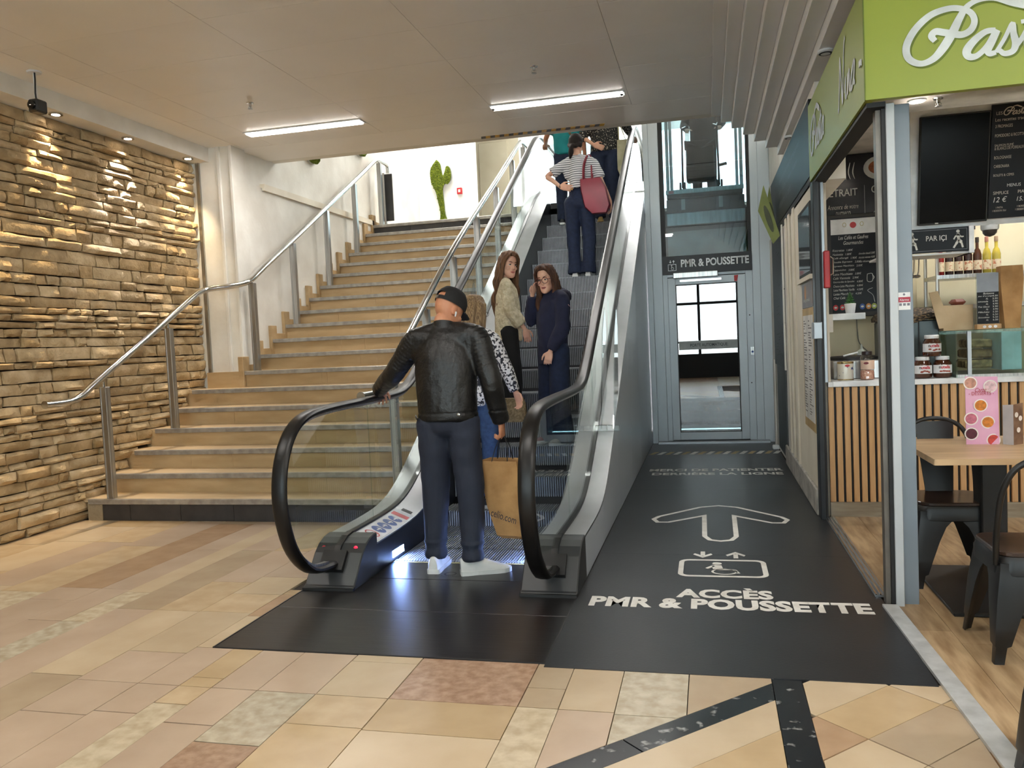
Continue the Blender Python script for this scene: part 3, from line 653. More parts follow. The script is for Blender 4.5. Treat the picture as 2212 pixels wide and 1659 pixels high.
# landing plate in three pieces, comb, yellow edge
m_plate = M('landing_plate', (52, 50, 50), .32, .5, c2=(38, 36, 36), nscale=7, stretch=(.6, 12, 1), bump=.04, bscale=120, bstretch=(1, 40, 1))
for a, b in ((3.39, 3.98), (3.983, 4.543), (4.546, 4.898)):
    MB().box(-2.355, -.738, a, b, -.011, .002 if b < 4.6 else .003).build('landing_plate', m_plate, esc, bevel=.001)
MB().box(-2.042, -1.048, 4.898, 4.914, -.011, .004).build('comb_edge', m_edgey, esc)
text('Schindler', 'maker_lettering', m_blackmat, esc, (-1.66, 4.60, .0035), X, Y, width=.17, height=.026)
mb = MB(); ring(mb, (-1.575, 4.665, .0036), X, Y, .04, .012); mb.build('maker_mark', m_blackmat, esc)
MB().box(-2.362, -2.355, 3.385, 4.6, -.011, .004).box(-.738, -.73, 3.385, 4.6, -.011, .004).box(-2.362, -.73, 3.382, 3.39, -.011, .004).build('edge_frame', M('plate_edge', (36, 34, 33), .5), esc)
comb = MB(); k = 0
while -2.04+k*.018 < -1.05:
    x = -2.04+k*.018; comb.box(x, x+.009, 4.914, 4.96, -.01, .006); k += 1
comb.build('comb_teeth', m_step, esc)
# steps: ribbed tread and ribbed riser, two flat ones then the climb
def step_mesh():
    mb = MB(); n = 55; wx = .99
    for i in range(n):
        x0 = -wx/2+wx*i/n; mb.box(x0, x0+wx/n*.5, 0, .352, -.012, 0); mb.box(x0, x0+wx/n*.5, -.004, .012, -.21, -.004)
    me = mb.build('s', m_step, None); r = me.data; bpy.data.objects.remove(me)
    base = MB().box(-wx/2, wx/2, .006, .352, -.03, -.011).box(-wx/2, wx/2, .006, .014, -.21, -.011); e = base.build('s', m_groove, None); r2_ = e.data; bpy.data.objects.remove(e)
    return r, r2_
sm_r, sm_b = step_mesh()
NOSE = [(4.93, .0), (5.26, .0), (5.59, .004), (5.93, .12)]+[(5.93+.347*k, .12+.2003*k) for k in range(1, 16)]
for i, (y, z) in enumerate(NOSE):
    o = link(sm_b, 'step', esc); o.location = Vector((-1.545, y, z))-Vector(esc.location)
    q = link(sm_r, 'step_ribs', o, False)
MB().box(-2.04, -1.05, 11.13, 12.6, 3.2, 3.275).build('upper_landing_plate', m_plate, esc)
MB().px([(5.7, 0), (5.95, -.02), (11.3, 3.0), (12.3, 3.2), (12.3, 0)], -2.3, -.8).build('truss', m_skirt, esc)
# cover plates at the upper end of the outer deck, deflectors on the glass
for xa, xb in ((-.86, -.728),):
    MB().loft([[(xa, y, ZD(y)+.012), (xb, y, ZD(y)+.012), (xb, y, ZD(y)-.25), (xa, y, ZD(y)-.25)] for y in (10.85, 11.1, 11.35, 11.6, 11.85, 12.1)]).build('deck_cover', m_steel, esc, smooth=1)
m_acr = glassmat('clear_acrylic', (236, 240, 240), .02, .12)
for sx in (-.83, -.735, -2.12):
    y0 = 6.30 if sx > -1 else 6.9
    d = MB().px([(y0, ZD(y0)+.03), (y0+.42, ZD(y0+.42)+.05), (y0+.55, ZH(y0+.55)-.22), (y0+.50, ZH(y0+.5)-.02), (y0+.30, ZH(y0+.3)-.12)], sx-.004, sx+.004).build('deflector', m_acr, esc)
    MB().box(sx-.045, sx+.045, y0-.02, y0+.03, ZD(y0)+.015, ZD(y0)+.06).build('deflector_clip', m_acr, d, bevel=.004)
# safety stickers on the left inner deck
def dk(y, u):      # point on the left inner deck: y along, u from glass (0) to inner edge (1)
    return Vector((-2.19+.145*u, y, ZD(y)-.002-.06*u+.0012))
m_stw = M('sticker_white', (236, 236, 236), .45); m_stb = M('sticker_blue', (30, 74, 150), .45); m_str = M('sticker_red', (200, 40, 44), .45)
stk = MB()
for q in range(16): a, b = 4.70+.04*q, 4.74+.04*q; stk.add([dk(a, .06), dk(a, .94), dk(b, .94), dk(b, .06)], [(0, 1, 2, 3)])
stk = stk.build('safety_sticker', m_stw, esc)
ua = (dk(5, 1)-dk(5, 0)).normalized(); va = Y.copy()
cen = [4.765, 4.87, 4.965, 5.06, 5.155]
mb = MB()
for c in cen[1:]: disc(mb, dk(c, .5), ua, va, .052, 20, .044, lift=.0008)
mb.build('blue_discs', m_stb, stk)
mb = MB(); ring(mb, dk(cen[0], .5), ua, va, .052, .009, 24, .044, lift=.0008); a = dk(cen[0], .5)+ua.cross(va)*.0009
mb.add([a-ua*.04-va*.028, a-ua*.034-va*.034, a+ua*.04+va*.028, a+ua*.034+va*.034], [(0, 1, 2, 3)])
mb.add([dk(5.22, .1)+Z*.0008, dk(5.22, .9)+Z*.0008, dk(5.28, .9)+Z*.0008, dk(5.28, .1)+Z*.0008], [(0, 1, 2, 3)]); mb.build('red_marks', m_str, stk)
mb = MB()
for c in cen[1:]:
    q = dk(c, .5)+Z*.0018
    mb.add([q-ua*.006-va*.026, q+ua*.006-va*.026, q+ua*.006+va*.012, q-ua*.006+va*.012], [(0, 1, 2, 3)]); mb.add([q-ua*.024+va*.008, q+ua*.024+va*.008, q+va*.03], [(0, 1, 2)])
mb.build('pictograms', m_stw, stk)
mb = MB(); q = [dk(cen[0], .5)+Z*.0016]; disc(mb, q[0]+va*.012, ua, va, .009); mb.add([q[0]-ua*.02-va*.02, q[0]+ua*.02-va*.02, q[0]+ua*.01+va*.008, q[0]-ua*.01+va*.008], [(0, 1, 2, 3)])
mb.add([dk(5.34, .3)+Z*.001, dk(5.34, .8)+Z*.001, dk(5.385, .8)+Z*.001, dk(5.385, .3)+Z*.001], [(0, 1, 2, 3)]); mb.build('black_marks', m_blackmat, stk)

# ================================================================== BLACK FLOOR COVERING WITH PRINT
mat_ = thing('floor_covering', 'black vinyl floor covering with white arrow and lettering leading to the lift', 'mat', (.04, 6.8, 0))
m_vinyl = M('black_vinyl', (29, 30, 33), .36, c2=(36, 37, 40), nscale=3, bump=.03, bscale=70)
for x0, x1, y0, y1 in [(-.73, .82, 3.345, 5.2), (-.73, .80, 5.2, 7.4), (-.73, .765, 7.4, 10.6)]:
    MB().box(x0, x1, y0+.0008, y1-.0008, -.012, .003).build('vinyl_sheet', m_vinyl, mat_)
FZ = .0035
text('PMR & POUSSETTE', 'lettering', m_print, mat_, (-.655, 4.155, FZ), X, Y, width=1.40, height=.165, bold=.048, spacing=1.05, shear=.0, lift=.0005)
text('ACCÈS', 'lettering', m_print, mat_, (-.21, 4.335, FZ), X, Y, width=.50, height=.185, bold=.048, spacing=1.05, lift=.0005)
text('MERCI DE PATIENTER', 'lettering', m_print, mat_, (-.63, 8.40, FZ), X, Y, width=1.32, height=.15, bold=.03, lift=.0005)
text('DERRIÈRE LA LIGNE', 'lettering', m_print, mat_, (-.59, 8.17, FZ), X, Y, width=1.26, height=.17, bold=.03, lift=.0005)
def outline(name, pts, wdt, closed=True, lift=FZ+.0006):
    n = len(pts); mb = MB(); P = []
    for i in range(n):
        a, b, c = Vector(pts[i-1]+(0,)), Vector(pts[i]+(0,)), Vector(pts[(i+1) % n]+(0,))
        d1 = (b-a).normalized(); d2 = (c-b).normalized(); nn = Vector((-(d1+d2).y, (d1+d2).x, 0)).normalized(); k = 1/max(.4, nn.dot(Vector((-d1.y, d1.x, 0))))
        P.append((b+nn*wdt/2*k, b-nn*wdt/2*k))
    vs_ = [(p[0].x, p[0].y, lift) for p in P]+[(p[1].x, p[1].y, lift) for p in P]
    return mb.add(vs_, [(i, (i+1) % n, n+(i+1) % n, n+i) for i in range(n)]).build(name, m_print, mat_)
aw = [(.04, 6.70), (.18, 6.64), (.49, 6.29), (.525, 6.20), (.49, 6.10), (.41, 6.10), (.15, 6.33), (.145, 5.68), (.11, 5.58), (.04, 5.55), (-.03, 5.58), (-.065, 5.68), (-.07, 6.33), (-.33, 6.10), (-.41, 6.10), (-.445, 6.20), (-.41, 6.29), (-.10, 6.64)]
outline('arrow_outline', [(p[0], p[1]) for p in smooth_curve([a+(0,) for a in aw]+[aw[0]+(0,)], 1)[:-1]], .034)
outline('lift_box', rrect(-.2, .28, 4.735, 5.075, .05), .03)
mb = MB(); q = FZ+.0007
disc(mb, (.01, 5.0, q), X, Y, .028, 16); ring(mb, (.05, 4.83, q), X, Y, .075, .014, 24, .06)
mb.add([(-.02, 4.97, q), (.035, 4.965, q), (.045, 4.88, q), (-.015, 4.88, q)], [(0, 1, 2, 3)]); mb.add([(-.02, 4.96, q), (-.06, 4.90, q), (-.045, 4.885, q), (0, 4.94, q)], [(0, 1, 2, 3)])
mb.add([(.0, 4.88, q), (.10, 4.88, q), (.10, 4.862, q), (.0, 4.862, q)], [(0, 1, 2, 3)]); mb.add([(.10, 4.88, q), (.12, 4.87, q), (.14, 4.80, q), (.12, 4.80, q)], [(0, 1, 2, 3)]); mb.build('wheelchair_symbol', m_print, mat_)
for x, up_ in ((-.075, -1), (.125, 1)):
    y = 5.20; s_ = up_
    MB().add([(x-.014, y-s_*.075, q), (x+.014, y-s_*.075, q), (x+.014, y+s_*.02, q), (x-.014, y+s_*.02, q), (x-.06, y+s_*.0, q), (x, y+s_*.075, q), (x+.06, y+s_*.0, q), (x+.05, y-s_*.03, q), (x, y+s_*.03, q), (x-.05, y-s_*.03, q)], [(0, 1, 2, 3), (4, 5, 8, 9), (5, 6, 7, 8)]).build('small_arrow', m_print, mat_)
ms = MB(); my = MB()
for k in range(16):
    x = -.72+k*.093; mbk = ms if k % 2 else my
    mbk.add([(x, 9.58, FZ), (x+.055, 9.58, FZ), (x+.115, 9.80, FZ), (x+.06, 9.80, FZ)], [(0, 1, 2, 3)])
ms.build('waiting_line', m_print, mat_); my.build('waiting_line', M('gold_floor_print', (190, 160, 100), .5), mat_)
# ================================================================== LIFT
m_liftw = M('lift_panel_grey', (200, 208, 214), .36, .1, c2=(192, 200, 206), nscale=1.5)
m_dkglass = glassmat('lift_door_glass', (150, 176, 182), 0, .22)
m_shglass = glassmat('shaft_glass', (205, 222, 226), 0, .10)
lift = thing('lift', 'glass lift with grey metal surround and sign above its door', 'lift', (.02, 10.63, 0))
YE = 10.63
for x0, x1, z0, z1 in [(-.73, -.66, 0, 4.6), (-.66, -.535, 0, 4.6), (.565, .66, 0, 4.6), (.66, .80, 0, 4.6), (.80, 1.4, 0, 4.6)]:
    MB().box(x0+.001, x1-.001, YE-.02, YE+.05, z0, z1).build('surround_panel', m_liftw, lift, bevel=.003)
for x0, x1, z0, z1 in [(-.535, -.475, 0, 2.16), (.483, .565, 0, 2.16), (-.475, .483, 2.125, 2.16)]:
    MB().box(x0, x1, YE, YE+.06, z0, z1).build('door_jamb', m_liftw, lift, bevel=.002)
MB().box(-.66, .72, 10.5, YE+.06, -.01, .03).build('sill', m_alu, lift, bevel=.006)
dr = MB()
for x0, x1, z0, z1 in [(-.474, -.378, .04, 2.115), (.382, .482, .04, 2.115), (-.378, .382, 2.025, 2.115), (-.378, .382, .04, .137)]: dr.box(x0, x1, YE-.012, YE+.035, z0, z1)
dr = dr.build('door', m_liftw, lift, bevel=.003)
MB().box(-.378, .382, YE+.008, YE+.016, .137, 2.025).build('door_pane', m_dkglass, dr)
MB().box(-.378, -.368, YE-.002, YE+.02, .137, 2.025).box(.372, .382, YE-.002, YE+.02, .137, 2.025).box(-.378, .382, YE-.002, YE+.02, 2.015, 2.025).box(-.378, .382, YE-.002, YE+.02, .137, .147).build('door_gasket', m_blackmat, dr)
MB().box(-.36, .365, YE+.004, YE+.006, 1.195, 1.305).build('frosted_band', M('frosted_film', (186, 192, 192), .6), dr)
text('PORTE AUTOMATIQUE', 'band_lettering', M('band_print', (70, 76, 80), .6), dr, (-.22, YE+.003, 1.225), X, Z, width=.46, height=.045, bold=.01)
cl = MB().box(-.40, .15, YE-.075, YE-.012, 2.105, 2.175).build('door_closer', m_steel, dr, bevel=.006); MB().box(-.32, .19, YE-.04, YE-.012, 2.06, 2.085).build('closer_rail', m_steel2, cl)
mb = MB(); mb.add([(.345, YE-.0135, 2.105), (.395, YE-.0135, 2.108), (.382, YE-.0135, 2.03), (.347, YE-.0135, 2.03)], [(0, 1, 2, 3)]); mb.build('door_sticker', m_str, dr)
MB().box(.475+.045, .475+.085, YE-.022, YE, 1.10, 1.20).build('call_button_plate', m_steel, lift); mb = MB(); disc(mb, (.54, YE-.0225, 1.14), X, Z, .014); mb.build('call_button', m_stb, lift)
for z_ in (1.6, .75): mb = MB(); disc(mb, (.52, YE-.0005, z_), X, Z, .008); mb.build('screw', m_blackmat, lift)
sg = MB().box(-.535, .565, YE-.035, YE-.02, 2.16, 2.39).build('sign_board', M('black_sign', (24, 26, 32), .45), lift)
text('PMR & POUSSETTE', 'lettering', m_white, sg, (-.30, YE-.0355, 2.243), X, Z, width=.83, height=.098, bold=.03)
mb = MB(); o_ = (-.41, YE-.036, 2.25)
for a, b in (((-.052, -.045), (.052, -.038)), ((-.052, .033), (.052, .04)), ((-.052, -.045), (-.045, .04)), ((.045, -.045), (.052, .04))):
    mb.add([(o_[0]+a[0], o_[1], o_[2]+a[1]), (o_[0]+b[0], o_[1], o_[2]+a[1]), (o_[0]+b[0], o_[1], o_[2]+b[1]), (o_[0]+a[0], o_[1], o_[2]+b[1])], [(0, 1, 2, 3)])
disc(mb, (o_[0]-.005, o_[1], o_[2]+.022), X, Z, .008, 10); ring(mb, (o_[0]+.004, o_[1], o_[2]-.016), X, Z, .018, .005, 16)
mb.add([(o_[0]-.009, o_[1], o_[2]+.012), (o_[0]-.001, o_[1], o_[2]+.012), (o_[0]-.001, o_[1], o_[2]-.01), (o_[0]-.009, o_[1], o_[2]-.01)], [(0, 1, 2, 3)])
for x, s_ in ((-.02, -1), (.02, 1)):
    zc = o_[2]+.07; mb.add([(o_[0]+x-.016, o_[1], zc), (o_[0]+x+.016, o_[1], zc), (o_[0]+x, o_[1], zc+s_*.02)], [(0, 1, 2)]); mb.add([(o_[0]+x-.004, o_[1], zc-s_*.02), (o_[0]+x+.004, o_[1], zc-s_*.02), (o_[0]+x+.004, o_[1], zc), (o_[0]+x-.004, o_[1], zc)], [(0, 1, 2, 3)])
mb.build('lift_symbol', m_white, sg)
# shaft: glass front in three panes, dark sides, steel work, landing apron below the cabin
m_shaft = M('shaft_dark_steel', (54, 60, 62), .4, .5, c2=(40, 46, 48), nscale=3); m_apron = M('cabin_apron', (150, 158, 160), .32, .85, c2=(120, 128, 130), nscale=5, stretch=(6, 1, .6))
for z0, z1 in ((2.39, 2.76), (2.76, 3.53), (3.53, 4.6)): MB().box(-.50, .545, YE+.012, YE+.022, z0+.003, z1-.003).build('shaft_pane', m_shglass, lift)
for x in (-.512, .557): MB().box(x-.03, x+.03, YE, YE+.10, 2.39, 4.6).build('shaft_post', m_blackmat, lift)
MB().box(-.62, -.56, YE+.1, 12.3, 0, 3.2).box(.6, .66, YE+.1, 12.3, 0, 3.2).box(-.62, .66, 12.25, 12.3, 0, 3.2).build('shaft_lining', m_shaft, lift)
MB().box(-.46, .51, YE+.16, YE+.18, 2.39, 2.72).build('apron', M('grey_apron', (112, 122, 122), .35, .5), lift)
MB().box(-.46, .51, YE+.15, YE+.17, 2.80, 2.95).build('apron', m_apron, lift); MB().box(-.46, .51, YE+.17, YE+.2, 2.98, 3.13).build('apron', m_shaft, lift)
for x in (-.25, .22): MB().box(x-.025, x+.025, YE+.16, YE+.168, 2.98, 3.13).build('bracket', m_apron, lift)
MB().box(-.56, .6, YE+.12, YE+.16, 2.955, 2.985).build('crossbar', m_blackmat, lift)
cab = MB().box(-.45, .49, YE+.09, 12.1, 3.14, 3.185).build('cabin_floor', m_shaft, lift)
MB().box(-.46, .50, YE+.06, YE+.10, 3.185, 3.235).build('cabin_edge', m_steel, lift); MB().box(-.425, -.36, YE+.055, YE+.06, 3.19, 3.225).build('red_plate', m_red, lift)
for x in (-.45, .455): MB().box(x, x+.04, YE+.07, YE+.11, 3.235, 5.3).build('cabin_post', m_steel, lift); MB().box(x, x+.04, 12.06, 12.1, 3.185, 5.3).build('cabin_post', m_steel, lift)
MB().box(-.46, .50, 10.7, 12.1, 5.3, 5.36).build('cabin_roof', m_shaft, lift)
for x in (-.44, .475): MB().box(x, x+.008, YE+.12, 12.05, 3.25, 5.28).build('cabin_pane', m_shglass, lift)
# stroller in the cabin
m_strol = M('black_stroller_fabric', (20, 22, 26), .8, bump=.1)
sx, sy, sz = .0, 11.12, 3.187
st = thing('stroller', 'black folding stroller standing in the glass lift cabin', 'stroller', (sx, sy, sz))
MB().px([(sy+.12, sz+.34), (sy-.22, sz+.30), (sy-.25, sz+.36), (sy+.05, sz+.42), (sy+.16, sz+.78), (sy+.20, sz+.78)], sx-.20, sx+.16).build('seat', m_strol, st, bevel=.01)
MB().px([(sy+.2, sz+.22), (sy-.2, sz+.22), (sy-.22, sz+.34), (sy+.22, sz+.40)], sx-.2, sx+.17).build('basket', m_strol, st, bevel=.02)
MB().loft([[(sx-.22, sy+.22+.12*math.cos(a), sz+.72+.06*math.sin(a)+.02) for a in (0, 1, 2, 3, 4, 5)], [(sx, sy+.24+.12*math.cos(a), sz+.66+.06*math.sin(a)) for a in (0, 1, 2, 3, 4, 5)], [(sx+.18, sy+.22+.12*math.cos(a), sz+.72+.06*math.sin(a)+.02) for a in (0, 1, 2, 3, 4, 5)]]).build('canopy', m_strol, st, smooth=1)
for s_ in (-1, 1):
    x = sx-.02+s_*.23
    MB().tube([(x, sy-.25, sz+.10), (x, sy, sz+.38), (x, sy+.22, sz+.80), (x+.0, sy+.28, sz+.98)], .013).build('side_tube', m_blackmat, st, smooth=1)
    MB().tube([(x, sy+.2, sz+.10), (x, sy, sz+.38)], .012).build('rear_leg', m_blackmat, st, smooth=1)
    MB().tube([(x, sy+.28, sz+.97), (x-s_*.05, sy+.33, sz+1.0)], .018).build('handle', m_black, st, smooth=1)
    for yy in (sy-.25, sy+.2):
        for dx in (-.028, .028):
            wv = MB().lathe([(.03, -.012), (.075, -.012), (.085, 0), (.075, .012), (.03, .012)], (x+dx, yy, sz+.086), 18, 'x').build('wheel', m_black, st, smooth=1)
MB().tube([(sx+.2, sy+.15, sz+.42), (sx+.32, sy+.15, sz+.44)], .02).build('cup_holder', m_black, st)
# ================================================================== SHOP ON THE RIGHT
m_wood = M('shop_floor_vinyl', (186, 160, 124), .42, c2=(140, 112, 80), nscale=3.5, stretch=(6, .8, 1), rnd=.10, detail=9)
m_oak = M('oak_slat', (200, 160, 112), .5, c2=(178, 136, 90), nscale=5, stretch=(8, 8, .6), rnd=.04)
m_green = M('green_sign', (150, 164, 62), .42, c2=(146, 160, 58), nscale=1)
m_blk = M('black_board', (20, 22, 27), .4, c2=(26, 28, 33), nscale=4, spec=.2)
m_blkf = M('black_frame_paint', (34, 38, 42), .38, c2=(28, 31, 35), nscale=5)
m_post = M('grey_post_paint', (128, 140, 150), .45, c2=(120, 130, 140), nscale=2); m_postl = M('light_post_paint', (190, 196, 200), .4, c2=(180, 186, 190), nscale=2)
m_chalk = M('chalk_white', (214, 214, 208), .8); m_chalk2 = M('print_cream', (208, 200, 186), .7)
# floor planks and thresholds
fl = struct(box('floor', m_grout, .84, 4.5, -.6, 6.4, -.02, -.004)); rg = random.Random(11)
for i in range(20):
    x0 = .845+i*.182; y = -.6
    while y < 6.4:
        y1 = min(6.4, y+rg.uniform(.9, 1.3)); MB().box(x0+.0008, x0+.1812, y+.0008, y1-.0008, -.004, .004).build('plank', m_wood, fl); y = y1
tr3 = struct(MB().px([(4.44, 0), (6.28, 0), (6.28, .012), (4.44, .012)], .795, .86).build('trim_3', m_alu))
for x in (.80, .822, .845): MB().box(x-.003, x+.003, 4.44, 6.28, .012, .018).build('rail_ridge', m_steel2, tr3)
struct(MB().pz([(.80, 4.29), (.87, 4.29), (.94, 2.4), (.86, 2.4)], 0, .014).build('trim_4', M('pale_threshold', (206, 208, 208), .4, .3, c2=(184, 186, 186), nscale=14)))
# post at the shop corner
po = thing('corner_post', 'two-tone grey metal post at the shop corner under the green sign', 'post', (.92, 4.32, 0))
MB().box(.866, .905, 4.29, 4.42, 0, 2.46).build('light_face', m_postl, po, bevel=.003); MB().box(.905, .98, 4.33, 4.42, 0, 2.46).build('grey_face', m_post, po, bevel=.003)
MB().box(.848, .866, 4.30, 4.40, 0, 2.438).build('rubber_seal', m_blackmat, po); MB().box(.825, .848, 4.32, 4.38, 0, 2.438).build('door_stile', M('brown_steel', (120, 114, 106), .4, .5), po)
sk = MB().box(.911, .966, 4.327, 4.33, 1.468, 1.553).build('alarm_sticker', m_stw, po)
MB().box(.911, .966, 4.3262, 4.327, 1.505, 1.53).build('red_band', M('sticker_crimson', (170, 36, 60), .5), sk); text('Alarme', 'lettering', m_stw, sk, (.917, 4.326, 1.511), X, Z, width=.042, height=.012)
mb = MB(); disc(mb, (.938, 4.3262, 1.543), X, Z, .006, 6); [mb.box(.915+k*.018, .927+k*.018, 4.326, 4.3266, 1.488, 1.50) for k in range(3)]; mb.build('emblem', M('sticker_grey', (120, 120, 130), .6), sk)
# green fascia: side and front boards, lettering
SPs = [(1.065, 2.696, .024), (1.05, 2.72, .03), (1.068, 2.738, .031), (1.101, 2.73, .031), (1.136, 2.72, .032), (1.178, 2.71, .03), (1.214, 2.726, .03), (1.23, 2.762, .028), (1.218, 2.8, .027), (1.18, 2.825, .026), (1.124, 2.834, .027), (1.048, 2.815, .03), (.983, 2.761, .032), (.945, 2.696, .033), (.944, 2.645, .032), (.969, 2.613, .03), (1.011, 2.6, .027), (1.059, 2.618, .032), (1.1, 2.663, .039), (1.136, 2.72, .039), (1.167, 2.782, .033), (1.198, 2.83, .026), (1.245, 2.855, .024), (1.313, 2.86, .035), (1.386, 2.83, .041), (1.448, 2.801, .03)]
SA = [(1.316, 2.712, .024), (1.275, 2.71, .027), (1.228, 2.677, .033), (1.197, 2.636, .037), (1.205, 2.608, .032), (1.239, 2.608, .026), (1.283, 2.648, .026), (1.321, 2.711, .03), (1.301, 2.665, .033), (1.284, 2.627, .031), (1.292, 2.61, .026), (1.317, 2.613, .021)]
SS = [(1.317, 2.613, .018), (1.352, 2.669, .018), (1.385, 2.733, .02), (1.389, 2.688, .027), (1.397, 2.643, .031), (1.385, 2.61, .027), (1.351, 2.603, .024), (1.331, 2.621, .02)]
STt = [(1.40, 2.63, .02), (1.44, 2.69, .024), (1.485, 2.79, .034), (1.455, 2.69, .034), (1.445, 2.63, .03), (1.465, 2.605, .024), (1.50, 2.62, .02)]; STb = [(1.42, 2.735, .018), (1.53, 2.745, .02)]
sh = lambda st_, dx: [(a+dx, b, c) for a, b, c in st_]
PASTA = [SPs, SA, SS, STt, STb, sh(SA, .30)]
def nina(x0):
    N_ = [(x0-.03, 2.60, .03), (x0+.0, 2.62, .026), (x0+.04, 2.74, .026), (x0+.07, 2.86, .03), (x0+.10, 2.74, .034), (x0+.13, 2.61, .03), (x0+.17, 2.74, .026), (x0+.21, 2.88, .026), (x0+.25, 2.92, .03)]
    i_ = [(x0+.20, 2.64, .02), (x0+.24, 2.71, .028), (x0+.225, 2.63, .028), (x0+.25, 2.605, .022), (x0+.28, 2.63, .018)]
    n_ = [(x0+.28, 2.63, .018), (x0+.31, 2.71, .026), (x0+.295, 2.61, .028), (x0+.33, 2.68, .024), (x0+.36, 2.71, .028), (x0+.355, 2.63, .028), (x0+.38, 2.605, .02), (x0+.40, 2.62, .018)]
    return [N_, i_, n_, sh(SA, x0+.40-1.197)]
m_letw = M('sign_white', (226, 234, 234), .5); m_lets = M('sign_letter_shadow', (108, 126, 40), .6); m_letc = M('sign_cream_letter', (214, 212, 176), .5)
gs = thing('shop_sign', 'lime green shop fascia with white script lettering wrapping the shop corner', 'sign', (.76, 4.2, 2.46))
fb = MB().box(.76, 4.5, 4.2, 4.24, 2.462, 3.15).build('front_board', m_green, gs)
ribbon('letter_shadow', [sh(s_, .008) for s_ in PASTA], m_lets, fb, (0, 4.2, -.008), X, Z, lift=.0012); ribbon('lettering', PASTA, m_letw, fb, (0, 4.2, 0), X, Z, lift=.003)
sb = MB().box(.76, .80, 4.24, 6.35, 2.462, 3.0).build('side_board', m_green, gs)
MB().box(.757, .762, 4.195, 4.205, 2.462, 3.15).build('corner_bead', m_lets, gs)
ribbon('lettering', PASTA, m_letw, sb, (.76, 7.16, .02), -Y, Z, scale=1.0, lift=.003); 
ribbon('lettering', [[(a, b, c) for a, b, c in s_] for s_ in nina(1.95)], m_letw, sb, (.76, 6.90, .01), -Y, Z, lift=.003)
MB().box(.75, .757, 4.25, 4.29, 2.64, 2.67).build('door_contact', m_white, gs)
MB().box(.775, .86, 4.26, 6.30, 2.44, 2.462).build('under_trim', m_blackmat, gs)
ds = thing('shop_sign', 'long dark fascia with fine white print beyond the green shop sign', 'sign', (.77, 8.3, 2.5))
MB().box(.765, .80, 6.36, 10.0, 2.51, 3.06).build('board', m_blk, ds); MB().box(.77, .80, 6.36, 10.0, 2.44, 2.51).build('lower_edge', m_blackmat, ds)
for k, wd in enumerate((1.9, 1.7, 1.2)): text(('cuisine italienne a emporter', 'pates fraiches et sauces maison', 'desserts et cafes')[k], 'lettering', M('dim_print', (110, 116, 118), .6), ds, (.765, 8.9, 2.86-k*.11), -Y, Z, width=wd, height=.07)
# green folded flags fixed under the dark fascia
for k, (pts_, lab) in enumerate([([(.77, 9.0, 2.38), (.62, 9.02, 2.92), (.56, 9.05, 2.66), (.70, 9.02, 2.30)], 'folded green leaf-shaped flag sign, nearer half'), ([(.77, 9.35, 2.45), (.70, 9.3, 2.95), (.66, 9.33, 2.72), (.74, 9.35, 2.42)], 'folded green leaf-shaped flag sign, farther half')]):
    t = thing('flag_sign', lab, 'sign', pts_[0], 'green flag signs'); v = [Vector(p) for p in pts_]
    MB().add(v+[p+Vector((0, .012, 0)) for p in v], [(0, 1, 2, 3), (7, 6, 5, 4), (0, 4, 5, 1), (1, 5, 6, 2), (2, 6, 7, 3), (3, 7, 4, 0)]).build('flag', M('olive_flag', (140, 150, 74), .5), t)
    c = sum(v, Vector())/4; ax = (v[1]-v[0]).normalized(); sd_ = (v[2]-c); sd_ = (sd_-ax*sd_.dot(ax)).normalized(); mb = MB(); disc(mb, c+Vector((0, -.003, 0)), -sd_, ax, .028, 16, .15); mb.build('oval_print', M('flag_print', (84, 90, 62), .6), t)
for x, y, lab in ((.79, 5.63, 'round white smoke detector on soffit above the green sign side'), (.79, 7.96, 'round white smoke detector on soffit above the dark fascia')):
    t = thing('smoke_detector', lab, 'detector', (x, y, 3.163), 'smoke detectors'); MB().lathe([(.05, 0), (.05, -.012), (.04, -.022), (.012, -.026)], (x, y, 3.163), 20).build('cover', m_white, t, smooth=1); MB().lathe([(.04, -.018), (.043, -.021), (.038, -.0235)], (x, y, 3.163), 20).build('sensor_ring', m_blackmat, t)
# wall of the shop along the passage
wr = struct(MB().box(.77, .87, 6.36, 7.9, 0, 2.46).build('wall_passage', m_cream)); wd = MB().box(.78, .86, 7.9, 10.6, 0, 2.5).build('far_part', m_plaster, wr)
struct(MB().box(.80, 1.0, 6.3, 10.6, 2.46, 3.7).build('wall_passage_top', m_plaster))
for y in (7.55, 7.95, 8.25): MB().box(.755, .775, y, y+.10, .12, 2.46).build('pilaster', m_cream, wr, bevel=.006)
MB().box(.75, .775, 6.36, 8.85, 0, .20).build('plinth', M('grey_plinth', (196, 190, 180), .6, c2=(150, 144, 136), nscale=10), wr, bevel=.008)
wn = MB().box(.762, .772, 6.42, 7.22, 1.80, 2.34).build('window_frame', m_blackmat, wr); MB().box(.759, .763, 6.46, 7.18, 1.83, 2.31).build('window_pane', M('dark_window_glass', (28, 30, 32), .06, spec=.8), wn); MB().box(.745, .775, 6.38, 7.26, 1.765, 1.80).build('window_sill', m_cream, wr)
pt = thing('poster', 'brown coffee poster under the small window on passage wall', 'poster', (.768, 6.8, 1.59)); MB().box(.764, .769, 6.40, 7.08, 1.56, 1.755).build('print', M('coffee_poster', (62, 44, 36), .4, c2=(104, 74, 52), nscale=6), pt)
mb = MB(); disc(mb, (.7635, 6.85, 1.68), -Y, Z, .06, 14); mb.build('cup_picture', M('poster_orange', (196, 130, 60), .5), pt); text('cafes gourmands', 'lettering', m_chalk2, pt, (.7635, 6.98, 1.60), -Y, Z, width=.4, height=.035)
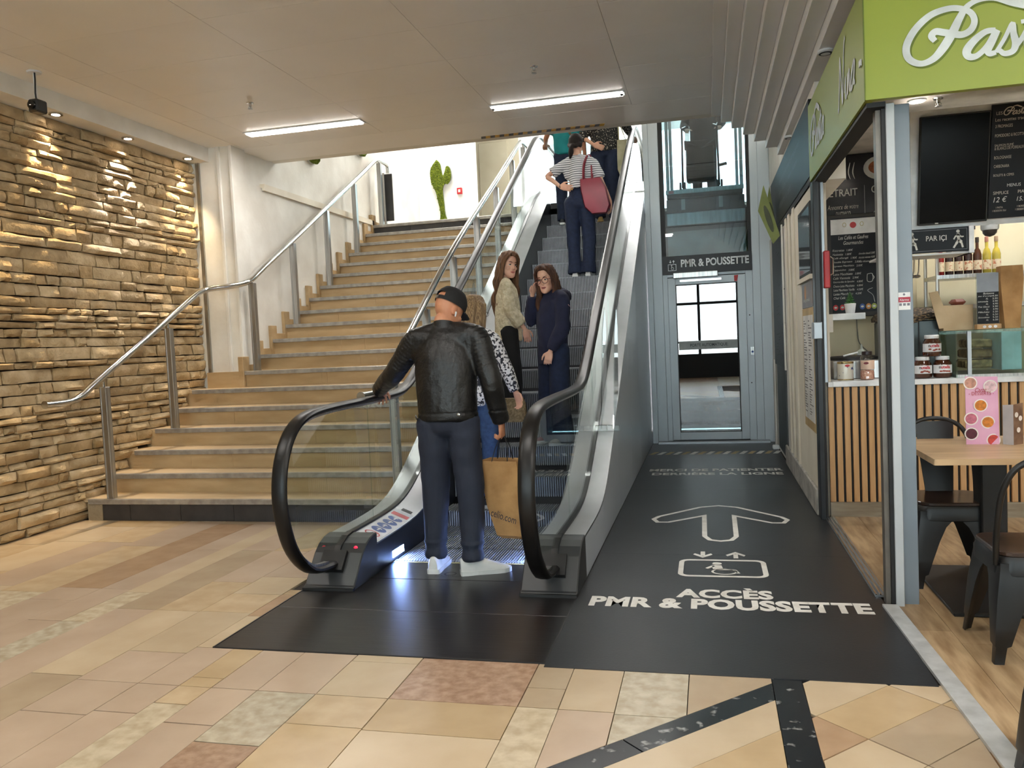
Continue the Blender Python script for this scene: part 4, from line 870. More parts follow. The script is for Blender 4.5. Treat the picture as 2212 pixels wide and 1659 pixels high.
pm = thing('menu_poster', 'tall white printed menu sheet on kraft backing on passage wall', 'poster', (.768, 6.8, .6)); MB().box(.765, .769, 6.40, 7.10, .61, 1.555).build('backing', M('kraft_border', (190, 160, 110), .6), pm); MB().box(.763, .765, 6.43, 7.05, .68, 1.50).build('sheet', M('sheet_white', (226, 222, 214), .6), pm)
mb = MB(); rr = random.Random(4)
for cx in (6.92, 6.62):
    z_ = 1.46
    while z_ > .72:
        w_ = rr.uniform(.06, .22); mb.add([(.7625, cx+.10, z_), (.7625, cx+.10-w_, z_), (.7625, cx+.10-w_, z_-.009), (.7625, cx+.10, z_-.009)], [(0, 1, 2, 3)]); z_ -= rr.choice([.02, .02, .035])
mb.build('printed_lines', M('grey_print', (120, 116, 110), .7), pm)['kind'] = 'stuff'
cb = thing('chalkboard_panel', 'dark chalkboard panel on the passage wall next to the lift', 'chalkboard', (.775, 9.4, 1.0)); MB().box(.768, .78, 8.75, 10.1, 1.0, 2.43).build('board', m_blk, cb); mb = MB(); rr = random.Random(9)
for k in range(26):
    y_ = rr.uniform(8.9, 9.9); z_ = rr.uniform(1.1, 2.3); w_ = rr.uniform(.1, .4); mb.add([(.7675, y_, z_), (.7675, y_-w_, z_+.01), (.7675, y_-w_, z_+.02), (.7675, y_, z_+.012)], [(0, 1, 2, 3)])
mb.build('chalk_lines', M('dim_chalk', (96, 98, 98), .8), cb)
MB().box(.755, .775, 10.15, 10.3, 0, 1.05).box(.755, .775, 8.72, 8.75, .98, 2.46).build('edge_board', m_plaster, wr, bevel=.004); MB().box(.70, .775, 9.9, 10.0, 0, .05).build('corner_block', m_white, wr, bevel=.01); MB().box(.768, .78, 8.8, 9.85, .05, 1.0).build('lower_panel', M('slate_panel', (74, 78, 80), .5), wr)
# black door frame, aluminium stile and red handle at the shop opening
fr_ = thing('shop_door_frame', 'black steel frame with aluminium stile at the shop opening', 'door frame', (.80, 6.3, 0))
MB().box(.762, .80, 6.22, 6.36, 0, 2.45).build('black_jamb', m_blkf, fr_, bevel=.004); MB().box(.80, .815, 6.24, 6.30, 0, 2.44).build('seal', m_blackmat, fr_); MB().box(.815, .838, 6.25, 6.31, 1.0, 2.44).build('aluminium_stile', m_alu, fr_, bevel=.003)
MB().box(.74, .80, 6.19, 6.30, 1.32, 1.44).build('lock_plate', m_alu, fr_, bevel=.004)
hd = MB().box(.822, .862, 6.19, 6.25, 1.68, 1.945).build('red_latch', m_red, fr_, bevel=.006); MB().tube([(.866, 6.20, 1.90), (.885, 6.20, 1.885), (.882, 6.20, 1.78), (.866, 6.20, 1.77)], .005).build('wire_pull', m_steel2, hd)
# shop inside: back wall, ceiling, side
struct(box('wall_shop', M('shop_wall_cream', (214, 206, 176), .7, nscale=2, c2=(206, 196, 164)), .87, 4.5, 7.6, 7.75, 0, 3.3)); struct(box('wall_shop_end', m_cream, 4.4, 4.5, 4.2, 7.6, 0, 3.3)); shc = struct(box('ceiling', M('shop_ceiling_paint', (206, 198, 188), .6), .86, 4.5, 4.24, 7.6, 2.88, 2.95))
MB().pz([(1.6, 7.1), (1.75, 7.6), (1.55, 7.6)], 0, 2.98).build('boxed_pipe', MATS['shop_wall_cream'], shc)
for x, y, z_ in ((1.405, 6.0, 2.88), (1.9, 5.0, 2.88)):
    t = thing('shop_downlight', 'round shop downlight nearest the corner post' if x < 1.45 else ('round shop downlight above the cafe table' if x < 3 else 'round shop downlight at far side of shop'), 'lamp', (x, y, z_), 'shop downlights'); MB().lathe([(.06, 0), (.058, -.008), (.045, -.01)], (x, y, z_), 20).build('rim', m_white, t, smooth=1); MB().lathe([(.045, -.007), (.045, -.011), (.001, -.011)], (x, y, z_), 18).build('lamp_face', m_spotw, t)
    spot('shop_downlight_lamp', (x, y, z_-.03), (x, y+.15, 0), 30, NEUT, 130, .8, .05)
area('shop_fill_lamp', (2.4, 6.95, 2.84), 1.2, .4, 16, NEUT)  # lamp and panel added out of sight to brighten the shop inside
t = thing('added_shop_lamp', 'unseen flat panel added on the shop ceiling to light the inside', 'lamp', (2.4, 6.95, 2.85)); MB().box(1.78, 3.02, 6.75, 7.15, 2.855, 2.88).build('frame', m_white, t); MB().box(1.80, 3.0, 6.77, 7.13, 2.851, 2.855).build('diffuser', M('panel_glow', (255, 250, 240), .4, emit=(255, 248, 238), es=3), t)
sprinkler(1.535, 6.0, 2.88, 'sprinkler head under the shop ceiling beside the downlight')
# counter: slatted oak front, white top, steel kick
ct = thing('shop_counter', 'long shop counter with vertical oak slats and white worktop', 'counter', (1.9, 6.32, 0))
MB().box(.875, 3.6, 6.345, 7.05, 0, .96).build('carcass', m_blackmat, ct); MB().box(.842, 3.6, 6.318, 6.345, 0, .112).build('kick_plate', M('brushed_kick', (178, 168, 150), .3, .8, c2=(150, 140, 124), nscale=4, stretch=(1, 1, 8)), ct)
MB().box(.875, 3.62, 6.30, 7.08, .962, 1.0).box(.842, .875, 6.30, 6.355, .962, 1.0).build('worktop', m_white, ct, bevel=.003)
sl = MB().box(0, .037, 6.318, 6.345, .114, .96).build('slat', m_oak, None); sme = sl.data; bpy.data.objects.remove(sl)
for k in range(51): o = link(sme, 'slat', ct); o.location.x += .844+k*.0545
# things on the counter
def jar_spread(x, y, z_, lab):
    t = thing('spread_jar', lab, 'jar', (x, y, z_), 'chocolate spread jars'); k = .062
    MB().lathe([(.045, 0), (.058, .004), (.062, .02), (.062, .09), (.056, .11), (.045, .125), (.042, .132)], (x, y, z_), 24).build('glass_body', M('spread_brown', (72, 38, 22), .12, c2=(58, 30, 18), nscale=10, coat=.5), t, smooth=1)
    MB().lathe([(.046, .13), (.047, .133), (.047, .152), (.044, .155)], (x, y, z_), 24).build('lid', m_white, t, smooth=1)
    lb = MB(); n = 14; r_ = .0626
    for i in range(n+1):
        a = R(-170+160*i/n); lb.v += [(x+r_*math.cos(a), y+r_*math.sin(a), z_+.035), (x+r_*math.cos(a), y+r_*math.sin(a), z_+.094)]
    lb.f += [(2*i, 2*i+2, 2*i+3, 2*i+1) for i in range(n)]; lb = lb.build('label', m_stw, t, smooth=1)
    # wrapped lettering: red word with a black first letter
    for s_, mt, u0, wd in (('n', m_blackmat, -.036, .013), ('utella', M('label_red', (206, 24, 44), .5), -.022, .062)):
        o = text(s_, 'lettering', mt, lb, (0, 0, 0), X, Z, width=wd, height=.016 if s_ == 'n' else .023, bold=.03, world=True)
        for v in o.data.vertices:
            a = R(-90)+(v.co.x+u0)/r_; zz = v.co.z; v.co = (x+(r_+.0008)*math.cos(a), y+(r_+.0008)*math.sin(a), z_+.068+zz)
    pc = MB(); rr = random.Random(int(x*1000))
    for q in range(5):
        a = R(-90)+rr.uniform(-.45, .75); disc(pc, (x+(r_+.0012)*math.cos(a), y+(r_+.0012)*math.sin(a), z_+rr.uniform(.045, .058)), Vector((-math.sin(a), math.cos(a), 0)), Z, .011, 10, .006)
    pc.build('label_picture', M('label_brown', (150, 62, 40), .5), lb)
jar_spread(1.505, 6.42, 1.0, 'chocolate spread jar on counter, lower left of the pyramid of three'); jar_spread(1.635, 6.42, 1.0, 'chocolate spread jar on counter, lower right of the pyramid of three'); jar_spread(1.568, 6.42, 1.155, 'chocolate spread jar balanced on top of two others')
t = thing('ketchup_bottle', 'red squeeze bottle standing left of the chocolate spread jars', 'bottle', (1.415, 6.50, 1.0)); MB().lathe([(.03, 0), (.032, .01), (.032, .12), (.026, .135)], (1.415, 6.5, 1.0), 18).build('body', m_red, t, smooth=1); MB().lathe([(.028, .135), (.026, .15), (.01, .155), (.004, .19)], (1.415, 6.5, 1.0), 14).build('nozzle', m_red, t, smooth=1)
t = thing('decorated_tin', 'round tin with blue floral pattern and red label on the counter', 'tin', (.985, 6.44, 1.0)); MB().lathe([(.054, 0), (.056, .004), (.056, .128), (.054, .132)], (.985, 6.44, 1.0), 26).build('body', M('tin_print', (206, 202, 190), .35, .2, c2=(44, 62, 118), nscale=26, lo=.58, hi=.62), t, smooth=1)
MB().lathe([(.057, .126), (.058, .13), (.058, .138), (.052, .14), (.05, .136)], (.985, 6.44, 1.0), 26).build('rim', M('tin_gold', (190, 170, 120), .25, 1.), t, smooth=1); MB().lathe([(.0565, .004), (.058, .008), (.0565, .012)], (.985, 6.44, 1.0), 26).build('base_rim', MATS['tin_gold'], t, smooth=1)
lb = MB(); disc(lb, (.99, 6.44-.0572, 1.112), X, Z, .018, 12, .009); lb.build('red_label', m_red, t)
t = thing('sprinkle_jar', 'clear jar of pale pink sprinkles with dark lid on counter', 'jar', (1.135, 6.44, 1.0)); MB().lathe([(.044, 0), (.05, .006), (.05, .055), (.047, .06), (.047, .07), (.05, .076), (.05, .14), (.044, .17), (.033, .185)], (1.135, 6.44, 1.0), 24).build('clear_body', glassmat('jar_glass', (236, 236, 232), 0, .12), t, smooth=1)
MB().lathe([(.042, .003), (.047, .008), (.047, .055), (.045, .072), (.02, .075)], (1.135, 6.44, 1.0), 22).build('sprinkles', M('pink_sprinkles', (226, 178, 152), .8, c2=(180, 110, 100), nscale=90), t, smooth=1); MB().lathe([(.034, .185), (.036, .187), (.036, .208), (.033, .21)], (1.135, 6.44, 1.0), 20).build('lid', M('dark_lid', (38, 22, 24), .4), t, smooth=1)
lb = MB(); n = 10
for i in range(n+1): a = R(-160+140*i/n); lb.v += [(1.135+.0508*math.cos(a), 6.44+.0508*math.sin(a), 1.08), (1.135+.0508*math.cos(a), 6.44+.0508*math.sin(a), 1.145)]
lb.f += [(2*i, 2*i+2, 2*i+3, 2*i+1) for i in range(n)]; lb = lb.build('label', M('peach_label', (232, 200, 176), .5), t, smooth=1); q = MB(); disc(q, (1.12, 6.3885, 1.125), X, Z, .018, 12, .009); q.build('oval_logo', M('maroon', (120, 30, 40), .5), lb)
# crepe maker behind
t = thing('crepe_maker', 'black double crepe plate in steel housing behind the counter jars', 'crepe maker', (1.1, 6.75, 1.0)); MB().box(.92, 1.28, 6.58, 7.0, 1.0, 1.14).build('housing', m_steel, t, bevel=.006); MB().lathe([(.175, 0), (.175, .02), (.165, .028)], (1.10, 6.79, 1.14), 28).build('hot_plate', m_blackmat, t, smooth=1); MB().tube([(1.0, 6.62, 1.175), (1.10, 6.60, 1.20)], .007).build('spatula', m_white, t)
t = thing('sauce_bottle', 'small pale squeeze bottle behind the crepe plate', 'bottle', (1.22, 7.15, 1.0)); MB().lathe([(.035, 0), (.035, .19), (.012, .21), (.005, .25)], (1.22, 7.15, 1.0), 16).build('body', M('pale_bottle', (206, 214, 204), .4), t, smooth=1); MB().lathe([(.0355, .15), (.0355, .17)], (1.22, 7.15, 1.0), 16).build('cap_ring', m_white, t)
# black oven box with woven cover
t = thing('covered_grill', 'dark steel grill with a woven dark cover on its top', 'grill', (1.52, 6.9, 1.0)); MB().box(1.30, 1.69, 6.70, 7.04, 1.0, 1.42).build('body', M('grill_steel', (70, 78, 80), .35, .6), t, bevel=.008); MB().box(1.545, 1.553, 6.692, 6.70, 1.0, 1.42).build('door_gap', m_blackmat, t)
cv = MB(); n = 12; rings = []
for i in range(n+1):
    u = i/n; rings.append([(1.285+.41*u, yy, 1.42+zz*(.05+.05*math.sin(u*math.pi))+.02*math.sin(u*9)) for yy, zz in ((6.66, 0), (6.65, .5), (6.74, 1.0), (6.95, 1.1), (7.08, .6), (7.07, 0))])
cv.loft(rings).build('woven_cover', M('woven_dark', (40, 34, 28), .8, c2=(120, 100, 74), nscale=50, stretch=(1, 1, 2), lo=.5, hi=.56, bump=.5, bscale=60), t, smooth=1)
# wall boards: pick-up poster, chalk menu, shelf with plant
t = thing('pickup_poster', 'dark wall poster reading retrait and commande above the chalk menu', 'poster', (1.25, 7.58, 2.3)); MB().box(.93, 2.2, 7.57, 7.598, 2.16, 2.87).build('board', M('gloss_black_board', (20, 24, 32), .18), t); yb = 7.568
text('RETRAIT', 'lettering', m_chalk, t, (1.02, yb, 2.52), X, Z, width=.27, height=.062, bold=.01); text('COMMANDE', 'lettering', m_chalk, t, (1.40, yb, 2.53), X, Z, width=.38, height=.062, bold=.01)
for s_, z_, wd_ in (('Annonce de votre', 2.41, .25), ('numero', 2.35, .12), ('récupérez votre plat', 2.26, .26), ('juste ici', 2.20, .12)): text(s_, 'small_print', m_chalk2, t, (1.17, yb, z_), X, Z, width=wd_, height=.04, align='C', shear=.2)
for s_, z_, x_ in (('« BONJOUR »', 2.43, 1.44), ('Composez', 2.33, 1.48), ('Sur place', 2.22, 1.48)): text(s_, 'small_print', m_chalk2, t, (x_, yb, z_), X, Z, width=.2, height=.04, shear=.2)
mb = MB(); disc(mb, (1.435, yb, 2.35), X, Z, .028, 16); disc(mb, (1.435, yb, 2.24), X, Z, .028, 16); mb.box(1.345, 1.347, yb-.001, yb, 2.2, 2.6); mb.build('bullets', m_chalk, t)
pl = MB(); disc(pl, (1.47, yb-.001, 2.74), X, Z, .13, 24, .10); pl = pl.build('plate_picture', m_chalk, t); q = MB(); disc(q, (1.47, yb-.002, 2.745), X, Z, .09, 20, .06); q.build('pasta_picture', M('pasta_print', (176, 96, 50), .6, c2=(120, 60, 30), nscale=40), pl)
ribbon('steam_marks', [[(1.20+k*.035, 2.66, .004), (1.185+k*.035, 2.72, .01), (1.20+k*.035, 2.80, .004)] for k in range(3)], m_chalk, t, (0, yb, 0), X, Z); MB().box(.945, 1.06, 7.564, 7.568, 2.62, 2.80).build('grey_picture', m_chalk2, t)
t = thing('chalk_menu', 'framed black chalk menu listing coffees and waffles behind the counter', 'menu board', (1.22, 7.5, 1.5)); MB().box(1.03, 1.45, 7.53, 7.568, 1.48, 2.36).build('frame', M('dark_frame', (44, 38, 34), .5), t, bevel=.004); MB().box(1.06, 1.42, 7.526, 7.53, 1.52, 2.33).build('slate', m_blk, t); hb = MB().box(1.06, 1.42, 7.523, 7.526, 2.19, 2.32).build('header', m_stw, t)
mb = MB(); disc(mb, (1.24, 7.5225, 2.265), X, Z, .026, 18); mb.build('red_roundel', m_red, hb); mb = MB(); [ring(mb, (x_, 7.5225, 2.27), X, Z, .016, .005, 14, .02) for x_ in (1.17, 1.31)]; mb.build('emblems', M('pale_gold', (190, 180, 140), .5), hb)
yb = 7.5255
for k, s_ in enumerate(['Les Cafés et Gaufres', 'Gourmandes']): text(s_, 'chalk_title', m_chalk, t, (1.24, yb, 2.145-k*.045), X, Z, width=(.24, .16)[k], height=.032, align='C', shear=.25)
for k, (s_, p_) in enumerate([('Ristretto', '1.80€'), ('Noisette', '1.80€'), ('Café allongé', '1.90€'), ('Double Espresso', '2.80€'), ('Espresso Macchiato', '2.00€'), ('Cappuccino', '3.80€'), ('Latte Macchiato', '3.80€'), ('Café Viennois', '2.90€'), ('Gourmandise de Speculos', '4.80€'), ('Choco-Latte Macchiato', '4.80€'), ('Latte Macchiato Vanille', '4.50€'), ('Latte Macchiato', '4.50€'), ('Chaï Café', '')]):
    z_ = 2.045-k*.034; text(s_, 'chalk_line', m_chalk, t, (1.07, yb, z_), X, Z, width=min(.17, .0105*len(s_)), height=.02, shear=.2)
    if p_: text(p_, 'chalk_price', m_chalk, t, (1.07+min(.17, .0105*len(s_))+.02, yb, z_), X, Z, width=.05, height=.018, shear=.2)
for k, s_ in enumerate(['chocolat chaud 3.50€', 'chocolat viennois 4.60€', 'thés infusion 2.90€']): text(s_, 'chalk_line', m_chalk, t, (1.28, yb, 2.01-k*.034), X, Z, width=.13, height=.018, shear=.2)
ribbon('chalk_drawing', [[(1.345, 1.84, .004), (1.345, 1.78, .004), (1.385, 1.78, .004), (1.385, 1.84, .004), (1.345, 1.84, .004)], [(1.385, 1.83, .004), (1.40, 1.81, .004), (1.385, 1.79, .004)], [(1.385, 1.72, .003), (1.345, 1.70, .003), (1.385, 1.66, .003), (1.40, 1.60, .003)]], m_chalk, t, (0, yb, 0), X, Z)
for k, (x_, c_) in enumerate([(1.085, 'sticker_red'), (1.14, 'sticker_red'), (1.30, 'sticker_blue'), (1.35, 'poster_orange'), (1.395, 'green_sign')]): mb = MB(); disc(mb, (x_, yb, 1.565), X, Z, .021, 16, .025); d_ = mb.build('roundel', MATS[c_], t); mb = MB(); disc(mb, (x_, yb-.0006, 1.565), X, Z, .012, 12, .009); mb.build('roundel_mark', m_chalk, d_)
t = thing('wall_shelf', 'short white shelf above the counter carrying the potted plant', 'shelf', (1.09, 6.95, 1.45)); MB().box(.96, 1.205, 6.85, 7.0, 1.452, 1.502).build('board', m_white, t, bevel=.003); MB().box(.93, .965, 6.85, 7.0, 1.36, 1.502).build('bracket', m_plaster, t)
t = thing('potted_succulent', 'small green succulent in a white conical pot on the shelf', 'plant', (1.105, 6.92, 1.502)); MB().lathe([(.03, 0), (.034, .004), (.044, .075), (.04, .078), (.036, .07)], (1.105, 6.92, 1.502), 20).build('pot', m_white, t, smooth=1)
m_succ = M('succulent_green', (58, 110, 50), .6, c2=(36, 78, 34), nscale=12); rr = random.Random(2)
for lv in range(6):
    for k in range(8-lv):
        a = 2*math.pi*k/(8-lv)+lv*.5; el = .25+.25*lv; L_ = .042-.004*lv; d_ = Vector((math.cos(a)*math.cos(el), math.sin(a)*math.cos(el), math.sin(el))); b_ = Vector((1.105, 6.92, 1.58+lv*.014))
        MB().tube([b_, b_+d_*L_*.5, b_+d_*L_], [.005, .009, .001], 5).build('leaf', m_succ, t, smooth=1)
t = thing('power_cable', 'thin cable hanging down the shop back wall', 'cable', (1.25, 7.59, 1.4)); MB().tube([tuple(p) for p in smooth_curve([(1.26, 7.585, 1.48), (1.265, 7.585, 1.36), (1.28, 7.585, 1.25), (1.36, 7.585, 1.15), (1.40, 7.585, 1.02)], 5)], .005, 6).build('flex', M('grey_cable', (130, 130, 120), .6), t)
# screen and printed menu on a tilted bulkhead, sign 'par ici', dome camera
TV0, TVt = Vector((1.40, 6.05, 2.06)), R(10)
def tv(x, h, d=0): return (x, TV0.y-math.sin(TVt)*h+math.cos(TVt)*(-d), TV0.z+math.cos(TVt)*h-math.sin(TVt)*d)
def tbox(x0, x1, h0, h1, d0, d1): return MB().add([tv(x, h, d) for x, h, d in ((x0, h0, d0), (x1, h0, d0), (x1, h0, d1), (x0, h0, d1), (x0, h1, d0), (x1, h1, d0), (x1, h1, d1), (x0, h1, d1))], [(0, 3, 2, 1), (4, 5, 6, 7), (0, 1, 5, 4), (1, 2, 6, 5), (2, 3, 7, 6), (3, 0, 4, 7)])
t = thing('menu_bulkhead', 'white tilted bulkhead carrying the dark screen above the counter', 'bulkhead', (1.9, 6.2, 2.0)); tbox(1.345, 3.4, -.03, .74, -.12, .005).build('panel', m_white, t)
t = thing('television', 'large black switched-off screen tilted above the shop counter', 'screen', tv(1.6, 0)); tbox(1.395, 1.815, 0, .70, .02, .05).build('casing', m_blackmat, t, bevel=.004); tbox(1.405, 1.805, .012, .69, .05, .053).build('glass', M('screen_black', (6, 6, 7), .2, spec=.12), t); tbox(1.5, 1.52, .004, .012, .05, .052).build('standby_light', m_chalk, t)
t = thing('menu_board', 'black printed pasta menu board hanging right of the screen', 'menu board', tv(2.1, 0)); bd = tbox(1.822, 2.6, .012, .73, .02, .045).build('board', m_blk, t); ux_ = X; uz_ = Vector((0, -math.sin(TVt), math.cos(TVt)))
def mt_(s_, x_, h_, wd_, ht_, mat=None, **k): return text(s_, 'lettering', mat or m_chalk2, bd, tv(x_, h_, .0455), ux_, uz_, width=wd_, height=ht_, **k)
mt_('LES', 1.845, .665, .035, .02); mt_('Les recettes traditionnelles', 1.84, .625, .27, .02)
ribbon('script_title', PASTA, m_chalk2, bd, tv(1.655, -.137, .0455), ux_, uz_, scale=.245*1.0) if False else ribbon('script_title', [[(a-.944, b-2.6, c) for a, b, c in s_] for s_ in PASTA], m_chalk2, bd, tv(1.888, .66, .0455), ux_, uz_, scale=.2)
for k, (s_, wd_) in enumerate([('3 FROMAGES', .10), ('POMODORO & RICOTTA', .17), ('SAUMON FUMÉ', .11), ('& BLANCS DE POIREAUX', .17), ('BOLOGNAISE', .10), ('CARBONARA', .09), ('BOLETS & CÈPES', .12)]): mt_(s_, 1.842, (.585, .527, .468, .447, .39, .335, .28)[k], wd_, .019)
mt_('MENUS', 1.925, .21, .08, .02, m_chalk); mt_('SIMPLICE', 1.845, .165, .09, .02); mt_('12 €', 1.848, .115, .08, .035, m_chalk, shear=.2); mt_('PIACERE', 1.99, .165, .10, .02); mt_('15.90 €', 1.985, .115, .11, .03, m_chalk, shear=.2); mt_('1 PASTA', 1.865, .075, .04, .012); mt_('1 BOISSON 33cl', 1.845, .055, .08, .012); mt_('1 BOISSON', 1.99, .075, .06, .012); mt_('1 DESSERT MAISON', 1.98, .055, .1, .012)
t = thing('direction_sign', 'black hanging sign reading par içi with white walking figures', 'sign', (1.55, 6.0, 1.86)); sgn = MB().box(1.15, 1.70, 5.985, 6.0, 1.865, 2.025).build('board', m_blk, t); MB().box(1.15, 1.73, 6.0, 6.35, 1.85, 1.862).box(1.70, 1.73, 5.98, 6.35, 1.85, 2.025).build('white_box', m_white, t)
text('PAR IÇI', 'lettering', m_chalk, sgn, (1.44, 5.9845, 1.935), X, Z, width=.125, height=.042, bold=.01)
mb = MB(); yf = 5.9845
for a, b, c_, d_ in ((1.17, 1.69, 1.876, 1.879), (1.17, 1.69, 2.012, 2.015), (1.687, 1.69, 1.876, 2.015)): mb.add([(a, yf, c_), (b, yf, c_), (b, yf, d_), (a, yf, d_)], [(0, 1, 2, 3)])
mb.build('border_line', M('sign_line', (120, 124, 130), .6), sgn)
for cx in (1.355, 1.635):
    mb = MB(); disc(mb, (cx, yf, 1.996), X, Z, .011, 12)
    for seg in ([(0, .072, .018), (.004, .03, .02), (.02, .012, .012), (.028, -.022, .012)], [(.004, .03, .016), (-.012, .004, .012), (-.028, -.022, .012)], [(0, .066, .01), (.02, .048, .009), (.034, .05, .008)], [(0, .066, .01), (-.018, .05, .009), (-.026, .034, .008)]):
        for p, q in zip(seg, seg[1:]):
            dx, dz = q[0]-p[0], q[1]-p[1]; l_ = math.hypot(dx, dz); nx, nz = -dz/l_*p[2]/2, dx/l_*p[2]/2
            mb.add([(cx+p[0]+nx, yf, 1.91+p[1]+nz), (cx+q[0]+nx, yf, 1.91+q[1]+nz), (cx+q[0]-nx, yf, 1.91+q[1]-nz), (cx+p[0]-nx, yf, 1.91+p[1]-nz)], [(0, 1, 2, 3)])
    mb.build('walking_figure', m_chalk, sgn)
t = thing('dome_camera', 'white dome security camera under the menu bulkhead', 'camera', (1.86, 6.1, 2.03)); MB().lathe([(.055, 0), (.055, -.025), (.05, -.035)], (1.86, 6.1, 2.035), 20).build('base', m_white, t, smooth=1); MB().lathe([(.045, -.033), (.042, -.055), (.028, -.072), (.004, -.08)], (1.86, 6.1, 2.035), 20).build('dome', M('smoked_dome', (60, 56, 54), .1), t, smooth=1)
t = thing('ladles', 'bunch of steel ladles hanging under the white sign box', 'utensils', (1.42, 6.3, 1.84))
for k in range(4): b_ = MB().tube([(1.36+k*.03, 6.22, 1.85), (1.355+k*.03, 6.22, 1.76), (1.345+k*.03, 6.22, 1.73)], .005, 6).ell((1.335+k*.032, 6.21, 1.725), .026, .03, .012); b_.build('ladle', m_steel2, t, smooth=1)
# steel rack with syrup bottles
t = thing('steel_rack', 'steel shelving rack with syrup bottles behind the counter', 'shelving', (2.0, 7.3, 0))
for x_ in (1.79, 2.55):
    for y_ in (7.12, 7.48): MB().tube([(x_, y_, .0), (x_, y_, 1.95)], .014, 8).build('upright', m_steel, t)
for z_ in (1.30, 1.50, 1.74): MB().box(1.78, 2.56, 7.10, 7.5, z_, z_+.03).build('shelf', m_steel, t)
cols = [('syrup_red', (150, 30, 26)), ('syrup_dark', (52, 30, 26)), ('syrup_dark', (52, 30, 26)), ('syrup_dark', (52, 30, 26)), ('syrup_brown', (80, 44, 28)), ('syrup_yellow', (196, 176, 70)), ('syrup_yellow', (196, 176, 70))]
posn = ['at the left end of the rack', 'second from the left on rack', 'third from the left on rack', 'fourth from the left on rack', 'with wooden stopper in rack middle', 'with pink cap right of middle', 'at the right end of the rack']
for k, (nm, c_) in enumerate(cols):
    x_ = 1.825+k*.068; y_ = 7.18
    tb = thing('syrup_bottle', '%s syrup bottle %s' % (('red', 'dark', 'dark', 'dark', 'brown', 'yellow', 'yellow')[k], posn[k]), 'bottle', (x_, y_, 1.77), 'syrup bottles on the rack')
    MB().lathe([(.028, 0), (.031, .006), (.031, .15), (.022, .185), (.012, .2), (.012, .25)], (x_, y_, 1.77), 16).build('glass', M(nm, c_, .12, coat=.4), tb, smooth=1); MB().lathe([(.013, .245), (.014, .25), (.014, .285), (.011, .287)], (x_, y_, 1.77), 14).build('cap', M('cap_%d' % (k % 3), ((190, 160, 130), (60, 50, 46), (214, 150, 130))[k % 3], .5), tb, smooth=1)
    lb = MB(); n = 8
    for i in range(n+1): a = R(-170+160*i/n); lb.v += [(x_+.0316*math.cos(a), y_+.0316*math.sin(a), 1.80), (x_+.0316*math.cos(a), y_+.0316*math.sin(a), 1.875)]
    lb.f += [(2*i, 2*i+2, 2*i+3, 2*i+1) for i in range(n)]; lb.build('label', M('label_cream', (226, 208, 176), .6, c2=(190, 120, 90), nscale=40, lo=.55, hi=.6), tb, smooth=1)
# cardboard box, drinks price card, paper bag, display case
m_kraft = M('kraft_paper', (184, 142, 92), .8, c2=(160, 118, 72), nscale=8, bump=.2, bscale=20); m_card = M('pale_cardboard', (200, 176, 142), .8, c2=(186, 160, 124), nscale=6)
t = thing('cardboard_box', 'open pale cardboard box with flap standing on display case', 'box', (1.76, 6.75, 1.34)); MB().box(1.70, 1.90, 6.62, 6.9, 1.334, 1.52).build('body', m_card, t); MB().add([(1.60, 6.6, 1.62), (1.66, 6.6, 1.63), (1.755, 6.62, 1.36), (1.67, 6.62, 1.35), (1.60, 6.606, 1.62), (1.66, 6.606, 1.63), (1.755, 6.626, 1.36), (1.67, 6.626, 1.35)], [(0, 1, 2, 3), (7, 6, 5, 4), (0, 4, 5, 1), (1, 5, 6, 2), (2, 6, 7, 3), (3, 7, 4, 0)]).build('flap', m_card, t); MB().box(1.78, 1.87, 6.66, 6.8, 1.52, 1.565).build('red_packets', M('packet_red', (118, 62, 50), .6), t, bevel=.02)
t = thing('drinks_card', 'black drinks price card in a clear and wooden stand', 'price card', (1.96, 6.5, 1.334)); MB().box(1.88, 2.04, 6.47, 6.53, 1.334, 1.37).build('wooden_foot', m_oak, t, bevel=.003); MB().box(1.885, 2.035, 6.495, 6.502, 1.37, 1.74).build('clear_sheet', m_acr, t); cdp = MB().box(1.89, 2.03, 6.49, 6.495, 1.375, 1.60).build('black_card', m_blk, t); MB().box(1.89, 2.03, 6.49, 6.4945, 1.60, 1.735).build('grey_photo', M('photo_grey', (150, 154, 162), .3, c2=(120, 126, 136), nscale=4), t)
for k, (s_, p_) in enumerate([("Jus d'orange", '4.50'), ('XL', '5.50'), ('Limonade', '3.90'), ('XL', '4.90'), ('Thé Glacé', '3.90'), ('XL', '4.90'), ('Milkshake', '5.50'), ('XL', '6.50'), ('Smoothies', '5.50'), ('XL', '6.50')]): text(s_, 'chalk_line', m_chalk, cdp, (1.895+(.05 if s_ == 'XL' else 0), 6.4895, 1.565-k*.019), X, Z, width=.009*len(s_)*.9, height=.011, shear=.2); text(p_, 'chalk_price', m_chalk, cdp, (1.99, 6.4895, 1.565-k*.019), X, Z, width=.033, height=.012)
text('Boissons', 'chalk_title', m_chalk, cdp, (1.93, 6.4895, 1.583), X, Z, width=.07, height=.013, shear=.2)
mb = MB(); [disc(mb, (x_, 6.4695, 1.352), X, Z, .012, 14, .01) for x_ in (1.93, 1.965, 2.0)]; mb.build('foot_marks', m_stw, t)
t = thing('paper_bag', 'tall crumpled brown paper bag standing at right end of display case', 'bag', (2.12, 6.55, 1.334)); MB().loft([[(2.12+sx_*w_, 6.55+sy_*.05, z_) for sx_, sy_ in ((-1, -1), (0, -1.15), (1, -1), (1.05, 0), (1, 1), (0, 1.1), (-1, 1), (-.97, 0))] for w_, z_ in ((.05, 1.334), (.055, 1.42), (.066, 1.56), (.074, 1.68), (.07, 1.78))]).build('bag', m_kraft, t)
